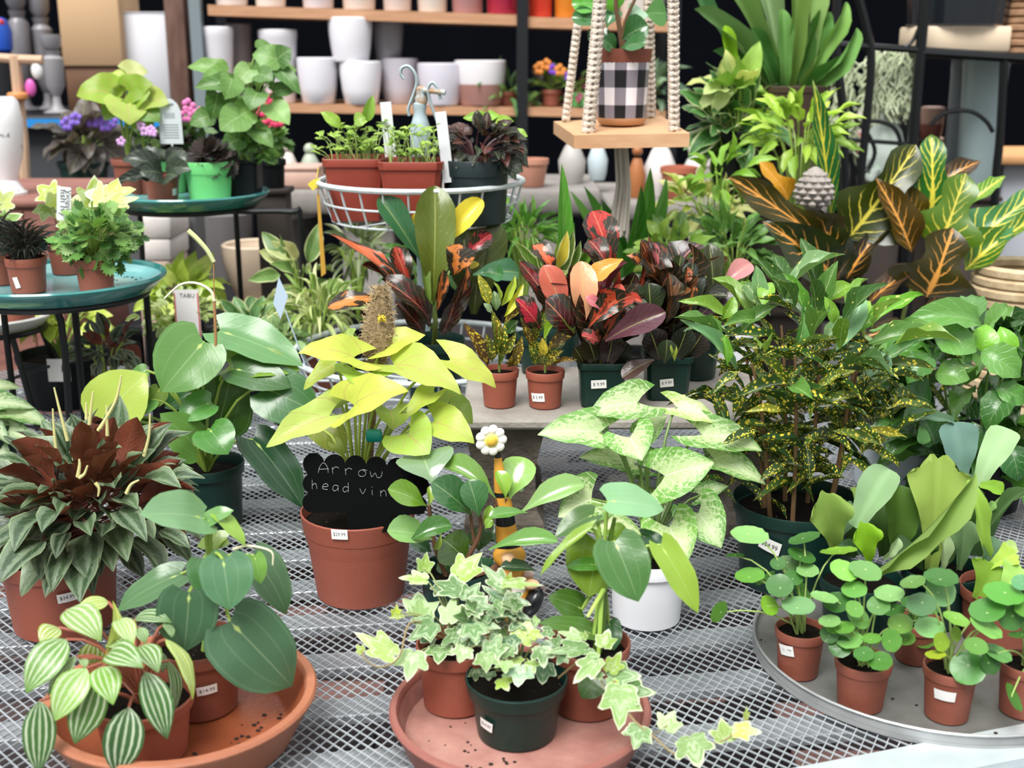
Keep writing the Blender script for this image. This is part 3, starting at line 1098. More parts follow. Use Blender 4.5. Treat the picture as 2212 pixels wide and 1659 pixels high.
# ------------------------------------------------------------------ front left: watermelon peperomia
G1, G2, G3 = '6f9a52', '557f45', '40683a'
CR = (0, 1150, 3.16)
p = Plant('watermelon_peperomia', 'peperomia with pale striped leaves at the front of the orange saucer', 'potted plant', (-.398, 1.158, .0125), Y=1.15, crop=CR, seed=2)
p.pot(.0555, .070, TERRA, rb=.043, rim=.014)
p.leaves('stripe', [
    (450, 530, 690, 745, 200, .02, -.01, 25, '86a866'), (665, 900, 770, 465, 85, .0, .0, 50, 'c3cf6a'),
    (450, 730, 178, 1098, 215, -.02, -.06, 20, G1), (520, 850, 325, 1118, 95, -.03, -.05, 45, G2),
    (590, 930, 375, 1288, 205, -.05, -.08, 15, '8fb868'), (660, 1010, 510, 1445, 235, -.05, -.075, 10, G2),
    (270, 1150, 262, 1650, 205, -.06, -.08, 5, '47703f'), (880, 1195, 800, 1655, 250, -.065, -.085, 5, '40683f'),
    (990, 955, 1140, 1412, 190, -.05, -.07, 10, '4c7a45'), (690, 920, 772, 1178, 190, -.05, -.085, 10, '7dab52'),
    (735, 830, 980, 925, 175, -.05, -.08, 25, '6f9c52'), (810, 590, 905, 780, 130, .0, -.03, 20, '9fbd78'),
    (955, 775, 1080, 960, 150, -.02, -.05, 25, G1), (1130, 730, 1312, 1146, 85, .0, -.03, 48, 'a9bf58'),
    (1150, 880, 1165, 1252, 80, -.01, -.03, 48, G3), (920, 590, 1176, 620, 95, .03, .02, 45, G2),
    (740, 475, 520, 515, 90, .05, .03, 35, 'a8bd5c'), (400, 650, 275, 760, 130, .02, .0, 35, 'a2b656'),
    (610, 900, 640, 730, 160, .05, .06, 20, '93a74c'), (950, 650, 990, 760, 80, -.01, -.02, 20, G1),
    (1130, 620, 1175, 720, 60, .02, .0, 40, G2), (560, 865, 580, 930, 55, -.03, -.04, 20, G1),
    (760, 760, 830, 800, 100, .0, -.02, 30, '86a866'), (1100, 820, 1110, 960, 60, .03, .02, 45, G3),
], sr=.0019)
p.done('9a5a48')

# ------------------------------------------------------------------ front left: heart-leaved peperomia, $14.99
p = Plant('heart_leaf_peperomia', 'peperomia with dark heart leaves in the orange saucer, tagged 14.99', 'potted plant', (-.362, 1.255, .0125), Y=1.255, crop=CR, seed=4)
p.pot(.0515, .084, TERRAD, rb=.041, rim=.016)
p.sticker(447, 1491, 44, 22, '$14.99', 3)
top = p.top
p.path([(1385, 880), (1420, 600, .0), (1430, 350), (1440, 60, .01)], .0042, 'stem', mat('stem_pale', '8fae4e', .45))
p.top = At(452, 1225, 1.26)
D1, D2 = '55805f', '3f6650'
p.leaves('drop', [
    (1385, -95, 952, -115, 250, .0, -.06, 40, '7fae8c'), (1412, -70, 1597, -150, 95, .0, .0, 35, '6f9f68'),
    (1480, -120, 1675, 95, 90, .0, -.01, 40, '8cb453'), (1521, 185, 1570, 530, 322, -.055, -.075, 5, '55866a'),
    (1395, 180, 1480, 465, 265, -.035, -.05, 8, '4d7d55'), (1290, 408, 1258, 815, 370, -.06, -.07, 6, D2),
    (1235, 285, 797, 540, 170, .0, -.02, 40, '54805a'), (1722, 160, 1955, 560, 230, .03, .02, 35, '46684f'),
    (1545, 45, 1345, 95, 105, .03, .03, 35, '7d9a4a'), (1735, 160, 1778, 352, 110, -.01, -.02, 20, '6fa24c'),
], stem=True, sr=.0022)
p.leaf('drop', 1570, 610, 1995, 1052, 480, -.05, -.03, 4, '4d7560', stem=True, sr=.0024)
p.path([(1590, 115), (1700, 92), (1850, 130), (1862, 222)], .0018, 'flower_spike', mat('cream_spike', 'e6e2c0', .6), taper=.5)
p.done()

# ------------------------------------------------------------------ left: red-backed ripple peperomia, $34.99
p = Plant('red_ripple_peperomia', 'bushy peperomia with dark rippled leaves and red undersides, tagged 34.99', 'potted plant', tuple(OnZ(142, 1342, 0)), seed=11)
Yc = p.loc.y
p.pot(.079, .108, TERRA, rb=.066, rim=.022)
p.sticker(145, 1289, 41, 22, '$34.99', 4)
C = At(208, 1105, Yc + .0)
C.z = max(C.z, .135)
cs = ['3c5439', '465e45', '2f4631', '3a523c', '4c6548', '587052']
p.rosette('ripple', C, 84, .03, .088, .07, .48, cs, thmax=82, droop=.0, rs=.0016, flip=.30, sx=1.1)
p.rosette('ripple', C + Vector((0, -.01, .006)), 100, .05, .098, .068, .5, cs, thmax=112, droop=.42, rs=.0016, sx=1.18, flip=.06)
p.Y = Yc
p.crop = None
p.rosette('ripple', C + Vector((0, -.0, -.012)), 40, .04, .07, .055, .5, ['2f4632', '3a5340', '33503a'], thmax=116, droop=.7)
sp = mat('green_spike', 'cfc98a', .6)
for pts in ([(146, 952), (130, 890), (117, 837)], [(122, 977), (117, 930), (114, 883)], [(217, 925), (248, 870), (258, 835), (262, 811)], [(212, 930), (246, 875), (262, 822)],
            [(193, 917), (197, 880), (201, 846)], [(187, 905), (186, 870)], [(232, 941), (231, 905), (230, 876)], [(311, 985), (322, 940), (324, 894)],
            [(168, 1030), (172, 1005), (171, 992)], [(171, 1032), (182, 1024), (189, 1006)], [(206, 1043), (214, 1055), (212, 1072)], [(273, 1066), (283, 1047), (300, 1037)]):
    p.path([(x, y, -.03 - (.09 if y > 990 else 0)) for x, y in pts], .0024, 'flower_spike', sp, taper=.45)
p.done('6a3c32')

# ------------------------------------------------------------------ far left: silvery veined plant behind it
p = Plant('silver_vein_plant', 'plant with pale silvery veined leaves at the left edge behind the red peperomia', 'potted plant', tuple(OnZ(-20, 1010, 0)), seed=8)
p.pot(.06, .09, DKGREEN)
p.Y = p.loc.y
p.leaves('parrow', [(-30, 870, 75, 882, 40, 0, -.02, 25, '8fb58a'), (0, 890, 112, 925, 46, .0, -.03, 30, '79a55e'), (-20, 920, 92, 965, 50, 0, -.05, 20, '6b8f6c'),
                    (-40, 900, 20, 960, 40, -.02, -.05, 20, '86ab84'), (-60, 845, 45, 838, 36, .03, .04, 35, '9fbf86'), (20, 930, 80, 1000, 44, 0, -.05, 15, '6a9060'),
                    (-50, 930, 30, 1010, 50, 0, -.05, 15, '7b9f77'), (-80, 890, -20, 850, 40, .03, .03, 30, '86ab84')])
p.done('c9c48a')

# ------------------------------------------------------------------ left middle: raindrop peperomia in a dark pot
loc = OnZ(455, 1128, 0)
p = Plant('raindrop_peperomia', 'large round-leaved peperomia in a dark green pot behind the red peperomia', 'potted plant', tuple(loc), seed=6)
p.Y = loc.y
p.pot(.061, .105, DKGREEN, rb=.052, rim=.018)
p.leaves('drop', [
    (440, 738, 349, 847, 128, -.02, -.07, 8, '679a58'), (222, 905, 317, 806, 120, -.05, -.03, 15, 'a9c25e'),
    (475, 716, 655, 792, 78, .03, .0, 35, '5d8f60'), (497, 792, 650, 800, 62, .01, .0, 30, '6f9440'), (505, 797, 628, 838, 70, -.01, -.03, 25, '3f6a3c'),
    (470, 925, 500, 800, 118, .0, .02, 10, '3c6428'), (572, 838, 690, 895, 108, -.02, -.03, 10, '3c6a42'), (547, 950, 655, 1098, 80, -.02, -.06, 30, '1f4630'),
    (426, 968, 345, 893, 78, -.05, -.08, 20, '64934f'), (456, 870, 384, 905, 56, -.03, -.05, 25, '4f8a45'), (452, 928, 493, 982, 80, -.06, -.09, 10, '4a8a3a'),
    (326, 862, 253, 908, 46, -.03, -.05, 35, '4a7f38'), (345, 840, 318, 882, 40, -.02, -.03, 15, '7fa052'), (316, 800, 282, 818, 30, .0, .0, 30, '5a8a48'),
    (440, 835, 355, 882, 50, .03, .02, 20, '2f5a38'), (300, 900, 270, 955, 60, -.02, -.03, 15, '38602f'), (425, 800, 440, 850, 60, .03, .03, 10, '55802f'),
], sr=.0024)
sp2 = mat('brown_spike', 'a5794f', .6)
p.path([(465, 812, -.02), (466, 740, -.02), (463, 650, -.02)], .0026, 'flower_spike', sp2, taper=.9)
p.path([(463, 650, -.02), (455, 628, -.02), (425, 612, -.02), (390, 615, -.02), (355, 645, -.02)], .0028, 'flower_spike', mat('cream_spike', 'e6e2c0', .6), taper=.5)
p.path([(462, 566, -.02), (447, 540, -.02), (425, 515, -.02), (406, 498, -.02)], .0032, 'flower_spike', mat('pale_green_spike', 'c9cf95', .6), taper=1.3)
p.path([(465, 655, -.02), (462, 610, -.02), (462, 566, -.02)], .0010, 'flower_spike', sp2, taper=.9)
p.done()

# ------------------------------------------------------------------ arrowhead vine with chalk sign, $29.99
loc = OnZ(780, 1278, 0)
p = Plant('lime_arrowhead_vine', 'lime arrowhead vine on a moss pole behind a black chalk sign, tagged 29.99', 'potted plant', tuple(loc), crop=(560, 690, 4.254), seed=12)
p.Y = loc.y
p.pot(.081, .128, TERRA, rb=.062, rim=.030, lip=.003, soil=.87)
p.sticker(734, 1152, 36, 23, '$29.99', 2)
LM, LG = 'c3d162', '9fc25a'
p.leaves('arrow', [
    (865, 350, 355, 315, 220, .0, -.03, 42, LM), (1150, 262, 1530, 145, 190, .04, .05, 42, LM), (700, 415, 405, 650, 130, .02, .0, 35, 'b4c85a'),
    (975, 505, 960, 640, 430, .0, -.05, 5, LG), (880, 790, 1372, 655, 300, -.05, -.07, 35, 'cbd663'), (1240, 420, 1856, 692, 290, .02, -.03, 35, 'bccd68'),
    (1760, 380, 2178, 628, 210, .03, .02, 38, LM), (640, 890, 62, 1178, 235, -.03, -.06, 30, 'c5db7c'), (1610, 950, 1978, 1140, 280, -.02, -.05, 25, 'b9cf62'),
    (1370, 1060, 1565, 1240, 370, -.04, -.07, 10, 'a3c25c'), (1200, 835, 1225, 1020, 270, .0, -.03, 20, '9dba54'), (1600, 680, 1350, 900, 150, -.01, -.04, 38, 'aec257'),
    (1750, 790, 1960, 960, 210, .05, .04, 25, '7d9c48'), (720, 730, 520, 870, 150, .0, -.02, 30, '93ad4c'), (600, 1020, 800, 1230, 250, .05, .04, 15, '7c8a3c'),
    (1640, 690, 1640, 900, 180, .01, .0, 20, 'a6c264'), (860, 150, 760, 200, 90, .04, .04, 35, LG), (700, 1150, 780, 1260, 90, .01, 0, 10, 'a6bd5a'),
], sr=.0021)
p.crop = None
# moss pole
P0, P1 = At(788, 1120, p.Y + .02), At(824, 618, p.Y + .06)
pole = MB()
pts = [P0.lerp(P1, i / 16) for i in range(17)]
rad = [.006] * 10 + [.008, .012, .0235, .023, .0185, .012, .005]
pole.tube(pts, rad, 10)
po = mk('moss_pole', pole.mesh('moss_pole', mat('coir_fibre', '9a8562', .95, col2='6a583f', vscale=90, bump=1.0, bscale=180)), p.root)
fz = MB()
rn = random.Random(31)
for i in range(1300):
    q = rn.uniform(.6, 1.0)
    c = P0.lerp(P1, q)
    k = q * 16
    r0 = rad[int(min(k, 15))] * (1 - k % 1) + rad[min(int(k) + 1, 16)] * (k % 1)
    a = rn.uniform(0, 6.283)
    d = Vector((math.cos(a), math.sin(a), rn.uniform(-.5, .5)))
    s0 = c + d * r0 * .85
    t1 = Vector((rn.uniform(-1, 1), rn.uniform(-1, 1), rn.uniform(-1, 1))) * .008
    fz.tube([s0, s0 + d * .004 + t1 * .5, s0 + d * .003 + t1], .00045, 3, cap=False)
fo = stuff(mk('fibres', fz.mesh('fibres', mat('coir_strand', 'c2ab80', .9, col2='8a744f', vscale=60), smooth=False), po))
yb = At(838, 668, p.Y - .0)
yt = MB()
for i in range(60):
    c = P0.lerp(P1, .88) + Vector((.006, -.025, 0))
    t1 = Vector((rn.uniform(-1, 1), rn.uniform(-.4, .4), rn.uniform(-1, 1))) * .006
    yt.tube([c + t1, c + t1 * .4 + Vector((0, -.002, 0))], .0006, 3, cap=False)
mk('yellow_moss_tuft', yt.mesh('yellow_moss_tuft', mat('yellow_moss', 'e0c23a', .9), smooth=False), po)
cl = MB().box(-.011, .011, -.006, .006, -.008, .008, b=.003)
mk('teal_clip', cl.mesh('teal_clip', mat('teal_plastic', '158f88', .3)), p.root, Matrix.Translation(At(808, 941, p.Y - .01)))
# chalk sign
sg = MB()
n = 0
out = []
# scalloped outline in sign units (px of the photo)
def arc(cx, cy, r, a0, a1, k=8):
    return [(cx + r * math.cos(math.radians(a0 + (a1 - a0) * i / k)), cy + r * math.sin(math.radians(a0 + (a1 - a0) * i / k))) for i in range(k + 1)]
xs = [678, 723, 768, 813, 858, 900]
o_ = []
for i, x in enumerate(xs):
    o_ += arc(x, 1001 + i * 2.6, 23, 190 if i else 160, 350 if i < 5 else 400)
o_ += arc(905, 1050, 22, -60, 60) + arc(900, 1092, 22, -60, 60) + [(845, 1112), (838, 1150), (752, 1150), (748, 1105)]
o_ += arc(675, 1086, 22, 90, 240) + arc(676, 1044, 22, 120, 240)
Ys = p.Y - .055
k0 = depth(At(780, 1050, Ys)) / F
Cs = At(780, 1050, Ys)
pts3 = [Vector(((x - 780) * k0, 0, -(y - 1050) * k0)) for x, y in o_]
N_ = len(pts3)
vs = [q + Vector((0, -.0012, 0)) for q in pts3] + [q + Vector((0, .0012, 0)) for q in pts3]
sg.add(vs, [tuple(range(N_ - 1, -1, -1)), tuple(range(N_, 2 * N_))] + [(i, (i + 1) % N_, N_ + (i + 1) % N_, N_ + i) for i in range(N_)])
signM = Matrix.Translation(Cs) @ Matrix.Rotation(math.radians(-12), 4, 'X')
sign = mk('chalk_sign', sg.mesh('chalk_sign', mat('blackboard', '050607', .85, spec=.1), smooth=False), p.root, signM)
GL = {'A': [[(0, 0), (.15, .6), (.5, 1), (.85, .55), (.9, 0)], [(.05, .35), (.95, .4)]], 'r': [[(.1, .7), (.15, .05)], [(.12, .45), (.4, .72), (.7, .6)]],
      'o': [[(.5, .7), (.15, .5), (.2, .1), (.6, .05), (.8, .4), (.5, .7), (.9, .62)]], 'w': [[(0, .65), (.15, .1), (.45, .5), (.65, .05), (1, .15), (1.1, .65)]],
      'h': [[(.1, 1), (.1, 0)], [(.1, .4), (.45, .62), (.6, .3), (.62, 0)]], 'e': [[(.1, .35), (.75, .42), (.55, .7), (.2, .55), (.15, .15), (.7, .05)]],
      'a': [[(.7, .6), (.3, .65), (.1, .25), (.35, .03), (.7, .3), (.72, .62), (.75, .02)]], 'd': [[(.7, .55), (.3, .6), (.1, .25), (.35, .03), (.7, .25)], [(.72, 1.05), (.75, 0)]],
      'v': [[(.05, .6), (.4, .05), (.75, .6)]], 'i': [[(.3, .6), (.32, .02)], [(.3, .85), (.34, .92)]], 'n': [[(.1, .65), (.12, 0)], [(.12, .4), (.45, .66), (.7, .45), (.75, 0)]]}
ck = MB()
def write(word, x, y, w, h, slope):
    for ch in word:
        if ch == ' ':
            x += w * .7
            y += slope * w * .7
            continue
        for st in GL[ch]:
            P = [Vector(((x + a * w * .85 - 780) * k0, -.0016, -(y - b_ * h - 1050) * k0)) for a, b_ in st]
            ck.tube(smooth_path(P, 4), .00042, 4, cap=False, flat=.5)
        x += w
        y += slope * w
write('Arrow', 688, 1021, 28, 22, .10)
write('head vine', 673, 1056, 22, 20, .11)
mk('chalk_lettering', ck.mesh('chalk_lettering', mat('chalk', 'd9dbe0', .95), smooth=False), sign, signM)
p.done('9db04e')

# ------------------------------------------------------------------ pale arrowhead vine in white pot
loc = OnZ(1396, 1333, 0)
p = Plant('pale_arrowhead_vine', 'arrowhead vine with white-marbled leaves in a white plastic pot', 'potted plant', tuple(loc), crop=(1180, 800, 4.608), seed=14)
p.Y = loc.y + .02
p.pot(.056, .095, WHITEP, rb=.046, rim=.02)
PA, PB, PC = '9cc47e', '8fbb6c', '7fb060'
p.leaves('parrow', [
    (910, 320, 418, 432, 330, .05, .03, 30, PA), (530, 620, -90, 645, 330, .02, -.01, 25, 'a3c98a'), (830, 668, 957, 900, 420, -.01, -.05, 8, PB),
    (1550, 640, 2148, 802, 300, .03, .0, 25, PA), (1300, 370, 1738, 535, 190, .05, .03, 30, 'd3dd9c'), (1180, 1050, 1672, 918, 440, -.05, -.06, 12, PB),
    (870, 930, 318, 872, 250, .04, .03, 25, '7fa955'), (1660, 880, 2185, 1140, 240, .03, .0, 25, PA), (1515, 1420, 1745, 1770, 400, -.02, -.06, 10, '8dbb70'),
    (1540, 1240, 1818, 1155, 170, .03, .02, 25, '5f9548'), (450, 1280, 118, 1465, 420, -.01, -.04, 12, 'a0c284'), (500, 1500, 985, 1650, 240, -.03, -.04, 15, 'b7cd93'),
    (1225, 1560, 1390, 1935, 440, -.04, -.08, 8, 'a2c873'), (980, 1250, 690, 1140, 150, .01, .0, 20, '8f9f55'), (990, 620, 1200, 450, 230, .06, .06, 20, '9cc084'),
    (560, 560, 640, 470, 110, .05, .05, 20, '6fa24c'), (1100, 1350, 1200, 1560, 230, .02, .0, 15, '55803a'), (1650, 820, 1560, 640, 150, .06, .06, 20, '5a8a40'),
    (900, 1020, 800, 1060, 110, .03, .03, 20, '86ab6c'),
], sr=.0021)
p.done('5f7a3a')
# ------------------------------------------------------------------ ivies in the rose saucer
C2 = (820, 1180, 5.267)
C3 = (1000, 1200, 3.403)
C4 = (600, 1150, 3.16)
IL, IG, IP, ID, IM = '8fb354', '658c5c', '90b478', '4c7453', '749b66'
ivyA = Plant('potted_ivy', 'white-edged trailing ivy in the dark green pot in the rose saucer, tagged 14.99', 'potted plant', (.005, 1.205, .0085), crop=C2, seed=21)
ivyA.Y = 1.20
ivyA.pot(.0575, .070, DKGREEN, rb=.044, rim=.018)
ivyA.sticker(1051, 1565, 33, 26, '$14.99', -12)
ivyB = Plant('potted_ivy', 'white-edged ivy in the terracotta pot at the left of the rose saucer', 'potted plant', (-.066, 1.268, .0085), crop=C2, seed=22)
ivyB.Y = 1.27
ivyB.pot(.046, .078, TERRA, rb=.038, rim=.016)
rowsB = [(940, 300, 1170, 60, 300, .02, .04, 25, IL), (500, 250, 545, 60, 190, .02, .03, 20, IL), (480, 380, 200, 350, 150, .0, .0, 35, IL), (460, 760, 440, 480, 380, -.02, .02, 15, IP),
         (570, 900, 330, 1065, 300, -.04, -.06, 15, IG), (870, 500, 600, 380, 260, .0, .02, 25, IG), (800, 815, 850, 540, 260, -.03, .0, 20, 'a8c69c'), (890, 1000, 690, 1125, 200, -.04, -.06, 18, IG),
         (690, 1170, 665, 1335, 340, -.05, -.07, 12, IM), (380, 1255, 312, 1535, 370, -.07, -.09, 10, IP), (680, 480, 620, 570, 160, .01, .0, 20, ID), (560, 1020, 460, 1100, 230, -.02, -.03, 20, ID),
         (180, 770, 200, 650, 110, -.04, -.04, 15, 'c5dc4e'), (240, 800, 100, 815, 60, -.04, -.05, 30, 'afc45e')]
rowsA = [(1010, 580, 1152, 400, 230, .02, .04, 20, IG), (1070, 660, 1362, 720, 200, .0, -.01, 25, IG), (1400, 450, 1158, 198, 220, .03, .05, 15, IM), (1400, 620, 1168, 440, 190, .02, .03, 20, ID),
         (1480, 440, 1858, 432, 120, .02, .01, 35, IL), (1480, 600, 1722, 662, 180, .01, .0, 20, ID), (1480, 730, 1712, 832, 180, .0, -.01, 20, ID), (1690, 1040, 1478, 788, 240, -.02, .0, 15, 'abc670'),
         (1060, 930, 1103, 1112, 300, -.04, -.06, 12, IG), (1270, 1225, 1385, 968, 270, -.05, -.03, 12, IM), (1210, 1260, 1212, 1442, 270, -.06, -.07, 8, IP), (960, 1180, 902, 1340, 250, -.06, -.07, 10, IP),
         (1600, 1400, 1572, 1618, 330, -.055, -.07, 8, '789f86'), (1720, 1330, 1770, 1445, 160, -.05, -.06, 15, IL), (1860, 1375, 1852, 1585, 300, -.035, -.045, 12, '55805f'), (1400, 1530, 1472, 1652, 210, -.05, -.06, 12, 'a3c44e'),
         (1840, 1190, 1872, 1385, 240, -.05, -.065, 12, IM), (1480, 1070, 1572, 1235, 220, -.03, -.05, 15, ID), (1420, 1330, 1432, 1442, 210, -.06, -.07, 10, IP), (1460, 380, 1500, 290, 100, .03, .03, 20, 'b9d55a'),
         (1040, 690, 1040, 610, 80, .02, .02, 15, 'd9e49c'), (1130, 880, 1380, 930, 200, -.01, -.02, 20, IG), (1210, 800, 960, 830, 180, .0, .0, 25, IG), (1300, 760, 1350, 860, 200, .0, -.01, 20, ID),
         (1150, 1040, 1000, 1130, 170, -.03, -.04, 18, ID), (1330, 1010, 1250, 1060, 160, -.02, -.03, 20, ID), (1000, 960, 930, 1090, 170, -.02, -.03, 20, ID), (1560, 930, 1700, 900, 160, .0, .0, 25, ID),
         (1740, 1000, 1880, 1040, 120, -.03, -.04, 25, 'adc468'), (1100, 1420, 1090, 1540, 170, -.03, -.03, 15, '5d7d5c'), (1250, 1450, 1240, 1530, 160, -.03, -.04, 15, '5f8560'), (1460, 1160, 1400, 1290, 180, -.045, -.05, 15, IM),
         (1560, 1290, 1600, 1370, 150, -.04, -.05, 18, '9dbb62'), (1880, 1120, 1960, 1250, 150, -.03, -.04, 20, ID), (1780, 870, 1660, 820, 120, .0, .01, 25, IP)]
rnI = random.Random(9)
for i in range(34):
    x, y = rnI.uniform(820, 1640), rnI.uniform(640, 1120)
    an = rnI.uniform(0, 6.283)
    ln = rnI.uniform(130, 210)
    (rowsA if x > 950 else rowsB).append((x, y, x + ln * math.cos(an), y + ln * .6 * math.sin(an) + 40, ln * 1.05, .0, -.02, rnI.uniform(10, 40), rnI.choice([ID, IG, '4f7a58', IM])))
ivyB.leaves('ivy', rowsB, sr=.0009)
ivyA.leaves('ivy', rowsA, sr=.0009)
ivyA.crop = C3
ivyA.leaves('ivy', [(840, 600, 695, 555, 95, -.02, -.01, 30, IP), (1040, 650, 1072, 528, 150, -.03, -.02, 15, IL), (860, 690, 608, 705, 120, -.04, -.06, 30, IM), (960, 790, 803, 945, 165, -.05, -.07, 12, IP),
                    (1090, 825, 1168, 702, 135, -.05, -.05, 15, 'a3c060'), (1110, 890, 1332, 880, 200, -.05, -.06, 15, IM), (1160, 1015, 1147, 1280, 285, -.07, -.09, 8, IP), (1210, 1000, 1440, 1005, 170, -.06, -.08, 15, IG),
                    (1300, 1285, 1256, 1424, 210, -.09, -.10, 10, IM), (1500, 1255, 1560, 1135, 180, -.10, -.09, 15, IP), (1680, 1370, 1742, 1562, 270, -.11, -.125, 8, IP), (1930, 1335, 1900, 1190, 205, -.10, -.09, 15, 'a3bf74'),
                    (2030, 1290, 2214, 1295, 130, -.10, -.11, 25, 'b3c868'), (2080, 1185, 2088, 1108, 45, -.09, -.09, 10, 'b3c868'), (960, 720, 900, 770, 110, -.04, -.05, 20, IG), (1000, 860, 930, 900, 100, -.05, -.06, 20, IM),
                    (740, 740, 690, 800, 110, -.05, -.06, 20, ID), (900, 600, 850, 560, 60, -.02, -.02, 20, IL), (1130, 950, 1080, 930, 70, -.06, -.06, 20, 'a6c04c'), (640, 560, 560, 590, 90, -.01, -.02, 25, IG), (700, 650, 640, 610, 110, -.02, -.02, 20, IG)], stem=False)
vine = mat('ivy_vine', '8a7a52', .6)
ivyA.path([(1110, 920, -.06), (1230, 1180, -.08), (1390, 1320, -.095), (1560, 1460, -.11), (1700, 1440, -.11), (1820, 1390, -.105), (1960, 1335, -.10), (2085, 1200, -.09)], .0014, 'vine', vine)
ivyA.path([(700, 900, -.02), (880, 760, -.03), (980, 780, -.04), (1030, 980, -.06)], .0012, 'vine', vine)
ivyA.path([(330, 700, .0), (350, 480, .0), (320, 330, .01)], .0016, 'vine', mat('ivy_vine_brown', '7a5f48', .6))
ivyA.path([(1500, 1250, -.10), (1440, 1290, -.10), (1400, 1310, -.095)], .0009, 'vine', vine)
ivyB.crop = C4
ivyB.leaves('ivy', [(750, 815, 523, 678, 170, -.07, -.06, 15, 'a3c070'), (570, 810, 535, 765, 70, -.07, -.07, 20, 'b4ca58')], stem=False)
ivyB.path([(1080, 640, -.03), (900, 620, -.05), (830, 850, -.08), (700, 920, -.08), (600, 870, -.08), (575, 810, -.07)], .0013, 'vine', vine)
ivyA.done('9aa06a')
ivyB.done('9aa06a')

# ------------------------------------------------------------------ raindrop peperomia at the right of the rose saucer
p = Plant('tall_raindrop_peperomia', 'tall thick-stemmed peperomia at the right of the rose saucer', 'potted plant', (.088, 1.262, .0085), crop=(1100, 1020, 5.267), seed=24)
p.Y = 1.26
p.pot(.0495, .084, TERRAD, rb=.040, rim=.016)
sg_ = mat('thick_green_stem', '5f7f2c', .4)
p.path([(1000, 2050), (1060, 1640), (1075, 1300), (1130, 900, .01), (1160, 700, .01), (1200, 520, .01)], .0062, 'stem', sg_, taper=.35)
p.top = At(1303, 1265, 1.262)
p.leaves('drop', [
    (1120, 330, 1760, 430, 330, .0, .02, 38, '86b898'), (970, 480, 520, 740, 230, .02, .0, 30, '486f38'), (1000, 780, 900, 1418, 600, .02, -.01, 12, '6d8c2c'),
    (940, 640, 345, 1190, 90, -.01, -.03, 45, '8fb548'), (1200, 790, 1470, 1475, 540, -.02, -.05, 10, '4a7a44'), (1720, 830, 2145, 1602, 300, .0, -.02, 22, '98bd4c'),
    (1500, 720, 1825, 850, 150, .03, .02, 25, '2a5a3a'), (830, 1560, 440, 1420, 300, .0, -.01, 25, '48702f'), (960, 1850, 330, 1720, 190, -.03, -.05, 38, '55803a'),
    (1130, 1700, 1190, 2030, 220, .01, -.01, 15, '3a6644'), (1000, 2330, 820, 2570, 290, -.06, -.07, 10, '3f6a20'), (1180, 640, 1330, 800, 190, .03, .02, 15, '8fb548'),
    (970, 1050, 640, 1080, 140, .0, -.01, 25, '4f8a34'), (1190, 1000, 1420, 1420, 150, .01, .0, 35, '9dbf58'),
], sr=.0024)
p.path([(1075, 1340, -.01), (980, 1500, -.03), (890, 1650, -.04)], .003, 'petiole', mat('pale_petiole', 'a9c85c', .45))
p.path([(1000, 820, -.01), (1030, 950, -.015), (1065, 1090, -.01)], .003, 'petiole', mat('pale_petiole', 'a9c85c', .45))
p.done('8fae4a')

# ------------------------------------------------------------------ baby rubber plant behind the ivies
loc = OnZ(985, 1340, 0)
p = Plant('baby_rubber_plant', 'peperomia with glossy spoon leaves and brown stems in the pot behind the ivy', 'potted plant', tuple(loc), crop=(820, 960, 5.267), seed=26)
p.Y = loc.y
p.pot(.05, .078, DKGREEN, rb=.042, rim=.016)
br = mat('brown_stem', '6a4a34', .6)
p.path([p.top + Vector((-.012, 0, 0)), (640, 1200, .0), (590, 950, .0), (560, 690, .0)], .0034, 'stem', br, taper=.8)
p.path([p.top, (1080, 1150, .0), (1150, 950, .0), (1135, 800, .0)], .0036, 'stem', br, taper=.7)
p.path([(1085, 1150, .0), (1050, 950, .0), (1035, 790, .0)], .0024, 'stem', br, taper=.8)
p.path([p.top + Vector((.02, 0, 0)), (1330, 1380, .0), (1390, 1050, .0), (1420, 780, .0), (1430, 610, .0)], .0042, 'stem', br, taper=.7)
p.path([(1390, 900, .0), (1350, 730, .0), (1310, 610, .0)], .0026, 'stem', br, taper=.8)
p.top = None
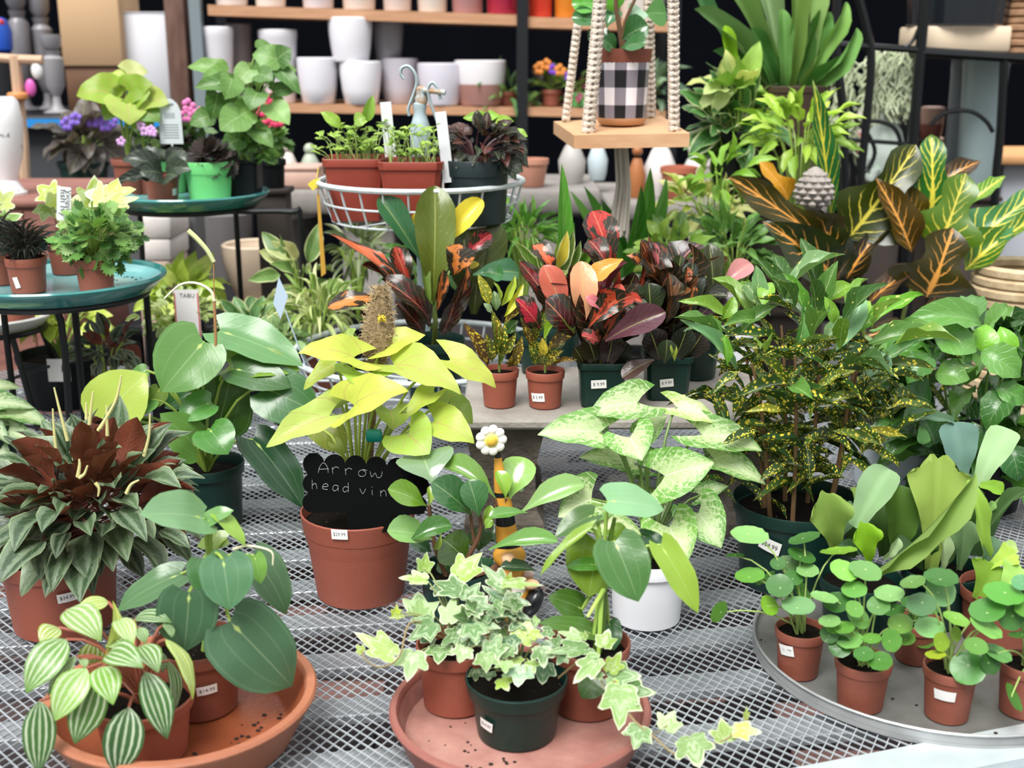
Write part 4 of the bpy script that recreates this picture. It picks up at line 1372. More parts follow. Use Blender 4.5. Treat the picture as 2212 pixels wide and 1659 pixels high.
p.leaves('gloss', [
    (600, 440, 470, 105, 560, .0, .04, 12, '7d9c80'), (1320, 620, 690, 235, 200, .0, .03, 38, '74a04e'), (530, 700, 92, 512, 230, -.02, -.04, 30, '66902f'),  # first leaf: pale sky reflection is mixed into its green
    (1045, 800, 595, 430, 300, -.01, -.02, 20, '33603a'), (1130, 820, 1010, 405, 270, -.02, -.01, 12, '3c6f42'), (1480, 620, 1650, 150, 330, .0, .03, 12, '86b35c'),
    (1430, 620, 1330, 300, 140, -.01, .0, 30, '8ab448'), (1600, 780, 2330, 455, 220, .0, .01, 32, '86ab72'), (1680, 775, 1245, 825, 110, -.01, -.03, 40, '5f9448'),
    (1240, 1200, 2030, 1105, 170, -.02, -.03, 38, '6b9a55'), (600, 1080, 85, 985, 250, -.02, -.05, 28, '79a468'), (340, 1100, 820, 920, 190, -.05, -.04, 28, '3f6d34'),
    (1010, 1330, 720, 1080, 380, .0, .0, 12, '3f5f1c'), (1130, 1210, 1110, 945, 240, .02, .02, 15, '44684a'), (1790, 1440, 1375, 1400, 120, -.02, -.03, 35, '2f4a34'),
    (590, 1230, 340, 1110, 150, .02, .01, 25, '3a6048'), (1200, 1540, 1150, 1290, 220, .01, .01, 15, '35604a'), (900, 1500, 700, 1300, 260, .02, .03, 15, '2f5a2c'),
    (560, 700, 560, 480, 80, -.02, -.01, 25, '9dbd55'), (1180, 900, 1260, 690, 110, -.01, -.01, 20, '8fb548'), (1200, 960, 1290, 860, 90, -.02, -.02, 25, '7fa845'),
    (1560, 480, 1640, 510, 70, .03, .03, 20, 'a8cdbb'), (700, 1000, 620, 1200, 60, -.01, -.01, 30, '8fae4a'), (1250, 1000, 1380, 1010, 220, .03, .03, 20, '4a6f58'),
], stem=False)
p.done()

# ------------------------------------------------------------------ gnome figurine
gp = OnZ(1108, 1338, 0)
gn = thing('garden_gnome', 'garden gnome with a black-banded orange hat and daisy, half hidden behind the ivy', 'figurine', tuple(gp))
OR = mat('gnome_orange', 'e0a03c', .4, var=.15, vscale=40)
BK = mat('gnome_black', '15161a', .3)
SKIN = mat('gnome_skin', 'e3b48d', .5)
BRD = mat('gnome_beard', 'efe6dc', .7, col2='cdbfb2', vscale=60, bump=.6, bscale=120, wave=(1, 1, .25))
def gpt(px, py, d=0.0):
    return At(px, py, gp.y + d)
kk = depth(gp) / F
# hat: bands as pieces of one cone that leans
cent = [(1100, 1212), (1098, 1180), (1094, 1150), (1090, 1110), (1085, 1070), (1080, 1030), (1076, 995), (1074, 968)]
wid = [62, 52, 46, 40, 34, 26, 17, 9]
band = [OR, BK, OR, BK, OR, OR, BK]
cols_ = [0, 1, 0, 0, 1, 0, 1]
hb = MB()
P = smooth_path([gpt(x, y, .005) for x, y in cent], 4)
Wd = []
for i in range(len(cent) - 1):
    for k in range(4):
        Wd.append((wid[i] * (1 - k / 4) + wid[i + 1] * k / 4) * kk * .5)
Wd.append(wid[-1] * kk * .5)
hb.tube(P, Wd, 16)
me = hb.mesh('hat', [OR, BK])
for pl in me.polygons:
    ring = min(pl.vertices) // 16
    y = pix(P[min(ring, len(P) - 1)])[1]
    pl.material_index = 1 if (975 < y < 993 or 1060 < y < 1080 or 1118 < y < 1138 or 1166 < y < 1186) else 0
hat = mk('hat', me, gn)
brim = MB().ball(gpt(1100, 1200, 0), 34 * kk, 18, 10, sc=(1.05, 1.0, .75))
mk('hat_brim', brim.mesh('hat_brim', OR), gn)
mk('nose', MB().ball(gpt(1098, 1207, -.02), 15 * kk, 14, 10, sc=(1, 1, .85)).mesh('nose', SKIN), gn)
bd = MB()
bd.lathe([(.004, -.055), (.014, -.045), (.024, -.02), (.027, 0.0), (.022, .012), (.008, .018)], 18)
mk('beard', bd.mesh('beard', BRD), gn, Matrix.Translation(gpt(1100, 1262, -.004)) @ Matrix.Scale(.75, 4, Vector((0, 1, 0))))
body = MB()
body.lathe([(.024, 0), (.028, .012), (.030, .035), (.026, .06), (.018, .075)], 18)
mk('body', body.mesh('body', OR), gn, Matrix.Translation(gp + Vector((0, .008, .004))))
for (x, y, sx) in ((1150, 1300, 1), (1075, 1320, -1)):
    mk('boot', MB().ball(gpt(x, y, -.012), 24 * kk, 14, 9, sc=(.85, 1.2, 1.5), rot=Matrix.Rotation(math.radians(28), 3, 'Y')).mesh('boot', BK), gn)
mk('hand', MB().ball(gpt(1148, 1262, -.02), 14 * kk, 10, 8, sc=(1.3, .8, .8)).mesh('hand', SKIN), gn)
mk('ear', MB().ball(gpt(1142, 1240, -.01), 10 * kk, 10, 8, sc=(1.2, .6, .8)).mesh('ear', mat('gnome_pink', 'e2c6c0', .5)), gn)
FCt = gpt(1061, 951, -.012)
WPET = mat('daisy_white', 'f7f4ea', .5)
db = MB().ball((0, 0, 0), 17 * kk, 18, 10, sc=(1, .45, 1))
dm = Matrix.Translation(FCt) @ Matrix.Rotation(math.radians(12), 4, 'Z')
da = mk('daisy', db.mesh('daisy', mat('daisy_inner', 'e6dc7a', .5)), gn, dm)
for i in range(9):
    a = 2 * math.pi * i / 9
    pm = MB().ball((math.cos(a) * 23 * kk, 0, math.sin(a) * 23 * kk), 10.5 * kk, 10, 7, sc=(1, .55, 1))
    mk('petal', pm.mesh('petal', WPET), da, dm)
mk('daisy_centre', MB().ball((0, -6 * kk, 0), 11 * kk, 14, 8, sc=(1, .5, 1)).mesh('daisy_centre', mat('daisy_yellow', 'e8bb42', .5, bump=.4)), da, dm)

# ------------------------------------------------------------------ coin-leaf plants on the steel tray
PG, PD, PLt, PY = '67a04c', '3f7038', '8cbf80', '86b84a'
CP = (1512, 1100, 2.967)
def pilea(label, px, py, r, h, Y, rows, sticker=None, seed=1):
    loc = At(px, py, Y)
    loc.z = .0032
    q = Plant('coin_leaf_plant', label, 'potted plant', tuple(loc), crop=CP, seed=seed, group='coin-leaf plants on the steel tray')
    q.Y = Y
    q.pot(r, h, TERRAD, rb=r * .78, rim=.013, lip=.002, soil=.88)
    if sticker:
        q.sticker(*sticker)
    for (cx, cy, a, b_, phi, col) in rows:
        d = q.rnd.uniform(-.02, .015) + (cy - 500) * -.00008
        q.disc('disc', cx, cy, a, b_, phi, d, col)
    q.done('9cb565')
    return q
pilea('small coin-leaf plant at the left rim of the steel tray', 1724, 1440, .0315, .062, 1.348, [
    (318, 170, 122, 58, 8, PLt), (320, 427, 96, 48, -3, PG), (560, 350, 72, 52, 0, '5f8458'), (690, 395, 73, 42, 5, PLt), (650, 300, 92, 40, 22, PD), (890, 272, 118, 26, -5, PY),
    (510, 492, 88, 73, 0, '4d8048'), (650, 525, 75, 38, 62, '55923a'), (630, 622, 106, 58, 5, '86b88c'), (442, 617, 68, 50, 60, '7fb53c'), (125, 660, 75, 42, -60, '4a7a2e'),
    (670, 190, 105, 35, -15, '4c7a48'), (225, 298, 62, 14, 0, PD), (425, 445, 75, 22, -35, '4f8a3a'), (500, 350, 50, 40, 0, PD), (600, 440, 60, 45, 20, PD)], (1699, 1405, 33, 26, '$16.99', 8), 41)
pilea('small coin-leaf plant with the densest leaves, second from the left on the tray', 1859, 1505, .0335, .060, 1.272, [
    (920, 395, 92, 62, 30, '7fb85c'), (1060, 398, 106, 64, 20, '74a868'), (990, 518, 82, 56, 0, '67a056'), (795, 568, 90, 34, 15, PLt), (1213, 543, 94, 52, 0, PLt), (880, 600, 88, 68, 0, PD),
    (1145, 618, 75, 62, 0, '5a8850'), (990, 640, 60, 50, 40, PG), (1010, 690, 90, 58, 55, '79b85c'), (832, 720, 70, 42, 0, PLt), (960, 840, 86, 58, -5, '79b068'), (1100, 830, 62, 32, 0, PG),
    (1225, 840, 62, 76, 0, '5f9848'), (1285, 735, 80, 62, 0, '6b9844'), (900, 880, 75, 70, 0, PD), (1050, 930, 65, 50, 0, '4a8040'), (1155, 975, 78, 62, 0, '4f8a38'), (870, 770, 60, 30, 0, PG),
    (830, 800, 60, 60, 0, PD), (920, 760, 70, 40, 0, PG)], None, 42)
pilea('small coin-leaf plant right of the middle of the tray, large round leaf in front', 2045, 1530, .0315, .065, 1.248, [
    (1365, 470, 82, 42, -12, '6f9a5c'), (1545, 440, 110, 55, 10, PD), (1540, 525, 102, 88, 60, '72a874'), (1420, 612, 95, 75, 0, '5f8a68'), (1470, 760, 93, 65, 5, '86bf84'), (1640, 705, 85, 40, 25, '7fb454'),
    (1830, 760, 112, 52, 35, '86c070'), (1840, 650, 112, 75, -5, '55904c'), (1990, 690, 80, 88, 0, PD), (1510, 935, 65, 30, 0, 'a9bf3e'), (1718, 1020, 112, 108, 0, '4c9040'), (1545, 850, 48, 64, 0, '86a83a'),
    (1770, 880, 75, 55, 20, PG), (1860, 980, 60, 80, 0, PD), (1640, 800, 30, 50, 0, '86a848')], (2041, 1503, 43, 26, '$16.99', 0), 43)
pilea('small coin-leaf plant cut off at the right edge, on the steel tray', 2206, 1528, .0315, .065, 1.258, [
    (1945, 545, 125, 72, 15, '5aa044'), (1905, 925, 95, 48, 30, '6faa68'), (2005, 1205, 95, 28, 70, '4c8a38'), (2060, 810, 80, 25, 0, PD), (2060, 470, 60, 50, 0, '5a9a70'), (2110, 640, 90, 60, 0, PG), (2150, 760, 90, 60, 20, '6aa84c'), (2200, 560, 90, 60, 10, PG), (2180, 900, 80, 60, 0, PD)], None, 44)
pilea('small coin-leaf plant behind the others near the middle of the tray', 1975, 1420, .031, .055, 1.385, [
    (1310, 830, 70, 45, 0, '5a8840'), (1300, 760, 60, 40, 10, PD), (1400, 700, 70, 40, 10, PD), (1240, 650, 70, 45, 0, PD), (1350, 600, 60, 40, 0, PD), (1440, 860, 60, 35, 0, '55803a'), (1200, 560, 60, 40, 0, '3f6a38'), (1480, 640, 60, 40, 0, PD)], None, 45)

# ------------------------------------------------------------------ staghorn ferns behind them
CS = (1700, 900, 4.32)
SA, SB, SCo = '93b47c', '86a248', 'a0c05c'
def stag(label, px, py, Y, rows, potm, r=.055, h=.075, seed=1, z=.0032):
    loc = At(px, py, Y)
    loc.z = z
    q = Plant('staghorn_fern', label, 'potted plant', tuple(loc), crop=CS, seed=seed)
    q.Y = Y
    q.pot(r, h, potm, rb=r * .8)
    q.top = None
    for row in rows:
        q.leaf(*row, stem=False)
    q.done()
    return q
stag('staghorn fern with broad pale fronds, left one behind the coin-leaf plants', 1850, 1355, 1.47, [
    ('strap', 640, 1040, 960, 492, 340, .0, .03, 10, 'a3c396'), ('trumpet', 440, 1250, 330, 700, 400, .0, -.02, 12, '8aa550'), ('trumpet', 760, 1360, 690, 985, 280, -.04, -.05, 15, '86b428'),
    ('strap', 1010, 1230, 1050, 640, 330, .05, .06, 20, '55752f'), ('strap', 830, 1430, 1760, 522, 150, -.03, -.08, 22, '93ae62'), ('trumpet', 420, 1240, 560, 780, 210, .03, .03, 25, '6a8a64'),
    ('strap', 900, 1330, 1040, 1130, 90, -.03, -.03, 35, 'a3b88c'), ('strap', 700, 1300, 480, 1200, 90, -.02, -.03, 35, '4c6a4a'), ('strap', 1000, 1350, 1200, 1220, 300, .02, .03, 20, '35502a'),
    ('strap', 640, 800, 600, 660, 60, .03, .04, 30, '8aa550'), ('strap', 900, 1300, 860, 780, 320, .08, .10, 20, '48642f'), ('trumpet', 1130, 1380, 1230, 900, 300, .06, .08, 20, '4f6f4a'), ('strap', 560, 1300, 700, 900, 260, .06, .07, 20, '3f5c2c')], DKGREEN, seed=51)
stag('staghorn fern with one tall yellow-green trumpet frond, beside the tray centre', 2025, 1335, 1.50, [
    ('trumpet', 1335, 1420, 1410, 360, 560, .0, .02, 8, '93a852'), ('strap', 1810, 1420, 1690, 592, 130, -.04, -.05, 25, 'a0c258'), ('strap', 1610, 540, 1540, 52, 340, .10, .13, 15, '71908a'), ('strap', 1640, 1000, 1600, 520, 330, .08, .10, 15, '5c7a62'),
    ('strap', 1560, 60, 1140, 30, 130, .13, .15, 30, '6c8a74'), ('strap', 1250, 95, 1270, 255, 120, .14, .13, 15, '66945a'), ('strap', 1790, 650, 2090, 120, 290, .06, .10, 12, 'a3bf92'), ('strap', 1690, 1000, 1700, 620, 190, .05, .05, 20, '4a6f34'),
    ('trumpet', 1600, 1430, 1650, 955, 280, -.01, .0, 15, '6d8a60'), ('strap', 1800, 640, 2020, 705, 130, .04, .03, 30, '86b03a'), ('strap', 1460, 1400, 1530, 1090, 90, .01, .02, 30, '8aa878'), ('strap', 1420, 1420, 1440, 1050, 110, -.01, .0, 30, '9dae86'), ('trumpet', 1560, 1400, 1500, 800, 340, .07, .09, 20, '42603a'), ('strap', 1760, 1300, 1830, 800, 260, .08, .1, 20, '3c5834'), ('trumpet', 1300, 1440, 1180, 1180, 330, .01, .0, 20, '33502a')], DKGREEN, seed=52)
stag('staghorn fern with lobed lime shield fronds at the lower right edge', 2160, 1330, 1.44, [
    ('trumpet', 1760, 1700, 1960, 1380, 480, -.03, -.02, 12, '86ab3c'), ('trumpet', 1850, 1430, 2150, 1290, 240, -.02, -.02, 20, 'b4cf5c'), ('trumpet', 1980, 1650, 2220, 1430, 330, -.04, -.04, 15, 'a5cc6c'), ('strap', 1960, 1250, 2150, 1230, 130, .02, .02, 25, 'c3dc8c'),
    ('strap', 1880, 1060, 2240, 700, 130, .05, .07, 25, '4c6a3c'), ('strap', 1850, 900, 2240, 740, 90, .08, .1, 30, '8fb06c'), ('strap', 1830, 1400, 1930, 1120, 160, .0, .01, 20, '5c7a60'), ('strap', 1840, 900, 1930, 790, 80, .05, .05, 30, '7fa45c')], TERRAD, seed=53)
# ------------------------------------------------------------------ gold dust crotons
def golddust(label, loc, Y, potr, poth, potm, cx, cy, rx, ry, nlow, ntop, seed, stickerargs=None, sq=0, ntr=7, name='gold_dust_croton'):
    q = Plant(name, label, 'potted plant', tuple(loc), seed=seed)
    q.Y = Y
    q.pot(potr, poth, potm, rb=potr * .82, rim=.02, sq=sq)
    if stickerargs:
        q.sticker(*stickerargs)
    C = At(cx, cy, Y)
    k = depth(C) / F
    RX_, RZ_ = rx * k, ry * k
    rn = q.rnd
    tw = mat('woody_stem', '8a6a48', .8, var=.3, vscale=50)
    tips = []
    for i in range(ntr):
        a = 6.283 * i / ntr + rn.uniform(-.2, .2)
        s0 = q.top + Vector((math.cos(a), math.sin(a), 0)) * potr * .5
        m1 = s0 + Vector((math.cos(a) * .012, math.sin(a) * .012, .09))
        e = C + Vector((math.cos(a) * RX_ * .55, math.sin(a) * RX_ * .55, rn.uniform(-.0, .6) * RZ_))
        q.path([s0, m1, m1.lerp(e, .5) + Vector((0, 0, .02)), e], .0036, 'woody_stem', tw, taper=.45)
        tips.append((m1, e))
    for i in range(nlow):
        m1, e = tips[i % ntr]
        f = rn.uniform(-.12, 1.0)
        b = m1.lerp(e, f) + Vector((rn.uniform(-1, 1), rn.uniform(-1, 1), rn.uniform(-1, 1))) * .055
        a = rn.uniform(0, 6.283)
        A = Vector((math.cos(a), math.sin(a) - .2, rn.uniform(-.45, .65))).normalized()
        ln = rn.uniform(.05, .10)
        q.leaf3('spot', b, b + A * ln, ln * rn.uniform(.13, .22), Vector((rn.uniform(-.5, .5), rn.uniform(-.9, .3), 1)), rn.choice(['3a5a2c', '2f4f28', '456430', '2a4a2c', '557038', '34582a']))
    for i in range(ntop):
        a = i * 2.39996
        r = math.sqrt((i + .5) / ntop)
        b = C + Vector((math.cos(a) * RX_ * r * .85, math.sin(a) * RX_ * r * .85, RZ_ * (.25 + .5 * (1 - r * r)) + rn.uniform(-.03, .03)))
        A = Vector((math.cos(a) * r * 1.2 + rn.uniform(-.6, .6), math.sin(a) * r * 1.1 + rn.uniform(-.6, .4), rn.uniform(.0, .9))).normalized()
        ln = rn.uniform(.06, .095)
        q.leaf3('fewspot', b, b + A * ln, ln * rn.uniform(.26, .36), Vector((rn.uniform(-.4, .4), rn.uniform(-.8, .1), .8)), rn.choice(['55803f', '5f8f45', '7ba345', '47703a', '6f9468', '3f6434', '6a983a']))
    return q
loc = OnZ(1712, 1248, 0)
q = golddust('gold dust croton with yellow-speckled leaves in the big dark green pot, tagged 34.99', loc, loc.y, .094, .125, DKGREEN, 1730, 812, 235, 200, 242, 30, 61, (1662, 1180, 50, 32, '$34.99', -14))
q.Y = q.loc.y
q.leaves('fewspot', [(1640, 655, 1632, 572, 34, 0, 0, 20, '7aa878'), (1648, 660, 1668, 610, 36, -.02, 0, 20, '86b84a'), (1800, 760, 1866, 620, 42, -.03, .0, 15, '8ab89a'), (1835, 710, 1880, 650, 40, -.02, .0, 20, '86b84a'),
                     (1745, 690, 1690, 590, 24, -.03, .0, 25, '5f9a3c'), (1770, 665, 1842, 615, 38, 0, .02, 30, '7fb03c'), (1850, 720, 1995, 637, 34, -.02, .02, 30, '6fae3a'), (1885, 800, 2030, 725, 30, -.04, -.02, 30, '7ab07a'),
                     (1590, 800, 1468, 690, 26, -.04, -.03, 30, '6f9f78'), (1560, 690, 1585, 640, 30, -.03, -.02, 20, '7fb03c'), (1570, 790, 1560, 720, 20, -.06, -.05, 20, '6fae3a'), (1900, 830, 1880, 750, 60, -.05, -.03, 15, '86b09a'),
                     (1800, 700, 1780, 640, 26, -.05, -.05, 20, '86b84a'), (1600, 720, 1680, 660, 30, -.05, -.04, 30, '55803f'), (1720, 760, 1740, 640, 34, -.04, -.02, 20, '5a8f50')], stem=False)
q.leaves('spot', [(1760, 880, 1860, 852, 22, -.11, -.11, 30, '55702c'), (1700, 830, 1630, 760, 22, -.1, -.12, 30, '55702c'), (1760, 840, 1850, 800, 22, -.1, -.1, 30, '6f7f2c'), (1700, 890, 1610, 890, 18, -.1, -.1, 35, '7f862c'),
                  (1850, 930, 1960, 945, 20, -.08, -.07, 30, '8a8a2c'), (1860, 960, 1945, 1010, 18, -.08, -.09, 30, '3a5528'), (1740, 960, 1750, 1040, 24, -.1, -.12, 15, '2f4a24'), (1800, 930, 1900, 960, 24, -.1, -.1, 30, '55702c'),
                  (1600, 800, 1540, 850, 18, -.1, -.12, 30, '3a5528'), (1640, 930, 1560, 960, 22, -.1, -.12, 30, '2f4a24'), (1700, 1000, 1640, 1040, 22, -.1, -.12, 20, '3a5528'), (1820, 990, 1900, 1040, 18, -.09, -.1, 30, '3a5528')], stem=False)
q.done()
loc = OnZ(1915, 1052, 0)
q = golddust('small speckled croton in a pale blue-white faceted pot', loc, loc.y, .062, .115, mat('pale_blue_pot', 'd5e0ea', .35), 1930, 890, 90, 90, 45, 10, 62, sq=5, ntr=4, name='speckled_croton')
q.done()

# ------------------------------------------------------------------ glossy coffee-like plant at the right edge
loc = OnZ(2120, 1090, 0)
p = Plant('coffee_plant', 'bushy plant with broad wavy glossy green leaves at the right edge', 'potted plant', tuple(loc), seed=64)
p.Y = loc.y
p.pot(.075, .13, BLACKP)
rn = p.rnd
Cc = At(2110, 880, p.Y)
kx = depth(Cc) / F
for st in range(7):
    a = 6.283 * st / 7
    p.path([p.top + Vector((math.cos(a) * .03, math.sin(a) * .03, 0)), Cc + Vector((math.cos(a) * .09, math.sin(a) * .08, -.02)), Cc + Vector((math.cos(a) * .12, math.sin(a) * .1, .10))], .003, 'stem', mat('green_twig', '6a8a3a', .5))
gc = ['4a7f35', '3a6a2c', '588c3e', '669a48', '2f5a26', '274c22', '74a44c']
for i in range(150):
    th = rn.uniform(0, 6.283)
    z = rn.uniform(-1, 1)
    r = math.sqrt(max(0, 1 - z * z)) * rn.uniform(.55, 1)
    b = Cc + Vector((math.cos(th) * r * 165 * kx, math.sin(th) * r * .13, z * 175 * kx))
    A = Vector((math.cos(th), math.sin(th) * .8 - .2, rn.uniform(-.5, .5))).normalized()
    ln = rn.uniform(.07, .105)
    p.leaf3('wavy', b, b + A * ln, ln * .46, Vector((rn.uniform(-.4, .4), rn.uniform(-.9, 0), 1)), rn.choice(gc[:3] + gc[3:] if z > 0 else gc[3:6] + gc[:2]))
p.leaves('wavy', [(2120, 700, 1945, 700, 62, -.13, -.14, 30, '62954f'), (2090, 700, 2110, 640, 62, -.1, -.06, 15, '659858'), (2120, 760, 2130, 700, 56, -.12, -.1, 15, '7ab83c'), (2180, 770, 2160, 705, 46, -.12, -.1, 15, '7ab83c'),
                  (1990, 720, 1915, 760, 60, -.11, -.13, 25, '4c883c'), (2020, 730, 2110, 760, 70, -.14, -.16, 25, '679c52'), (2120, 760, 2205, 815, 70, -.14, -.16, 20, '62964c'), (2020, 810, 2095, 820, 56, -.15, -.17, 25, '6a9c50'),
                  (2010, 870, 1940, 850, 80, -.12, -.13, 20, '2f5f2a'), (2180, 850, 2130, 930, 66, -.15, -.17, 15, '3f7534'), (2150, 840, 2215, 870, 50, -.15, -.15, 25, '55903f'), (2020, 960, 1990, 900, 60, -.12, -.12, 15, '2f5a30'),
                  (2110, 980, 2100, 910, 60, -.15, -.14, 15, '376c2e'), (2180, 960, 2200, 1040, 70, -.14, -.16, 12, '2f6433'), (2010, 770, 1960, 830, 60, -.14, -.16, 20, '4a8238')], stem=False)
p.done('5a7a34')

# ------------------------------------------------------------------ petra croton at the upper right
loc = OnZ(1905, 862, 0)
p = Plant('petra_croton', 'large croton with yellow and orange veined leathery leaves at the upper right', 'potted plant', tuple(loc), seed=66)
p.Y = loc.y
p.pot(.085, .13, BLACKP)
gs = mat('croton_stem', '6f7f3a', .5)
p.path([p.top + Vector((-.04, 0, 0)), (1850, 640), (1828, 560), (1815, 500)], .005, 'stem', gs)
p.path([p.top + Vector((.02, 0, 0)), (1960, 650), (1990, 580), (2010, 520)], .005, 'stem', gs)
p.path([p.top + Vector((.05, 0, 0)), (2020, 680), (2060, 590)], .005, 'stem', gs)
p.top = None
BRZ, OLV = '3a3614', '34400f'
for row in [
    ('petran', 1797, 480, 1756, 172, 46, .03, .0, 10, '2f7040'), ('petrag', 2012, 470, 2011, 290, 118, .05, .08, 8, '2f6f2c'), ('petrad', 1815, 562, 1573, 382, 128, -.04, -.10, 15, BRZ),
    ('petraw', 1808, 602, 1648, 478, 104, -.08, -.12, 15, '25300f'), ('petrad', 1704, 430, 1640, 350, 60, -.02, -.02, 25, 'c08a22'), ('petrao', 1832, 516, 1978, 312, 168, .0, .04, 12, OLV),
    ('petraw', 1970, 545, 1890, 383, 66, -.03, -.02, 30, '4a3a14'), ('petrao', 2027, 536, 2086, 374, 160, -.03, .0, 10, '4f7020'), ('petrad', 2002, 642, 2058, 492, 190, -.08, -.08, 10, BRZ),
    ('petrag', 2098, 530, 2250, 412, 110, .02, .05, 20, '3f7a4a'), ('petrag', 2086, 584, 2250, 468, 80, -.02, .02, 25, '3f6a24'), ('petraw', 2028, 398, 2118, 348, 48, .10, .11, 25, '33240f'),
    ('petrad', 1830, 602, 1925, 478, 78, -.03, .0, 25, '241f0c'), ('petraw', 1880, 652, 2000, 566, 44, -.06, -.06, 30, '4a3a30'), ('petraw', 1962, 712, 1862, 732, 42, -.12, -.14, 30, '3a3018'),
    ('petraw', 1812, 602, 1768, 450, 84, -.06, -.08, 12, '2a3212'), ('petran', 2092, 442, 2172, 380, 34, .05, .07, 25, '55903c'), ('petrag', 1900, 470, 1975, 370, 70, .08, .1, 20, '3a6a20'), ('petraw', 1990, 480, 1935, 395, 60, .02, .03, 20, '4a4012'),
    ('petrao', 2040, 470, 1960, 430, 70, .06, .08, 20, '3f5a1c'), ('petraw', 1890, 640, 1700, 650, 60, .02, .0, 30, '2a2a12'), ('petraw', 2000, 660, 2110, 660, 60, .03, .02, 30, '3f3a2c')]:
    p.leaf(*row, stem=False)
p.done()

# ------------------------------------------------------------------ big mottled croton in round green pot
RED, DRED, ORG, SAL, BLK, CRM, PUR = 'b03a30', '6a1f22', 'd9803c', 'd97862', '2a2016', 'a52c3e', '4a2a34'
loc = At(938, 790, 2.17)
loc.z = .112
p = Plant('mottled_croton', 'croton with olive, yellow and red-black mottled leaves in a round dark green pot', 'potted plant', tuple(loc), crop=(700, 380, 5.53), seed=68)
p.Y = 2.14
p.pot(.058, .125, DKGREEN, rb=.048, rim=.02)
p.path([p.top, (1330, 1750), (1310, 1560)], .006, 'stem', gs)
p.top = None
for row in [
    ('spoon', 1300, 1500, 1320, 118, 500, -.02, .02, 6, '62702a'), ('plainc', 1155, 1010, 650, 255, 320, .02, .03, 15, '3a6a45'), ('plainc', 1195, 800, 1095, 440, 170, .04, .05, 10, 'd9c438'), ('spoon', 1400, 900, 1888, 280, 260, .03, .05, 15, 'ecd94a'),
    ('plainc', 1790, 1650, 1840, 450, 720, .08, .10, 10, '3f4a1c'), ('plainc', 1700, 1500, 1650, 560, 560, .06, .08, 10, '39401a'), ('redc', 1160, 1520, 75, 700, 260, -.04, -.06, 20, 'c2603c'), ('redc', 1020, 1330, 835, 850, 290, -.01, .0, 8, RED),
    ('redc', 930, 1340, 455, 1065, 190, -.06, -.08, 25, DRED), ('redc', 660, 1470, 40, 1580, 290, -.08, -.1, 25, 'd98a40'), ('redc', 1680, 990, 1995, 690, 210, -.03, -.02, 20, CRM), ('redc', 1560, 1180, 1610, 815, 400, -.05, -.04, 12, ORG),
    ('redc', 1350, 1600, 1425, 1120, 170, -.05, -.05, 12, 'c06a34'), ('redc', 1260, 1750, 690, 1240, 320, -.05, -.09, 18, '4a1a1a'), ('redc', 1650, 1420, 1705, 1060, 110, -.05, -.05, 20, 'c8703a'), ('redc', 1400, 1850, 1690, 1180, 270, -.03, -.04, 15, '3a1c18'),
    ('redc', 1260, 1800, 1000, 1300, 270, -.02, -.03, 15, '35151a'), ('plainc', 1230, 1600, 1150, 1000, 120, -.03, -.02, 25, '6f8a3c'), ('plainc', 1900, 1150, 2140, 1190, 190, .0, .0, 30, '3f7a45'), ('plainc', 1760, 1010, 1800, 1100, 120, -.03, -.03, 20, 'd0c050'),
    ('redc', 1200, 1900, 850, 1500, 260, -.06, -.09, 15, '451a1c'), ('redc', 1400, 1900, 1560, 1500, 260, -.06, -.07, 15, '2c1414'), ('plainc', 1780, 1180, 2330, 1160, 260, .04, .05, 25, '4a7a58')]:
    p.leaf(*row, stem=False)
p.done()

# ------------------------------------------------------------------ red crotons in square pots on the concrete bench
def sqcroton(label, px, Y, rows, sticker, seed, fill):
    loc = At(px, 850, Y)
    loc.z = cbz + .0005
    q = Plant('red_croton', label, 'potted plant', tuple(loc), crop=(1050, 400, 3.687), seed=seed)
    q.Y = Y
    q.pot(.040, .074, DKGREEN, rb=.033, rim=.012, lip=.003, sq=9)
    if sticker:
        q.sticker(*sticker, sq=True)
    q.path([q.top, q.top + Vector((0, 0, .05)), q.top + Vector((0, -.005, .09))], .004, 'stem', gs)
    q.top0 = q.top
    q.top = None
    for row in rows:
        q.leaf(*row, stem=False)
    rn = q.rnd
    T0 = q.top0
    for i in range(40):
        a = i * 2.4 + rn.uniform(-.3, .3)
        th = rn.uniform(.25, 1.35)
        d = Vector((math.cos(a) * math.sin(th), math.sin(a) * math.sin(th), math.cos(th)))
        b = T0 + Vector((0, 0, rn.uniform(.0, .09))) + d * .008
        ln = rn.uniform(.07, .12)
        c_ = fill[rn.randrange(len(fill))]
        q.leaf3('redc' if rn.random() < .55 else 'plainc', b, b + d * ln, ln * rn.uniform(.26, .4), Vector((rn.uniform(-.7, .7), rn.uniform(-.9, .2), .7)), c_)
    return q
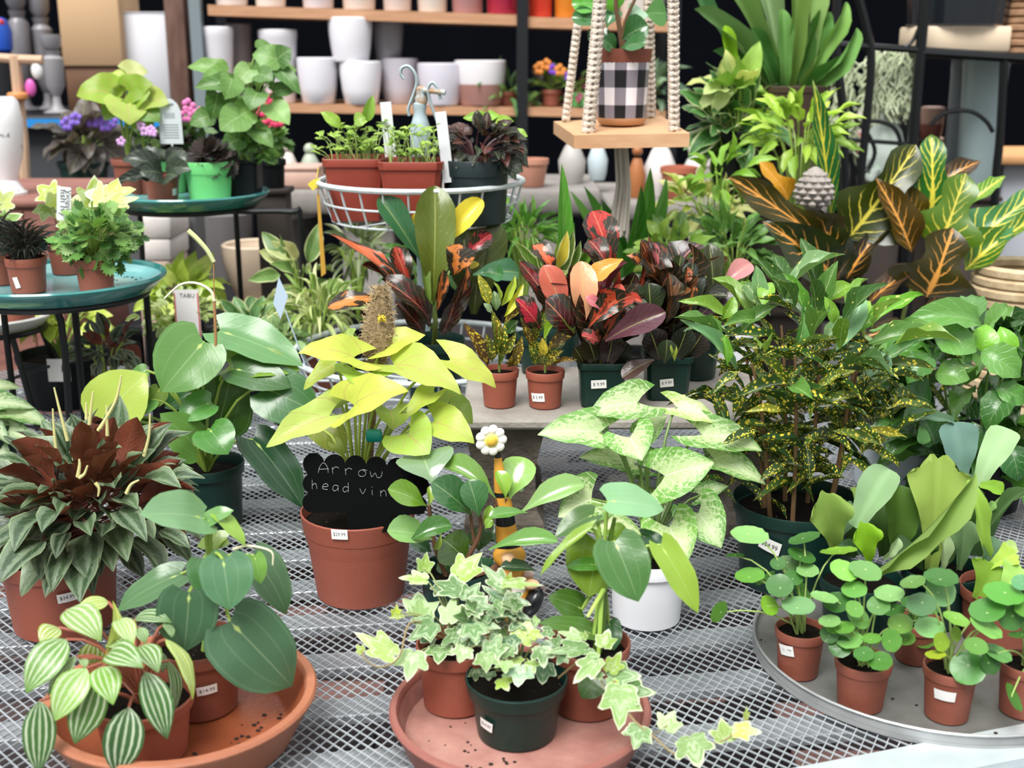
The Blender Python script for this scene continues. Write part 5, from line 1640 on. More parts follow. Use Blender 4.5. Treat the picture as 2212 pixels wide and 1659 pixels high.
sqcroton('red and salmon curly croton in the square green pot on the left, tagged 9.99', 1298, 1.86, [
    ('redc', 1010, 660, 845, 205, 310, .06, .08, 10, 'b0322e'), ('redc', 970, 640, 820, 440, 210, .02, .04, 15, '6a1c20'), ('spoon', 640, 1040, 455, 640, 220, -.04, -.03, 10, 'd8705f'), ('spoon', 775, 1120, 752, 605, 225, -.05, -.04, 8, 'e0a07a'),
    ('plainc', 1090, 590, 845, 755, 160, -.02, -.03, 25, 'd9983c'), ('redc', 550, 700, 370, 480, 170, .02, .03, 18, 'd0603c'), ('redc', 570, 1080, 265, 610, 210, -.01, .0, 18, '6a1f26'), ('redc', 430, 1140, 235, 910, 210, -.03, -.04, 18, 'b02c40'),
    ('plainc', 950, 1010, 790, 900, 90, -.06, -.07, 30, 'c8707a'), ('plainc', 975, 930, 1075, 785, 100, -.05, -.05, 25, 'cf5a50'), ('redc', 810, 1150, 1085, 880, 170, -.06, -.06, 20, 'c0482c'), ('redc', 700, 1200, 470, 920, 280, -.05, -.07, 15, '3a1216'),
    ('redc', 760, 1250, 680, 850, 180, -.03, -.03, 15, '4a181a'), ('plainc', 700, 1180, 600, 980, 130, -.06, -.06, 25, '55602c'), ('redc', 880, 1000, 900, 740, 170, -.02, .0, 15, '7a2030'), ('redc', 640, 900, 690, 640, 150, .03, .04, 20, '5a2018'),
    ('plainc', 950, 1240, 1430, 1010, 220, -.07, -.09, 20, '5a3440'), ('redc', 900, 1250, 760, 1200, 140, -.06, -.08, 25, 'b0484c'), ('plainc', 880, 1450, 800, 1200, 200, -.03, -.04, 15, '2a2418'), ('plainc', 950, 1450, 1010, 1180, 200, -.03, -.05, 15, '2c1c20'),
    ('plainc', 1000, 1440, 1120, 1250, 170, -.02, -.02, 20, '1f241a'), ('plainc', 780, 1430, 700, 1290, 140, -.03, -.04, 20, '33301c')], (1293, 830, 33, 19, '$ 9.99', 3), 71, ['4a181a', '7a2026', 'a83a2e', '3a1a18', '2c1a16', '8a4a2c', 'b0503c', '5a2430']).done()
sqcroton('dark purple-green curly croton in the square green pot on the right, tagged 9.99', 1438, 1.90, [
    ('redc', 1200, 870, 1290, 385, 110, -.02, .0, 20, 'cf5038'), ('plainc', 1310, 1070, 1295, 780, 230, -.06, -.06, 8, '28351f'), ('redc', 1430, 920, 1315, 450, 230, .0, .02, 15, '7a3a20'), ('plainc', 1480, 850, 1550, 560, 150, .0, .02, 18, '2f3a1a'),
    ('plainc', 1630, 1060, 1640, 620, 190, -.03, -.02, 15, '2c3428'), ('plainc', 1810, 900, 1775, 470, 170, .0, .02, 15, '3a4028'), ('plainc', 1870, 830, 2110, 622, 160, .02, .04, 25, 'd08a8c'), ('plainc', 1640, 1110, 1990, 820, 170, -.03, -.03, 22, '40303a'),
    ('plainc', 1340, 1390, 1085, 1535, 140, -.08, -.10, 25, '55403c'), ('plainc', 1100, 940, 1290, 995, 110, -.08, -.09, 30, '5f6a58'), ('redc', 1580, 800, 1600, 650, 90, -.04, -.03, 25, 'b06040'), ('plainc', 1480, 1250, 1500, 900, 230, -.02, .0, 15, '24281a'),
    ('redc', 1430, 1100, 1450, 700, 150, -.05, -.05, 20, '5a3a1c'), ('redc', 1620, 1000, 1650, 800, 90, -.07, -.07, 20, 'c8702c'), ('plainc', 1380, 1400, 1300, 1150, 220, -.04, -.05, 15, '231a1c'), ('plainc', 1480, 1420, 1600, 1130, 200, -.03, -.04, 15, '1f261c'),
    ('plainc', 1560, 1400, 1720, 1180, 200, -.02, -.02, 20, '2a2422'), ('plainc', 1420, 1420, 1440, 1230, 150, -.06, -.06, 15, '33402c'), ('redc', 1120, 560, 1230, 610, 90, .0, .0, 25, 'b86a3a'), ('redc', 1360, 680, 1340, 460, 100, -.02, -.01, 25, 'b05a62'),
    ('plainc', 1760, 860, 1900, 960, 170, .0, -.02, 25, '2f2a26'), ('plainc', 1500, 1400, 1480, 1260, 60, -.06, -.06, 20, '93a03c')], (1440, 826, 29, 18, '$ 9.99', 6), 72, ['2c3424', '3a2a20', '24281c', '5a3420', '40303a', '332c1c', '7a4a2c', '2a2024']).done()
loc = At(1500, 850, 2.02)
loc.z = cbz + .0005
q = Plant('red_croton', 'dark-leaved croton in a green pot hidden behind the square pots', 'potted plant', tuple(loc), crop=(1050, 400, 3.687), seed=73)
q.Y = 2.02
q.pot(.045, .08, DKGREEN)
q.top = None
for row in [('plainc', 1700, 1200, 1900, 1000, 200, 0, 0, 20, '2a2f22'), ('plainc', 1640, 1250, 1560, 950, 220, 0, .02, 15, '23281c'), ('plainc', 1750, 1300, 1950, 1180, 200, 0, 0, 20, '24382a'), ('redc', 1600, 900, 1700, 700, 150, .02, .03, 20, '5a3020'),
            ('plainc', 1800, 1100, 2050, 1100, 220, .02, .0, 20, '2a4a30'), ('plainc', 1850, 1280, 2000, 1250, 160, .0, .0, 20, '203522')]:
    q.leaf(*row, stem=False)
q.done()

# small speckled crotons in little terracotta pots on the concrete bench
CT = (1000, 580, 7.9)
def mini(label, px, py, Y, rows, sticker, seed):
    loc = At(px, py, Y)
    loc.z = cbz + .0005
    q = Plant('young_croton', label, 'potted plant', tuple(loc), crop=CT, seed=seed)
    q.Y = Y
    q.pot(.0315, .060, TERRA, rb=.025, rim=.014, lip=.002, soil=.86)
    if sticker:
        q.sticker(*sticker)
    q.path([q.top, q.top + Vector((0, 0, .04)), q.top + Vector((.002, 0, .08))], .0022, 'stem', mat('young_stem', '7f8f45', .5))
    for row in rows:
        q.leaf(*row, stem=False)
    q.done()
BRN, OL2 = '6a4a34', '5a6a2c'
mini('young croton with upright yellow-green leaves in the left little terracotta pot', 1079, 880, 1.845, [
    ('spot', 455, 640, 255, 100, 190, .0, .0, 15, '8a8f3a'), ('fewspot', 640, 590, 522, 230, 55, .0, .01, 30, '8fa845'), ('fewspot', 660, 640, 895, 110, 150, .0, .01, 15, 'b4cc48'), ('spot', 705, 820, 1035, 255, 160, -.02, .0, 15, 'b9c53c'),
    ('fewspot', 570, 720, 530, 380, 180, .02, .03, 12, '6f8f68'), ('spot', 420, 1660, 10, 920, 220, .0, -.03, 20, BRN), ('spot', 760, 1680, 1010, 1130, 190, .0, -.02, 20, '6f5f34'), ('spot', 530, 1560, 480, 660, 150, .0, .0, 18, OL2),
    ('spot', 610, 1650, 710, 900, 140, -.01, -.01, 18, '47602c'), ('fewspot', 730, 1120, 940, 880, 210, .0, .0, 15, '3f6a30'), ('spot', 660, 1500, 900, 1080, 150, -.02, -.02, 20, '55602c'), ('spot', 500, 1600, 380, 1100, 150, -.01, -.02, 20, '4f5a2c'),
    ('spot', 620, 1300, 560, 800, 130, -.01, -.01, 20, '6f6034'), ('fewspot', 480, 760, 350, 590, 110, -.01, -.01, 25, '86a084'), ('spot', 700, 950, 1060, 650, 110, -.01, -.01, 25, '6a5a30')], None, 74)
mini('young croton with one lime split leaf in the right little terracotta pot, tagged', 1177, 882, 1.84, [
    ('fewspot', 1380, 1200, 1668, 680, 150, -.02, .0, 15, '9ac23c'), ('fewspot', 1400, 1160, 1668, 850, 80, -.025, -.01, 25, 'a6cc48'), ('spot', 1290, 1120, 1395, 690, 170, .0, .01, 12, '47702f'), ('spot', 1245, 1270, 1190, 860, 110, .0, .0, 20, '5f6a30'),
    ('spot', 1190, 1360, 985, 880, 150, .0, .0, 20, '6a5230'), ('spot', 1450, 1380, 2075, 880, 240, .0, .0, 22, '6a5236'), ('spot', 1380, 1520, 1345, 1180, 160, -.03, -.03, 12, 'b8a83c'), ('spot', 1250, 1640, 1120, 1290, 150, -.01, -.02, 18, '47602c'),
    ('spot', 1400, 1680, 1720, 1390, 160, -.01, -.02, 22, '5f5a2c'), ('spot', 1500, 1640, 1960, 1560, 90, -.01, -.03, 35, '7a5a34'), ('spot', 1330, 1640, 1420, 1330, 170, -.02, -.03, 15, '4f5f28'), ('spot', 1450, 1560, 1760, 1200, 170, .01, .02, 20, '4f6a34'),
    ('spot', 1280, 1600, 1180, 1120, 140, .0, .0, 20, '3f5a28'), ('spot', 1380, 1650, 1360, 1450, 130, -.03, -.04, 15, '47602c')], (1162, 858, 30, 19, '$ 5.99', 5), 75)
# ------------------------------------------------------------------ plant stands on the left
TEAL = mat('teal_glaze', '3f8f8c', .14, col2='2b6f6c', vscale=7, coat=.4)
TEALIN = mat('teal_glaze_inside', '7fb9b9', .16, col2='6aa6a8', vscale=6, coat=.4)
IRON = mat('black_iron', '17191b', .38, .3)
def ring(c, R, r, n=48):
    return [c + Vector((R * math.cos(2 * math.pi * i / n), R * math.sin(2 * math.pi * i / n), 0)) for i in range(n)]
def stand(label, c, R, legs, foot=True, extra=()):
    t = thing('plant_stand', label, 'plant stand', (c.x, c.y, 0))
    mk('ring', MB().tube(ring(c, R, .006), .006, 8, closed=True).mesh('ring', IRON), t)
    for pts in legs:
        mk('leg', MB().tube(smooth_path(pts, 4), .0065, 8).mesh('leg', IRON), t)
    for pts in extra:
        mk('brace', MB().tube(smooth_path(pts, 4), .0035, 6).mesh('brace', IRON), t)
    return t
def tealdish(label, c, R):
    return dish('glazed_saucer', label, 'saucer', c, R, R * .86, .030, .007, TEAL, floor_t=.010, roll=.006, inner=TEALIN, crumbs=45, cr=(-.1, .25), seed=12)
cA = At(128, 628, 2.15)
zA = cA.z
stand('black iron plant stand holding the nearer teal saucer', cA + Vector((0, 0, -.006)), .155,
      [[Vector((cA.x, 2.02, zA - .008)), At(131, 690, 2.02), OnZ(134, 1010, .0) * 0 + Vector((At(133, 800, 2.02).x, 2.02, .006))],
       [Vector((At(161, 660, 2.06).x, 2.06, zA - .012)), Vector((At(161, 700, 2.06).x, 2.06, .006))],
       [cA + Vector((-.14, .08, -.012)), Vector((cA.x - .14, cA.y + .08, .006))], [cA + Vector((.12, .12, -.012)), Vector((cA.x + .12, cA.y + .12, .006))]],
      extra=[[Vector((At(133, 800, 2.02).x, 2.02, .1)), Vector((cA.x - .14, cA.y + .08, .05))]])
tealdish('nearer teal glazed saucer with black mondo grass and ferny pots', cA, .190)
zf = zA + .0105
def tz(px, py):
    return OnZ(px, py, zf)
DK = ['2c2530', '352b36', '241f2a', '3d3440', '2a2c33']
for lab, px, py, sd, stk in (('black mondo grass in a terracotta pot on the nearer teal saucer', 63, 630, 81, True), ('black mondo grass cut off at the left edge, on the nearer teal saucer', 6, 612, 82, False)):
    l = tz(px, py)
    p = Plant('mondo_grass', lab, 'potted plant', tuple(l), seed=sd)
    p.pot(.0355, .062, TERRA, rb=.029, rim=.016, lip=.002, soil=.9)
    if stk:
        p.Y = l.y
        p.sticker(36, 610, 12, 24, '', 12)
    for i in range(140):
        a = p.rnd.uniform(0, 6.283)
        rr = p.rnd.uniform(0, .026)
        b = p.top + Vector((math.cos(a) * rr, math.sin(a) * rr, 0))
        th = p.rnd.uniform(.2, 1.6)
        A = Vector((math.cos(a) * math.sin(th), math.sin(a) * math.sin(th), math.cos(th)))
        ln = p.rnd.uniform(.04, .085)
        p.leaf3('grass', b, b + A * ln, .0042, Vector((-math.cos(a), -math.sin(a), .9)), p.rnd.choice(DK))
    p.done()
l = tz(210, 632)
p = Plant('lacy_geranium', 'lacy bright green herb in the terracotta pot at the front of the teal saucer', 'potted plant', tuple(l), seed=83)
p.pot(.0355, .062, TERRA, rb=.028, rim=.017, lip=.002, soil=.9)
Cg = At(212, 510, l.y)
for i in range(240):
    d = Vector((p.rnd.gauss(0, 1), p.rnd.gauss(0, 1), p.rnd.gauss(0, 1))).normalized()
    b = Cg + Vector((d.x * .068, d.y * .055, d.z * .052 - .002)) * p.rnd.uniform(.5, 1.15)
    A = (d + Vector((p.rnd.uniform(-.4, .4), p.rnd.uniform(-.4, .4), p.rnd.uniform(-.5, .3)))).normalized()
    ln = p.rnd.uniform(.010, .019)
    p.leaf3('frill', b, b + A * ln, ln, Vector((p.rnd.uniform(-.6, .6), -.5, .8)), p.rnd.choice(['7aa85c', '64984c', '93b87c', '548440', '86ac64', '3f6a30']))
    if i % 2:
        p.stem(p.top, b, .0008)
p.done()
l = tz(148, 590)
p = Plant('fish_ivy', 'variegated ivy with a handwritten white label in the rear terracotta pot of the teal saucer', 'potted plant', tuple(l), seed=84)
p.pot(.0355, .062, TERRAD, rb=.029, rim=.016, lip=.002, soil=.9)
p.Y = l.y
p.leaves('ivy', [(205, 440, 205, 378, 72, -.02, .0, 20, 'a3b85a'), (110, 420, 80, 400, 55, 0, .0, 30, 'c3d464'), (120, 440, 140, 405, 50, -.02, -.02, 20, 'c9d46a'), (240, 420, 292, 408, 50, -.03, -.02, 30, 'cfd86a'),
                 (220, 425, 180, 415, 55, -.03, -.03, 25, 'c3cf66'), (160, 440, 195, 460, 46, -.03, -.04, 25, 'd3dc96'), (250, 440, 300, 425, 34, -.04, -.03, 30, 'd6de8c'), (150, 480, 120, 460, 44, -.02, -.02, 20, '8fae58'), (100, 450, 90, 480, 44, .0, .0, 20, '9fb866')], sr=.001)
p.path([(205, 560, -.01), (206, 480, -.02), (205, 430, -.02)], .0012, 'vine', mat('vine_pale', 'a9a86a', .6))
lb = MB().box(-.013, .013, -.0006, .0006, -.031, .031)
LM_ = Matrix.Translation(At(138, 440, l.y - .045)) @ Matrix.Rotation(math.radians(6), 4, 'Y')
lab = mk('plant_label', lb.mesh('plant_label', mat('label_plastic', 'e4e8e6', .45), smooth=False), p.root, LM_)
wb = MB()
for word, ox in (('Varigated', .005), ('fish Ivy', -.006)):
    tv, tf = text_mesh(word)
    xs = [v[0] for v in tv]
    sc = .05 / (max(xs) - min(xs))
    wb.add([(ox + v[1] * sc * .9, -.0009, .026 - (v[0] - min(xs)) * sc) for v in tv], [tuple(f) for f in tf])
mk('handwriting', wb.mesh('handwriting', mat('marker_ink', '2c2f3a', .7), smooth=False), lab, LM_)
p.done('9a9a5a')
# white saucer further back at the left edge
cW = At(-8, 703, 2.42)
dish('white_saucer', 'off-white saucer low at the left edge under the teal one', 'saucer', cW, .112, .09, .026, .006, mat('white_glaze', 'dcdad6', .3), floor_t=.006, inner=mat('dusty_white', 'cfc4ba', .6, col2='b8aa9e', vscale=14), crumbs=20, cr=(.5, .9))
stand('black iron stand carrying the off-white saucer', cW + Vector((0, 0, -.006)), .095, [[cW + Vector((.06, -.07, -.008)), Vector((cW.x + .10, cW.y - .09, .006))], [cW + Vector((.06, .07, -.008)), Vector((cW.x + .10, cW.y + .1, .006))], [cW + Vector((-.09, 0, -.008)), Vector((cW.x - .12, cW.y, .006))]],
      extra=[[Vector((cW.x - .02, cW.y - .02, .08)), Vector((cW.x + .12, cW.y - .05, .13))]])
l = Vector((At(45, 690, 2.40).x, 2.40, cW.z + .0065))
p = Plant('seedling_pot', 'terracotta pot with a small seedling on the off-white saucer', 'potted plant', tuple(l), seed=85)
p.pot(.033, .045, TERRAD, rb=.027, rim=.012, lip=.002)
p.rosette('oval', p.top + Vector((0, 0, .005)), 8, .004, .008, .02, .5, ['55803f'], 70)
p.done()

# further teal saucer with the lime pots
cB = At(408, 440, 2.80)
zB = cB.z
tealdish('further teal glazed saucer with the lime green pots', cB, .186)
xl = At(648, 460, 2.72).x
stand('black iron stand with a square side loop holding the further teal saucer', cB + Vector((0, 0, -.006)), .15,
      [[cB + Vector((.1, -.08, -.008)), Vector((xl - .02, 2.72, zB - .008)), Vector((xl, 2.72, zB - .03)), Vector((xl, 2.72, .10)), Vector((xl, 2.72, .006))],
       [cB + Vector((-.13, .05, -.008)), Vector((cB.x - .14, cB.y + .05, .006))], [cB + Vector((.08, .12, -.008)), Vector((cB.x + .08, cB.y + .12, .006))]])
zf = zB + .0105
l = tz(353, 433)
p = Plant('silver_veined_begonia', 'dark crinkled silver-green plant in a terracotta pot on the further teal saucer', 'potted plant', tuple(l), seed=86)
p.pot(.042, .062, TERRA, rb=.033, rim=.014, lip=.002)
p.Y = l.y
p.sticker(377, 415, 12, 15, '', 5)
DS = ['2f3a36', '3a4640', '262f2e', '434f48']
p.leaves('wavy', [(350, 365, 262, 345, 44, .0, -.02, 30, DS[0]), (345, 360, 300, 325, 40, .02, .03, 25, DS[1]), (360, 358, 425, 345, 40, .0, .0, 30, DS[3]), (352, 372, 275, 385, 34, -.04, -.08, 30, DS[2]), (365, 370, 420, 365, 40, -.04, -.07, 25, DS[1]),
                    (350, 375, 300, 372, 50, -.06, -.1, 20, DS[0]), (360, 380, 385, 378, 46, -.06, -.1, 20, DS[3]), (352, 350, 350, 322, 40, .03, .05, 15, DS[0]), (340, 385, 245, 400, 26, -.06, -.08, 35, DS[2]), (365, 350, 395, 320, 36, .03, .05, 20, DS[2])], stem=False)
p.done()
for lab, px, py, rr, hh, hx, hy, sd, hs in (('dark purple coral bells in the front lime green pot', 455, 436, .056, .092, 460, 340, 87, 52), ('dark purple coral bells in the rear lime green pot, half hidden', 372, 415, .046, .105, 380, 300, 88, 44)):
    l = tz(px, py)
    p = Plant('coral_bells', lab, 'potted plant', tuple(l), seed=sd)
    p.pot(rr, hh, LIMEP, rb=rr * .80, rim=.028, lip=.002, soil=.9)
    C_ = At(hx, hy + 8, l.y)
    k = depth(C_) / F
    for i in range(60):
        d = Vector((p.rnd.gauss(0, 1), p.rnd.gauss(0, 1), p.rnd.gauss(.3, .8))).normalized()
        b = C_ + Vector((d.x * hs * k * .75, d.y * .04, d.z * 36 * k))
        A = (d + Vector((0, -.2, -.2))).normalized()
        p.leaf3('frill', b, b + A * .024, .028, Vector((p.rnd.uniform(-.5, .5), -.6, .8)), p.rnd.choice(['33282e', '3d3036', '28222a', '5a4e52', '473a3e']))
        if i % 4 == 0:
            p.stem(p.top, b, .0012)
    p.done('4a3038')
l = tz(530, 428)
p = Plant('lobed_green_plant', 'tall leafy light green plant in the square black pot on the further teal saucer', 'potted plant', tuple(l), seed=89)
p.pot(.042, .092, BLACKP, rb=.035, sq=9, rim=.01)
p.Y = l.y
GL_ = ['6f9a58', '7fae60', '5f8a4c', '86b06c', '4f7a40']
p.leaves('hearty', [(600, 130, 545, 118, 54, 0, 0, 25, GL_[0]), (598, 128, 630, 105, 52, 0, 0, 20, GL_[4]), (600, 150, 650, 205, 36, .0, -.02, 25, GL_[4]), (590, 200, 650, 195, 34, .0, 0, 30, GL_[4]), (480, 150, 405, 145, 36, 0, 0, 30, GL_[1]), (490, 160, 435, 175, 44, -.02, -.03, 25, GL_[1]),
                   (505, 185, 420, 190, 40, -.03, -.04, 30, GL_[2]), (500, 170, 485, 215, 56, -.05, -.08, 15, GL_[0]), (540, 150, 510, 185, 50, -.02, -.04, 20, GL_[3]), (560, 160, 590, 175, 44, -.03, -.05, 25, GL_[2]), (520, 250, 475, 282, 70, -.06, -.1, 15, GL_[0]), (540, 240, 500, 260, 60, -.04, -.06, 20, GL_[1]),
                   (555, 200, 540, 240, 54, -.04, -.07, 15, GL_[2]), (585, 225, 625, 270, 56, -.02, -.05, 20, GL_[3]), (470, 200, 455, 260, 54, -.02, -.04, 15, GL_[4]), (455, 250, 410, 270, 44, -.02, -.03, 25, GL_[2]), (560, 110, 590, 100, 46, .03, .04, 20, GL_[0]), (570, 180, 555, 130, 50, .02, .04, 15, GL_[2]),
                   (520, 300, 480, 320, 50, -.04, -.06, 20, GL_[4]), (550, 280, 590, 320, 44, -.03, -.05, 20, GL_[0]), (500, 230, 530, 210, 50, .0, .02, 20, GL_[0]), (610, 160, 640, 150, 40, .03, .04, 20, GL_[3])], sr=.0022)
p.path([p.top, (535, 260), (538, 180), (540, 135)], .005, 'stem', mat('stem_lightgreen', '7f9f4c', .5))
for i in range(40):
    x, y = p.rnd.uniform(505, 590), p.rnd.uniform(285, 350)
    b = At(x, y, l.y - .03)
    A = Vector((p.rnd.uniform(-1, 1), p.rnd.uniform(-1, .2), p.rnd.uniform(-.2, 1))).normalized()
    p.leaf3('frill', b, b + A * .022, .024, Vector((0, -.5, .8)), p.rnd.choice(GL_))
p.done('7f9f4c')
l = tz(283, 420)
p = Plant('lime_arrowhead_plant', 'lime green arrowhead plant in the terracotta pot at the left of the further teal saucer', 'potted plant', tuple(l), seed=90)
p.pot(.04, .085, TERRAD, rb=.032)
p.Y = l.y
LL = ['a3c44c', '93b83f', 'b8cf6a', '86ab3c']
p.leaves('arrow', [(235, 200, 165, 207, 50, -.02, -.03, 35, LL[0]), (275, 160, 320, 155, 40, .02, .02, 30, 'd0dc9c'), (260, 170, 240, 160, 40, .02, .03, 30, LL[2]), (280, 195, 330, 180, 50, -.02, -.03, 30, LL[1]), (275, 225, 280, 270, 72, -.05, -.08, 10, 'b8cf6e'), (320, 215, 365, 225, 44, -.02, -.04, 30, LL[2]),
                    (290, 210, 325, 200, 46, -.03, -.04, 30, LL[1]), (305, 235, 345, 265, 50, -.03, -.05, 20, '6f9f4a'), (250, 230, 225, 260, 40, -.01, -.03, 25, '6a8f3c'), (300, 260, 330, 290, 40, -.02, -.03, 25, LL[3]), (240, 190, 280, 175, 46, .02, .03, 30, LL[0])], sr=.0018)
p.done('86a048')
# price card standing behind the lime pot
pc = At(368, 262, 2.86)
card = thing('plant_tag', 'white arched plant tag with a barcode standing in the rear lime pot', 'tag', tuple(pc))
k = depth(pc) / F
oc = [(-25, -48), (25, -48), (24, 20), (18, 36), (8, 46), (0, 48), (-8, 46), (-18, 36), (-24, 20)]
cb_ = MB()
N_ = len(oc)
cb_.add([(x * k, -.0006, y * k) for x, y in oc] + [(x * k, .0006, y * k) for x, y in oc], [tuple(range(N_ - 1, -1, -1))[::-1], tuple(range(2 * N_ - 1, N_ - 1, -1))] + [(i, (i + 1) % N_, N_ + (i + 1) % N_, N_ + i) for i in range(N_)])
mk('card', cb_.mesh('card', mat('tag_grey_white', 'cfd6d8', .5), smooth=False), card, Matrix.Translation(pc))
pr = MB()
for i in range(7):
    pr.box((-12 + i * 3.4) * k, (-10.6 + i * 3.4) * k, -.0012, -.0008, 6 * k, 18 * k)
for j in range(6):
    pr.box(-17 * k, 17 * k, -.0012, -.0008, (-8 - j * 5.5) * k, (-6.5 - j * 5.5) * k)
pr.box(-9 * k, 9 * k, -.0012, -.0008, 33 * k, 38 * k)
mk('print', pr.mesh('print', mat('tag_print', '7d858a', .6), smooth=False), card, Matrix.Translation(pc))
mk('stake', MB().box(-.002, .002, -.0006, .0006, -.16, -48 * k).mesh('stake', mat('tag_grey_white', 'cfd6d8', .5)), card, Matrix.Translation(pc))

# ------------------------------------------------------------------ two-tier wire stand
WIRE = mat('pale_painted_wire', 'c9d2d4', .5, col2='a9aaa4', vscale=40, thr=(.5, .8))
bc = Vector((At(910, 390, 2.35).x, 2.35, 0))
bs = thing('wire_basket_stand', 'two-tier pale blue wire plant stand with a scrolled top', 'plant stand', (bc.x, bc.y, 0))
def basket(z, R, h, nw, rw):
    c = bc + Vector((0, 0, z))
    mk('rim', MB().tube(ring(c, R, 0, 64), rw * 2.4, 8, closed=True).mesh('rim', WIRE), bs)
    mk('hoop', MB().tube(ring(c - Vector((0, 0, h * .52)), R * .95, 0, 64), rw, 6, closed=True).mesh('hoop', WIRE), bs)
    mk('hoop', MB().tube(ring(c - Vector((0, 0, h)), R * .88, 0, 64), rw, 6, closed=True).mesh('hoop', WIRE), bs)
    for i in range(nw):
        a = 2 * math.pi * (i + .3) / nw
        d = Vector((math.cos(a), math.sin(a), 0))
        mk('wire', MB().tube([c + d * R, c + d * R * .95 - Vector((0, 0, h * .5)), c + d * R * .88 - Vector((0, 0, h))], rw, 5).mesh('wire', WIRE), bs)
    for i in range(7):
        a = math.pi * i / 7
        d = Vector((math.cos(a), math.sin(a), 0)) * R * .88
        mk('floor_wire', MB().tube([c + d - Vector((0, 0, h)), c - d - Vector((0, 0, h))], rw, 5).mesh('floor_wire', WIRE), bs)
ZU = At(910, 390, 2.35).z
basket(ZU, .197, .072, 26, .0022)
ZL = .17
basket(ZL, .262, .065, 30, .0024)
POSTM = mat('pale_blue_paint', 'b4c4ca', .45, col2='9db0b6', vscale=10)
mk('post', MB().lathe([(.022, .006), (.022, .02), (.012, .04), (.012, ZU + .03), (.019, ZU + .05), (.020, ZU + .10), (.015, ZU + .115), (.011, ZU + .13), (.013, ZU + .137), (.013, ZU + .145), (.006, ZU + .15)], 20).mesh('post', POSTM), bs, Matrix.Translation((bc.x, bc.y, 0)))
RUST = mat('rusty_paint', 'a4825e', .6, col2='b4c0c4', vscale=60, thr=(.4, .6))
tp = At(905, 205, 2.35)
def spx(pts, r, nm, m=POSTM, flat=.35):
    return mk(nm, MB().tube(smooth_path([At(x, y, 2.35 + d) for x, y, d in pts], 5), r, 8, flat=flat).mesh(nm, m), bs)
spx([(873, 170, 0), (866, 160, 0), (868, 147, 0), (882, 143, 0), (896, 158, 0), (900, 180, 0), (893, 205, 0), (882, 235, 0), (884, 250, 0)], .0085, 'scroll')
spx([(952, 215, -.01), (945, 190, -.01), (934, 178, -.01), (925, 190, -.01), (928, 215, -.01), (940, 250, -.01), (950, 280, -.01), (948, 305, -.01), (938, 315, -.01)], .0085, 'scroll')
mk('finial_nut', MB().lathe([(.012, -.016), (.013, -.004), (.011, 0), (.012, .004), (.012, .012), (.005, .017)], 10).mesh('finial_nut', RUST), bs, Matrix.Translation(At(910, 205, 2.35)))
mk('bolt', MB().tube([At(915, 195, 2.34), At(962, 200, 2.33)], .005, 8).mesh('bolt', RUST), bs)
# hanging yellow ribbon tag on the basket rim
yt_ = thing('yellow_tag', 'small yellow paper tag hanging from the left of the wire basket', 'tag', tuple(At(678, 398, 2.33)))
b = MB().add([At(x, y, 2.30) for x, y in ((664, 398), (676, 412), (692, 398), (690, 385), (676, 388))], [(4, 3, 2, 1, 0)])
b.add([At(x, y, 2.302) for x, y in ((664, 398), (676, 412), (692, 398), (690, 385), (676, 388))], [(0, 1, 2, 3, 4)])
mk('paper', b.mesh('paper', mat('yellow_paper', 'e6cf45', .6), smooth=False), yt_)
mk('string', MB().tube([At(684, 385, 2.30), At(688, 362, 2.31)], .001, 5).mesh('string', mat('yellow_paper', 'e6cf45', .6)), yt_)

zf = ZU - .072 + .003
def inbasket(px, Y):
    v = At(px, 400, Y)
    v.z = zf
    return v
SG = ['8fb04c', '9cbf58', '7fa445', 'a8c96a']
for lab, px, Y, rot, sd in (('square brick red pot of pale seedlings at the front of the wire basket', 892, 2.25, 0.0, 91), ('square brick red pot of seedlings, turned askew at the left of the wire basket', 772, 2.31, .5, 92)):
    l = inbasket(px, Y)
    p = Plant('seedling_pot', lab, 'potted plant', tuple(l), seed=sd)
    p.pot(.060, .118, REDP, rb=.047, rim=.016, lip=.003, sq=9, rot=rot, soil=.8)
    k = depth(l) / F
    for i in range(46):
        b = p.top + Vector((p.rnd.uniform(-.045, .045), p.rnd.uniform(-.04, .04), 0))
        e = b + Vector((p.rnd.gauss(0, .016), p.rnd.gauss(0, .016), p.rnd.uniform(.03, .085)))
        p.stem(b, e, .0008)
        for kq in range(3):
            a = p.rnd.uniform(0, 6.28)
            A = Vector((math.cos(a), math.sin(a), p.rnd.uniform(-.1, .5))).normalized()
            ln = p.rnd.uniform(.012, .024)
            p.leaf3('oval', e, e + A * ln, ln * .42, Vector((p.rnd.uniform(-.4, .4), -.4, 1)), p.rnd.choice(SG))
    if sd == 92:
        p.Y = Y
        p.leaf('bladeup', 790, 260, 805, 205, 26, .0, .0, 10, '86b04c', stem=False)
        p.leaf('oval', 735, 275, 692, 242, 26, .0, .0, 25, '93b84c', stem=False)
        p.leaf('oval', 765, 262, 790, 255, 30, -.02, -.02, 25, '93b84c', stem=False)
    p.done('a9c070')
l = inbasket(1028, 2.26)
p = Plant('purple_leaf_plant', 'dark purple glossy plant in the black round pot at the right of the wire basket', 'potted plant', tuple(l), seed=93)
p.pot(.064, .118, mat('blue_black_plastic', '1c2a2c', .4), rb=.055, rim=.03, lip=.002)
p.Y = 2.26
DP = ['4a1f28', '3a1a22', '2a2a2a', '33302f', '55202c', '3d4a40']
C_ = At(1048, 315, 2.26)
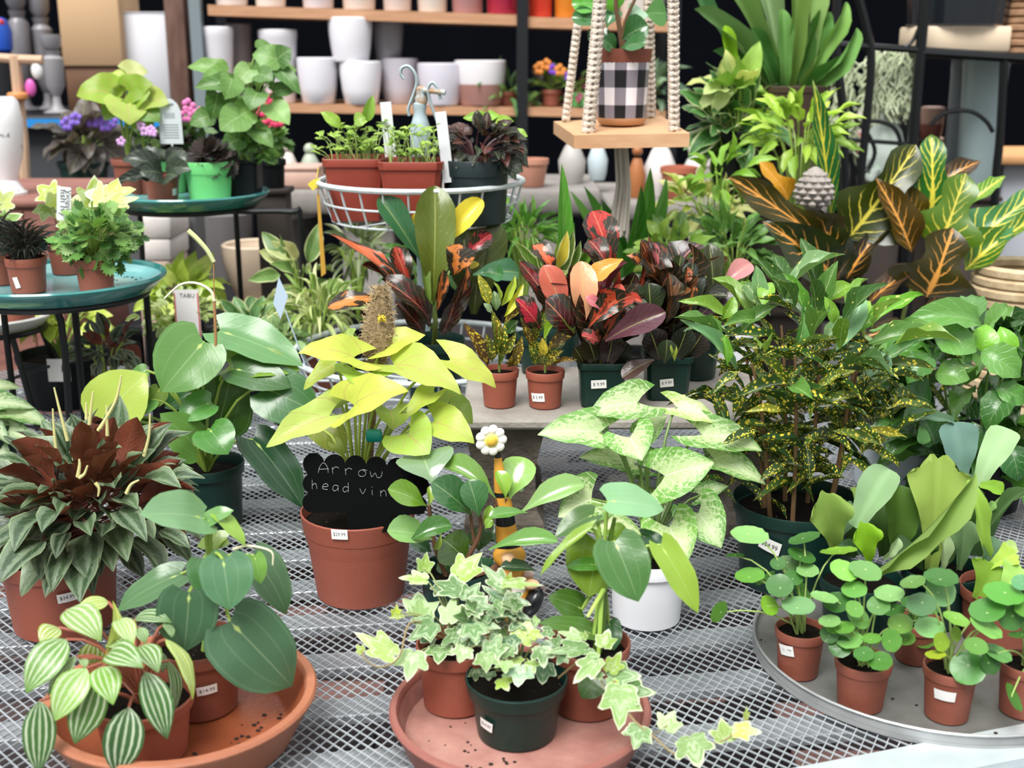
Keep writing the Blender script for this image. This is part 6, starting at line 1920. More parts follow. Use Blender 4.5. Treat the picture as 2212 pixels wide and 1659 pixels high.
for i in range(75):
    d = Vector((p.rnd.gauss(0, 1), p.rnd.gauss(0, 1), p.rnd.gauss(.1, .8))).normalized()
    b = C_ + Vector((d.x * .05, d.y * .045, d.z * .03))
    A = (d + Vector((0, -.1, -.25))).normalized()
    ln = p.rnd.uniform(.03, .046)
    p.leaf3('oval', b, b + A * ln, ln * .6, Vector((p.rnd.uniform(-.5, .5), -.5, .8)), p.rnd.choice(DP))
    if i % 4 == 0:
        p.stem(p.top, b, .0016)
p.leaves('oval', [(1060, 262, 1000, 255, 26, .03, .03, 30, '8fbf3c'), (1070, 265, 1110, 262, 22, .02, .02, 30, '9cc84c'), (1110, 285, 1140, 295, 20, .0, .0, 30, 'a3cf5c'), (1040, 255, 1080, 250, 22, .04, .04, 30, '86b83c'), (1090, 350, 1130, 372, 34, -.03, -.04, 25, '3a4540'), (1080, 345, 1115, 390, 30, -.03, -.05, 20, '35403a')], stem=False)
p.done('4a2a2c')
for lab, px, py, h_, tl, Y in (('blank white plant marker in the red pot beside the blue scroll', 836, 255, 68, 4, 2.32), ('pale blank plant marker leaning in front of the blue scroll', 957, 288, 92, 6, 2.22)):
    c = At(px, py, Y)
    k = depth(c) / F
    t = tag(mk('plant_marker', MB().box(-12 * k, 12 * k, -.0006, .0006, -h_ / 2 * k - .05, h_ / 2 * k).mesh('plant_marker', mat('marker_white', 'dfe2e4', .45), smooth=False), None, Matrix.Translation(c) @ Matrix.Rotation(math.radians(-tl), 4, 'Y')), lab, 'marker')
# blue-grey diamond marker in the lower basket
c = At(612, 640, 2.20)
k = depth(c) / F
t = thing('plant_marker', 'pale blue diamond marker on a stick leaning at the lower wire basket', 'marker', tuple(At(655, 800, 2.15)))
b = MB()
dp = [(590, 655), (602, 598), (622, 640), (606, 690)]
b.add([At(x, y, 2.2) for x, y in dp] + [At(x, y, 2.203) for x, y in dp], [(3, 2, 1, 0), (4, 5, 6, 7)] + [(i, (i + 1) % 4, 4 + (i + 1) % 4, 4 + i) for i in range(4)])
mk('diamond', b.mesh('diamond', mat('marker_blue', 'bccfe0', .4), smooth=False), t)
mk('stick', MB().tube([At(616, 668, 2.195), At(660, 790, 2.18)], .004, 6, flat=.3).mesh('stick', mat('marker_blue', 'bccfe0', .4)), t)

# ------------------------------------------------------------------ hanging macrame swing with checked pot
SY = 2.50
def sb_(x, y, d):
    return At(x, y, SY + d)
fl, fr_, bl, brr = sb_(1240, 292, -.13), sb_(1490, 288, -.13), sb_(1196, 262, .13), sb_(1428, 250, .13)
th_ = Vector((0, 0, -.026))
b = MB()
q8 = [fl, fr_, brr, bl]
b.add(q8 + [v + th_ for v in q8], [(0, 1, 2, 3), (7, 6, 5, 4)] + [(i, 4 + i, 4 + (i + 1) % 4, (i + 1) % 4) for i in range(4)])
WOODM = mat('pine_board', 'd8ae86', .55, col2='c2926a', vscale=8, wave=(1, 14, 6), detail=6)
cc = (fl + fr_ + bl + brr) / 4
sw = thing('hanging_plant_swing', 'wooden board swing hung on four white macrame ropes', 'plant hanger', tuple(cc))
mk('board', b.mesh('board', WOODM, smooth=False), sw)
ROPE = mat('cotton_rope', 'e9ddcf', .9, col2='c9b8a6', vscale=120, bump=1.0, bscale=240)
def knotted(p0, p1, r, n):
    b = MB()
    ax = (p1 - p0)
    pts, rad = [], []
    m = n * 6
    for i in range(m + 1):
        f = i / m
        ph = f * n * 6.2832
        pts.append(p0.lerp(p1, f) + Vector((math.sin(ph) * r * .18, 0, 0)))
        rad.append(r * (.68 + .38 * abs(math.sin(ph * .5))))
    b.tube(pts, rad, 8)
    for s_ in (-1, 1):
        sp_ = [p0.lerp(p1, i / (n * 4)) + Vector((s_ * r * .75 * math.cos(i * 1.5708), -r * .55 * math.sin(i * 1.5708 + s_), 0)) for i in range(n * 4 + 1)]
        b.tube(sp_, r * .36, 5)
    return b
for (x0_, y0_, x1_, y1_, d, rr_) in ((1270, 288, 1302, -60, -.10, .0125), (1222, 262, 1262, -60, .10, .0085), (1456, 284, 1454, -60, -.10, .0105), (1406, 254, 1400, -60, .10, .0105)):
    q0, q1 = sb_(x0_, y0_, d), sb_(x1_, y1_, d)
    mk('rope', knotted(q0, q0 + (q1 - q0) * 2.4, rr_, 62).mesh('rope', ROPE), sw)
ts = MB()
rn = random.Random(3)
for i in range(26):
    a, q = rn.uniform(0, 6.28), math.sqrt(rn.uniform(0, 1))
    x = math.cos(a) * q
    y = math.sin(a) * q * .016
    ts.tube([sb_(1340 + x * 13, 300, y), sb_(1346 + x * 15, 400, y), sb_(1335 + x * 22, 505 + rn.uniform(-8, 8), y)], .0032, 5)
mk('tassel', ts.mesh('tassel', mat('cotton_tassel', 'd9cfc4', .9, col2='b8aca0', vscale=90, wave=(1, 1, .1))), sw)
# pot on the swing
l = (fl + fr_ + bl + brr) / 4 + Vector((0, -.03, .004))
l = At(1342, 270, SY - .0)
p = Plant('checked_pot_plant', 'glossy green plant in a black and white checked pot on the hanging swing', 'potted plant', tuple(l), seed=95)
k = depth(l) / F
hp = 143 * k
CHK = bpy.data.materials.new('buffalo_check')
CHK.use_nodes = True
g = NG(CHK)
tc = g.N.new('ShaderNodeTexCoord')
sx = g.N.new('ShaderNodeSeparateXYZ')
g.L.new(tc.outputs['Object'], sx.inputs[0])
ang = g.math('ARCTAN2', sx.outputs[1], sx.outputs[0])
s1 = g.math('GREATER_THAN', g.math('SINE', g.math('ADD', g.math('MULTIPLY', ang, 7.0), 1.1)), 0.0)
s2 = g.math('GREATER_THAN', g.math('SINE', g.math('ADD', g.math('MULTIPLY', sx.outputs[2], 6.2832 / (72 * k)), .55)), 0.0)
sm_ = g.math('MULTIPLY', g.math('ADD', s1, s2), .5)
rp = g.N.new('ShaderNodeValToRGB')
rp.color_ramp.interpolation = 'CONSTANT'
rp.color_ramp.elements[0].color = (*lin('ece6ea'), 1)
rp.color_ramp.elements[1].position = .3
rp.color_ramp.elements[1].color = (*lin('86808a'), 1)
e3 = rp.color_ramp.elements.new(.8)
e3.color = (*lin('121116'), 1)
g.L.new(sm_, rp.inputs[0])
g.L.new(rp.outputs[0], g.N['Principled BSDF'].inputs['Base Color'])
g.N['Principled BSDF'].inputs['Roughness'].default_value = .4
rt, rbm = 58 * k, 52 * k
bp = MB()
bp.lathe([(rbm * .96, 0), (rbm, .002), (rt, 122 * k), (rt - .001, 123 * k), (rt - .004, 122 * k), (rt - .004, 100 * k)], 40)
P_ = mk('checked_pot', bp.mesh('checked_pot', CHK), p.root, Matrix.Translation(l + Vector((0, 0, 14 * k))))
mk('pot_saucer', MB().lathe([(44 * k, 0), (48 * k, .002), (53 * k, 12 * k), (53 * k, 15 * k), (20 * k, 15 * k)], 32).mesh('pot_saucer', mat('tan_saucer', 'b98a62', .6)), p.root, Matrix.Translation(l + Vector((0, 0, .001))))
mk('inner_pot', MB().lathe([(rt * .9, 100 * k), (rt * 1.05, 126 * k), (rt * 1.07, 145 * k), (rt * .98, 145 * k), (rt * .9, 120 * k)], 32).mesh('inner_pot', TERRAD), p.root, Matrix.Translation(l + Vector((0, 0, 14 * k))))
mk('soil', MB().lathe([(rt * .93, 0), (rt * .5, .003), (.001, .004)], 24, cap0=False, cap1=True).mesh('soil', MATS['potting_soil']), p.root, Matrix.Translation(l + Vector((0, 0, 148 * k))))
p.top = l + Vector((0, 0, 150 * k))
p.Y = SY
p.path([p.top, (1338, 60), (1330, 0), (1345, -60)], .006, 'stem', mat('bark_brown', '6f5238', .8))
p.path([p.top, (1350, 50), (1380, -20)], .005, 'stem', mat('bark_brown', '6f5238', .8))
p.leaves('gloss', [(1300, 10, 1235, 10, 44, .0, -.02, 30, '4f9a34'), (1300, 50, 1235, 38, 34, -.02, -.03, 30, '2f6a34'), (1310, 60, 1330, 20, 34, .02, .04, 20, '3f7a4c'), (1345, 85, 1400, 55, 52, -.03, -.05, 20, '2f6433'), (1360, 45, 1385, 20, 40, .0, .02, 15, 'a3c8b8'),
                    (1340, 105, 1395, 92, 26, -.05, -.08, 35, '3a7040'), (1330, 110, 1300, 85, 30, -.03, -.05, 30, '3a7040'), (1320, 100, 1285, 70, 36, .03, .05, 25, '2f5f30'), (1330, 30, 1320, -10, 40, .03, .03, 10, '5fae34'), (1390, 30, 1440, 30, 50, .05, .06, 25, '4a8a38'), (1350, 0, 1370, -40, 40, .02, .0, 15, '4fae2c'), (1310, 75, 1270, 85, 26, .03, .02, 30, '2a5a30')], stem=False)
p.done()

# gold plant tag hanging by the wire basket, and an ivy cut off at the left edge
t = thing('plant_tag', 'narrow gold paper plant tag hanging left of the wire basket', 'tag', tuple(At(690, 540, 2.45)))
tp_ = [(684, 420), (690, 420), (704, 590), (694, 598)]
mk('strip', MB().add([At(x, y, 2.45) for x, y in tp_] + [At(x, y, 2.452) for x, y in tp_], [(3, 2, 1, 0), (4, 5, 6, 7)] + [(i, (i + 1) % 4, 4 + (i + 1) % 4, 4 + i) for i in range(4)]).mesh('strip', mat('gold_paper', 'c79a3c', .5), smooth=False), t)
mk('string', MB().tube([At(687, 420, 2.45), At(690, 385, 2.36)], .0008, 4).mesh('string', mat('gold_paper', 'c79a3c', .5)), t)
zf = zA + .0105
l = OnZ(-25, 596, zf)
p = Plant('fish_ivy', 'variegated ivy cut off at the left edge behind the mondo grass', 'potted plant', tuple(l), seed=96)
p.pot(.0355, .062, TERRAD, rb=.029, rim=.016, lip=.002, soil=.9)
p.Y = l.y
p.leaves('ivy', [(5, 440, 30, 412, 44, 0, .0, 25, 'c3cf86'), (0, 445, -25, 420, 44, 0, .0, 25, 'b4c470'), (10, 480, 48, 462, 46, -.01, -.01, 25, '86b05c'), (5, 500, 30, 490, 44, -.01, -.02, 20, '93b868'), (-20, 480, -40, 470, 44, 0, 0, 25, '93b060')], sr=.001)
p.done('9a9a5a')
# ------------------------------------------------------------------ back: shelving with pots
SHY = 4.45
PINE = mat('pine_shelf', 'c99b76', .6, col2='b08060', vscale=6, wave=(1, 10, 10))
BLKST = mat('black_steel', '15171c', .5, .2)
GREYST = mat('grey_post', '7f8a90', .5, .2)
sh = thing('pot_shelf', 'tall rack with pine boards holding glazed pots at the back', 'shelf', (At(900, 230, SHY).x, SHY, FLZ))
def board(x0_, y0_, x1_, y1_, th, dep, nm='shelf_board', par=sh, m=PINE, Y=SHY):
    a, c = At(x0_, y0_, Y), At(x1_, y1_, Y)
    k = depth(a) / F
    q = [a, c, c + Vector((0, dep, 0)), a + Vector((0, dep, 0))]
    dn = Vector((0, 0, -th * k))
    return mk(nm, MB().add(q + [v + dn for v in q], [(0, 1, 2, 3), (7, 6, 5, 4)] + [(i, 4 + i, 4 + (i + 1) % 4, (i + 1) % 4) for i in range(4)]).mesh(nm, m, smooth=False), par)
board(448, 10, 1122, 32, 22, .42)
board(1136, 36, 1450, 46, 22, .42)
board(440, 222, 1122, 232, 18, .42)
board(1136, 232, 1450, 240, 18, .42)
board(440, 440, 1450, 452, 18, .42, m=BLKST)
for x in (428, 1128, 1455):
    for dy in (.0, .40):
        a = At(x, 100, SHY + dy)
        mk('upright', MB().box(-.02, .02, -.02, .02, FLZ, 1.9).mesh('upright', GREYST if (x == 428 and dy == 0) else BLKST, smooth=False), sh, Matrix.Translation((At(x, 100, SHY).x, a.y, 0)))
def gpot(label, x0_, x1_, y0_, y1_, col, Y, shape='round', taper=.78, group=None, name='glazed_pot', col2=None, cat='pot', lip=True, rough=.3, shelf=None):
    """a ceramic pot: x range at its rim, top and bottom rows in the photo"""
    cx = (x0_ + x1_) / 2
    top_, bot = At(cx, y0_, Y), At(cx, y1_, Y)
    if shelf is not None:
        zA_, zB_, xA_, xB_ = shelf
        bot.z = zA_ + (zB_ - zA_) * (bot.x - xA_) / (xB_ - xA_) + .001
    k = depth(bot) / F
    r = (x1_ - x0_) / 2 * k
    h = max(.03, top_.z - bot.z)
    rb = r * taper
    if shape == 'round':
        prof = [(rb * .92, 0), (rb, .004), (rb + (r - rb) * .55, h * .35), (r * .99, h * .75), (r, h - .006), (r * 1.0, h)]
    elif shape == 'flare':
        prof = [(rb * .92, 0), (rb, .004), (rb * 1.02, h * .3), (r * .93, h * .8), (r, h)]
    else:
        prof = [(rb * .95, 0), (rb, .004), (r * .97, h * .9), (r, h * .92), (r, h)]
    prof += [(r - .012, h), (r - .014, h - .01), (rb * .8, h * .3)]
    m = mat('glaze_' + col, col, rough, var=.05, vscale=8, coat=.2)
    t = thing(name, label, cat, tuple(bot), group)
    mk('body', MB().lathe(prof, 32).mesh('body', m), t, Matrix.Translation(bot))
    mk('rim', MB().tube(ring(bot + Vector((0, 0, h)), r - .006, 0, 32), .007, 6, closed=True).mesh('rim', m), t)
    if col2:
        m2 = mat('glaze_' + col2, col2, .45)
        mk('dipped_base', MB().lathe([(rb * .93, -.0), (rb + .0015, .004), (rb + (r - rb) * .55 + .0015, h * .35), (rb + (r - rb) * .72 + .0015, h * .5)], 32).mesh('dipped_base', m2), t, Matrix.Translation(bot))
    return t
def _sh(x0_, y0_, x1_, y1_):
    a, c = At(x0_, y0_, SHY), At(x1_, y1_, SHY)
    return (a.z, c.z, a.x, c.x)
LOW, LOWR, TOP, TOPR = _sh(440, 222, 1122, 232), _sh(1136, 232, 1450, 240), _sh(448, 10, 1122, 32), _sh(1136, 36, 1450, 46)
gpot('white glazed pot on the lower shelf, left of the one carrying another', 645, 733, 128, 226, 'e8e6ee', SHY + .06, shelf=LOW)
gpot('white glazed pot on the lower shelf carrying another white pot', 736, 826, 136, 226, 'efeef4', SHY + .05, shelf=LOW)
gpot('white glazed pot stacked on top of the lower-shelf pots', 712, 806, 42, 134, 'efedf4', SHY + .05, taper=.8)
gpot('tall grey glazed pot on the lower shelf beside the stacked white one', 806, 873, 46, 132, '8c8a90', SHY + .14)
gpot('grey rimmed pot on the lower shelf under the tall grey one', 822, 905, 130, 227, 'c3bfca', SHY + .14, shelf=LOW)
gpot('lavender white pot on the lower shelf behind the blue scroll', 903, 1003, 140, 229, 'dcd8e4', SHY + .06, shelf=LOW)
gpot('white pot with brown dipped base at the right of the lower shelf', 982, 1093, 134, 229, 'ece7ea', SHY + .07, col2='a97c72', shelf=LOW)
gpot('white upright pot at the left end of the lower shelf', 445, 513, 62, 224, 'f2f0f6', SHY + .05, shape='cyl', taper=.7, shelf=LOW)
gpot('grey upright pot near the left end of the lower shelf', 498, 552, 55, 222, 'a3a1a9', SHY + .2, shape='cyl', shelf=LOW)
gpot('white pot on the lower shelf half behind the tall green leaves', 566, 648, 68, 224, 'eeecf2', SHY + .08, shape='cyl', shelf=LOW)
for i, (a, c, col, lab) in enumerate(((462, 540, 'f3f2f4', 'white pot at the left end of the top shelf'), (548, 622, 'f6f3f0', 'white pot second from the left on the top shelf'), (650, 726, 'e6e4ee', 'pale lavender pot on the top shelf'), (736, 816, 'f3e9e2', 'cream pot on the top shelf right of the lavender one'),
                                      (824, 893, 'e6d8d4', 'pale pink pot on the top shelf'), (898, 970, 'e9e2da', 'ivory pot on the top shelf left of the mauve one'), (972, 1048, 'b98a8c', 'mauve pot on the top shelf beside the crimson one'), (1046, 1128, 'b8284a', 'crimson pot at the right end of the top shelf'),
                                      (1138, 1196, 'd9402e', 'bright red pot on the top shelf right of the black post'), (1194, 1250, 'e0882c', 'orange pot on the top shelf next to the red one'))):
    gpot(lab, a, c, -95, 10 + (a - 448) * .033, col, SHY + .08, shape='cyl', taper=.84, shelf=TOP if a < 1130 else TOPR)
gpot('large white pot on the top shelf behind the macrame ropes', 1330, 1440, -80, 42, 'd9d0c8', SHY + .1, shelf=TOPR)

# generic background plants
def bgplant(name, label, cx, cy, rx, ry, Y, basey, k_, n, cols, lpx, wr, potm, potpx, thmax=110, seed=1, pothpx=None, cat='potted plant', up=.8, z=None, sr=.0018, dense=1.0, flowers=None, droop=.3, group=None):
    loc = At(cx, basey, Y)
    if z is not None:
        loc.z = z
    q = Plant(name, label, cat, tuple(loc), seed=seed, group=group)
    q.Y = Y
    k = depth(loc) / F
    C_ = At(cx, cy, Y)
    ph = pothpx * k if pothpx else max(.04, min(.16, (C_.z - loc.z) * .6))
    q.pot(potpx / 2 * k, ph, potm, rb=potpx / 2 * k * .8, rim=.016)
    rn = q.rnd
    for i in range(n):
        d = Vector((rn.gauss(0, 1), rn.gauss(0, 1), rn.gauss(.15, .9))).normalized()
        rr = rn.uniform(.35, .85)
        b = C_ + Vector((d.x * rx * k * rr, d.y * min(rx * k, .16) * rr, d.z * ry * k * rr))
        A = (d + Vector((rn.uniform(-.35, .35), rn.uniform(-.4, .2), rn.uniform(-.3, .3) - droop * .5))).normalized()
        ln = lpx * k * rn.uniform(.7, 1.25)
        q.leaf3(k_, b, b + A * ln, ln * wr, Vector((rn.uniform(-.5, .5), rn.uniform(-.9, .1), up)), rn.choice(cols))
        if i % 3 == 0:
            q.stem(q.top, b, sr)
    if flowers:
        fc, nf, fr0, pts = flowers
        for (fx, fy) in pts:
            c = At(fx, fy, Y - .06)
            fo = MB()
            for a in range(5):
                an = a * 1.2566 + rn.uniform(0, .5)
                fo.ball(Vector((math.cos(an), -.2, math.sin(an))) * fr0 * k, fr0 * k * .75, 8, 5, sc=(1, .5, 1))
            mk('flower', fo.mesh('flower', mat('petal_' + fc, fc, .5)), q.root, Matrix.Translation(c))
            q.stem(q.top, c, .001)
    q.done()
    return q
GA = ['5f8f45', '6fa04e', '4f7f3c', '86b45c']
GB = ['3f6a3c', '4a7a45', '55863f', '6a9a5c']
LMs = ['a8c44c', 'b8d060', '93b440', 'c9da7c']
VAR = ['b4c47a', '9ab45c', 'cfd8a0', '86a855']
# bench plants, left middle
bgplant('nursery_plant', 'lime coleus-like plant in the big black nursery pot behind the nearer stand', 140, 690, 150, 40, 2.55, 812, 'hearty', 46, ['b4c850', 'a3bc44', 'c3d46a'], 46, .7, BLACKP, 195, seed=101, pothpx=110, z=.001)
c = At(127, 800, 2.43)
k = depth(c) / F
tag(mk('price_card', MB().box(-24 * k, 24 * k, -.0008, .0008, -25 * k, 25 * k).mesh('price_card', mat('card_white', 'e6e3e0', .6), smooth=False), None, Matrix.Translation(c)), 'blank white price card on the big black nursery pot', 'card')
bgplant('dark_leaf_plant', 'dark brown-green veined plant in a terracotta pot behind the raindrop peperomia', 235, 755, 75, 40, 2.25, 850, 'ripple', 40, ['3a4030', '33402f', '454a34', '2a3528'], 46, .55, TERRAD, 90, seed=102, pothpx=60, z=.001)
bgplant('variegated_plant', 'small-leaved white-edged plant with a red-framed tag behind the raindrop peperomia', 385, 680, 95, 55, 2.45, 790, 'edged', 120, ['9ab070', '86a058', 'b4c490', '7a9450'], 26, .5, BLACKP, 120, seed=103, z=.001)
t = thing('plant_tag', 'white tag with a red border standing in the variegated plant', 'tag', tuple(At(405, 740, 2.38)))
c = At(405, 680, 2.38)
k = depth(c) / F
mk('card', MB().box(-27 * k, 27 * k, -.0008, .0008, -55 * k, 55 * k).mesh('card', mat('card_white', 'e6e3e0', .6), smooth=False), t, Matrix.Translation(c))
for sx_ in (-1, 1):
    mk('border', MB().box(sx_ * 25 * k - .0012, sx_ * 25 * k + .0012, -.0014, .001, -50 * k, 48 * k).mesh('border', mat('tag_red', 'c4453c', .5), smooth=False), t, Matrix.Translation(c))
tv, tf = text_mesh('TABU')
mk('lettering', MB().add([((v[0] - 1.1) * 13 * k, -.0014, 38 * k + v[1] * 13 * k) for v in tv], tf).mesh('lettering', mat('tag_ink', '4a4a4c', .7), smooth=False), t, Matrix.Translation(c))
bgplant('lime_pothos', 'lime pothos with pointed leaves behind the teal saucer', 385, 625, 95, 36, 2.75, 760, 'hearty', 46, LMs, 62, .5, BLACKP, 120, seed=104, z=.001)
bgplant('green_calathea', 'green and silver leafy plant behind the raindrop peperomia spike', 545, 712, 60, 50, 2.6, 800, 'edged', 34, ['5f8a62', '6f9a70', '4f7a50', '86a884'], 62, .5, BLACKP, 90, seed=105, z=.001)
bgplant('variegated_rubber_plant', 'cream and pink edged rubber plant left of the wire basket', 655, 590, 60, 60, 2.7, 740, 'edged', 20, ['9ab070', 'b4c088', '6f9458', 'd9d4a0'], 84, .42, BLACKP, 90, seed=106, z=.001, up=.3)
bgplant('spider_plant', 'curly spider plant with white-striped leaves in front of the wire basket', 690, 670, 80, 50, 2.52, 790, 'grass', 80, ['b8c890', '9ab468', 'cfd8b0', '7a9a50'], 70, .13, TERRAD, 80, seed=107, z=.001, droop=.6)
bgplant('grey_fern_plant', 'grey-green feathery plant under the wire basket', 775, 540, 60, 55, 2.75, 700, 'bladeup', 60, ['7f8f78', '93a088', '6a7a62', '4f6048'], 50, .22, BLACKP, 80, seed=108, z=.001)
bgplant('small_hoya', 'trailing small-leaved plant beside the pale blue marker', 610, 730, 45, 35, 2.4, 800, 'oval', 36, ['6a8f58', '86a878', '55783f', '9ab08c'], 34, .55, BLACKP, 60, seed=109, z=.001)
bgplant('small_fern', 'bright feathery fern to the right of the wire basket', 1130, 500, 80, 45, 2.7, 700, 'bladeup', 110, ['6fa84c', '5a9440', '86b85c', '4a7f3a'], 44, .2, BLACKP, 90, seed=110, z=.001)
bgplant('leafy_herb', 'fresh green leafy plant in front of the feathery fern', 930, 560, 120, 60, 2.62, 720, 'oval', 50, GB, 50, .4, BLACKP, 90, seed=111, z=.001)
# strap-leaved plants in the middle
def straps(name, label, cx, basey, Y, rows, potm, potpx, z, seed, k_='bladeup'):
    loc = At(cx, basey, Y)
    loc.z = z
    q = Plant(name, label, 'potted plant', tuple(loc), seed=seed)
    q.Y = Y
    q.pot(potpx / 2 * depth(loc) / F, .1, potm)
    q.top = None
    for r in rows:
        q.leaf(k_, *r, stem=False)
    q.done()
    return q
straps('bladed_plant', 'plant with one tall upright green blade behind the red crotons', 1215, 720, 2.18, [(1215, 600, 1213, 352, 36, .0, .0, 8, '5f9f44'), (1190, 600, 1240, 480, 24, .02, .0, 25, '4f8a34'), (1225, 600, 1300, 440, 22, .0, .0, 25, '6a9a3a'), (1190, 610, 1205, 520, 26, -.02, -.02, 20, 'a8b83c')], DKGREEN, 90, cbz, 112)
q = Plant('yellow_edged_croton', 'croton with narrow yellow-edged green leaves behind the red crotons', 'potted plant', tuple(Vector((At(1165, 700, 2.05).x, 2.05, cbz + .0005))), seed=113)
q.pot(.04, .07, DKGREEN)
q.Y = 2.05
q.top = None
for r in [(1170, 600, 1105, 520, 22, 0, 0, 25, '4f6f24'), (1180, 600, 1150, 510, 26, 0, 0, 15, '4f7024'), (1200, 600, 1240, 495, 30, 0, 0, 15, '55702a'), (1205, 580, 1225, 498, 26, -.02, -.02, 15, 'c9b83c'), (1190, 610, 1230, 585, 18, -.03, -.03, 25, '6a7a24'), (1150, 620, 1120, 560, 20, 0, 0, 25, '6a8a34'), (1165, 590, 1158, 515, 20, .02, .02, 20, '86a03c'), (1215, 600, 1255, 520, 24, .02, .02, 20, '4f7024')]:
    q.leaf('edged', *r, stem=False)
q.done()
straps('dracaena', 'green dracaena with broad blades to the right of the rope tassel', 1375, 700, 2.62, [(1375, 590, 1405, 360, 40, .0, .0, 12, '5fae3c'), (1370, 590, 1440, 380, 36, .02, .04, 20, '6fb058'), (1350, 590, 1385, 400, 36, -.03, -.03, 15, '4a9434'), (1340, 600, 1260, 400, 30, .0, .0, 25, '55a03c'), (1345, 600, 1300, 430, 36, .03, .04, 20, '3f8434'), (1320, 600, 1230, 410, 26, .05, .05, 25, '6aa450'), (1380, 600, 1470, 470, 30, -.02, -.03, 25, '5fa048'), (1330, 610, 1290, 480, 34, -.04, -.05, 20, '4f9a3c')], BLACKP, 110, .001, 114)
bgplant('round_leaf_plant', 'olive green round-leaved plant behind the dark croton', 1450, 560, 90, 70, 2.45, 720, 'oval', 60, ['7a9a3c', '6a8f3a', '93ad4c', '55803a'], 48, .5, BLACKP, 90, seed=115, z=.001)
bgplant('white_variegated_plant', 'yellow and cream variegated plant right of the rope tassel', 1520, 440, 90, 45, 2.85, 560, 'edged', 60, ['c9d06a', 'b4c45c', 'd9dc9c', '86a848'], 52, .42, WHITEP, 80, seed=116, z=.26)
bgplant('narrow_leaf_plant', 'dark green narrow-leaved plant in a cracked white pot behind the petra croton', 1580, 540, 85, 75, 2.6, 720, 'oval', 80, ['5f9048', '4f803c', '6fa058', '3f6a34'], 56, .3, WHITEP, 120, seed=117, z=.001)
bgplant('schefflera', 'lime schefflera with fingered leaves at the left of the iron rack', 1720, 290, 100, 80, 2.75, 520, 'obl' if 'obl' in LK else 'oval', 75, ['a8cc4c', 'b8d860', '93bc40', '86b03c'], 58, .36, mat('brown_pot', '4a382c', .7), 120, seed=118, z=.18, pothpx=60)
bgplant('climbing_ivy', 'dark green ivy climbing beside the hanging swing', 1580, 280, 95, 110, 2.95, 520, 'arrowg', 80, ['4f8a4c', '3f7440', '5f9a5c', '6aa468'], 58, .72, BLACKP, 110, seed=119, z=.2)
bgplant('caladium', 'lime and white heart-leaved plant under the big staghorn', 1590, 190, 70, 30, 2.9, 330, 'hearty', 14, ['a8d070', 'c9dc9c', '86b84c', 'd0d890'], 70, .6, BLACKP, 70, seed=120, z=.42, sr=.002)
bgplant('lime_sprig_plant', 'plant with bright lime sprigs in front of the climbing ivy', 1550, 375, 80, 40, 2.68, 560, 'oval', 26, ['86bc3c', '93c44c', '74a838'], 60, .36, TERRAD, 90, seed=121, z=.1)
# big staghorn at the top
loc = At(1690, 300, 3.05)
q = Plant('staghorn_fern', 'big staghorn fern with long upright fronds beside the iron rack at the top', 'potted plant', tuple(loc), seed=122)
q.Y = 3.05
q.pot(.11, .13, mat('brown_pot', '4a382c', .7))
q.top = None
for row in [('strap', 1680, 210, 1560, -60, 80, .0, .0, 15, '7a9a5c'), ('strap', 1690, 210, 1640, -80, 90, .03, .05, 10, '9ab488'), ('strap', 1700, 210, 1720, -90, 80, .0, .0, 10, '86a458'), ('strap', 1660, 210, 1500, 20, 70, -.02, -.05, 25, '6a8a58'), ('strap', 1710, 210, 1830, 5, 60, .0, .0, 20, '86b05c'),
            ('strap', 1720, 220, 1850, 60, 54, -.02, -.04, 25, '74a058'), ('strap', 1715, 225, 1840, 130, 44, -.02, -.05, 30, '4f7f3c'), ('strap', 1680, 200, 1620, 60, 80, -.05, -.06, 15, '4a7a3a'), ('strap', 1585, 190, 1565, 55, 56, -.08, -.09, 8, 'a3cc3c'), ('trumpet', 1700, 200, 1780, 20, 110, .05, .06, 15, '55803f'),
            ('strap', 1690, 210, 1690, 20, 66, -.04, -.05, 12, '6a9450'), ('strap', 1650, 220, 1540, 110, 50, -.04, -.06, 30, '4f7f45'), ('strap', 1600, 160, 1480, -40, 60, .08, .1, 20, '5f8f60'), ('strap', 1720, 210, 1760, -60, 70, .08, .1, 15, 'a9c880')]:
    row = (*row[:5], row[5] * .5, *row[6:])
    q.leaf(*row, stem=False)
q.done()

# ------------------------------------------------------------------ iron rack and things at the upper right
rk = thing('iron_rack', 'black wrought iron rack with scrolls at the upper right', 'rack', tuple(At(1930, 400, 3.4)))
RY = 3.4
def ir(pts, r, nm='upright_bar', Y=RY):
    return mk(nm, MB().tube(smooth_path([At(x, y, Y + (dd if len(r_) > 2 else 0)) for r_ in pts for (x, y, dd) in [((*r_, 0)[:3])]], 4), r, 7).mesh(nm, IRON), rk)
ir([(1812, -40), (1806, 100), (1822, 250), (1826, 420), (1826, 720)], .013)
ir([(1845, -40), (1872, 60), (1882, 140), (1868, 300), (1858, 420), (1850, 720)], .012)
ir([(2002, -40), (1988, 120), (1972, 300), (1962, 420), (1958, 720)], .015)
ir([(2170, 130), (2160, 300), (2150, 420), (2145, 720)], .012)
ir([(1806, 96), (1985, 108)], .010, 'cross_bar')
ir([(1985, 112), (2240, 128)], .014, 'cross_bar')
ir([(1806, 300), (1975, 312)], .006, 'cross_bar')
ir([(1985, 60), (1970, 90), (1940, 108), (1915, 104)], .005, 'scroll')
ir([(1835, 225), (1850, 260), (1875, 290), (1890, 330), (1870, 370), (1845, 360), (1838, 330)], .006, 'scroll')
ir([(2010, 270), (2030, 250), (2060, 240), (2100, 242), (2130, 262), (2145, 285)], .006, 'scroll')
ir([(1870, 265), (1895, 262), (1930, 275), (1945, 310), (1930, 340)], .006, 'scroll')
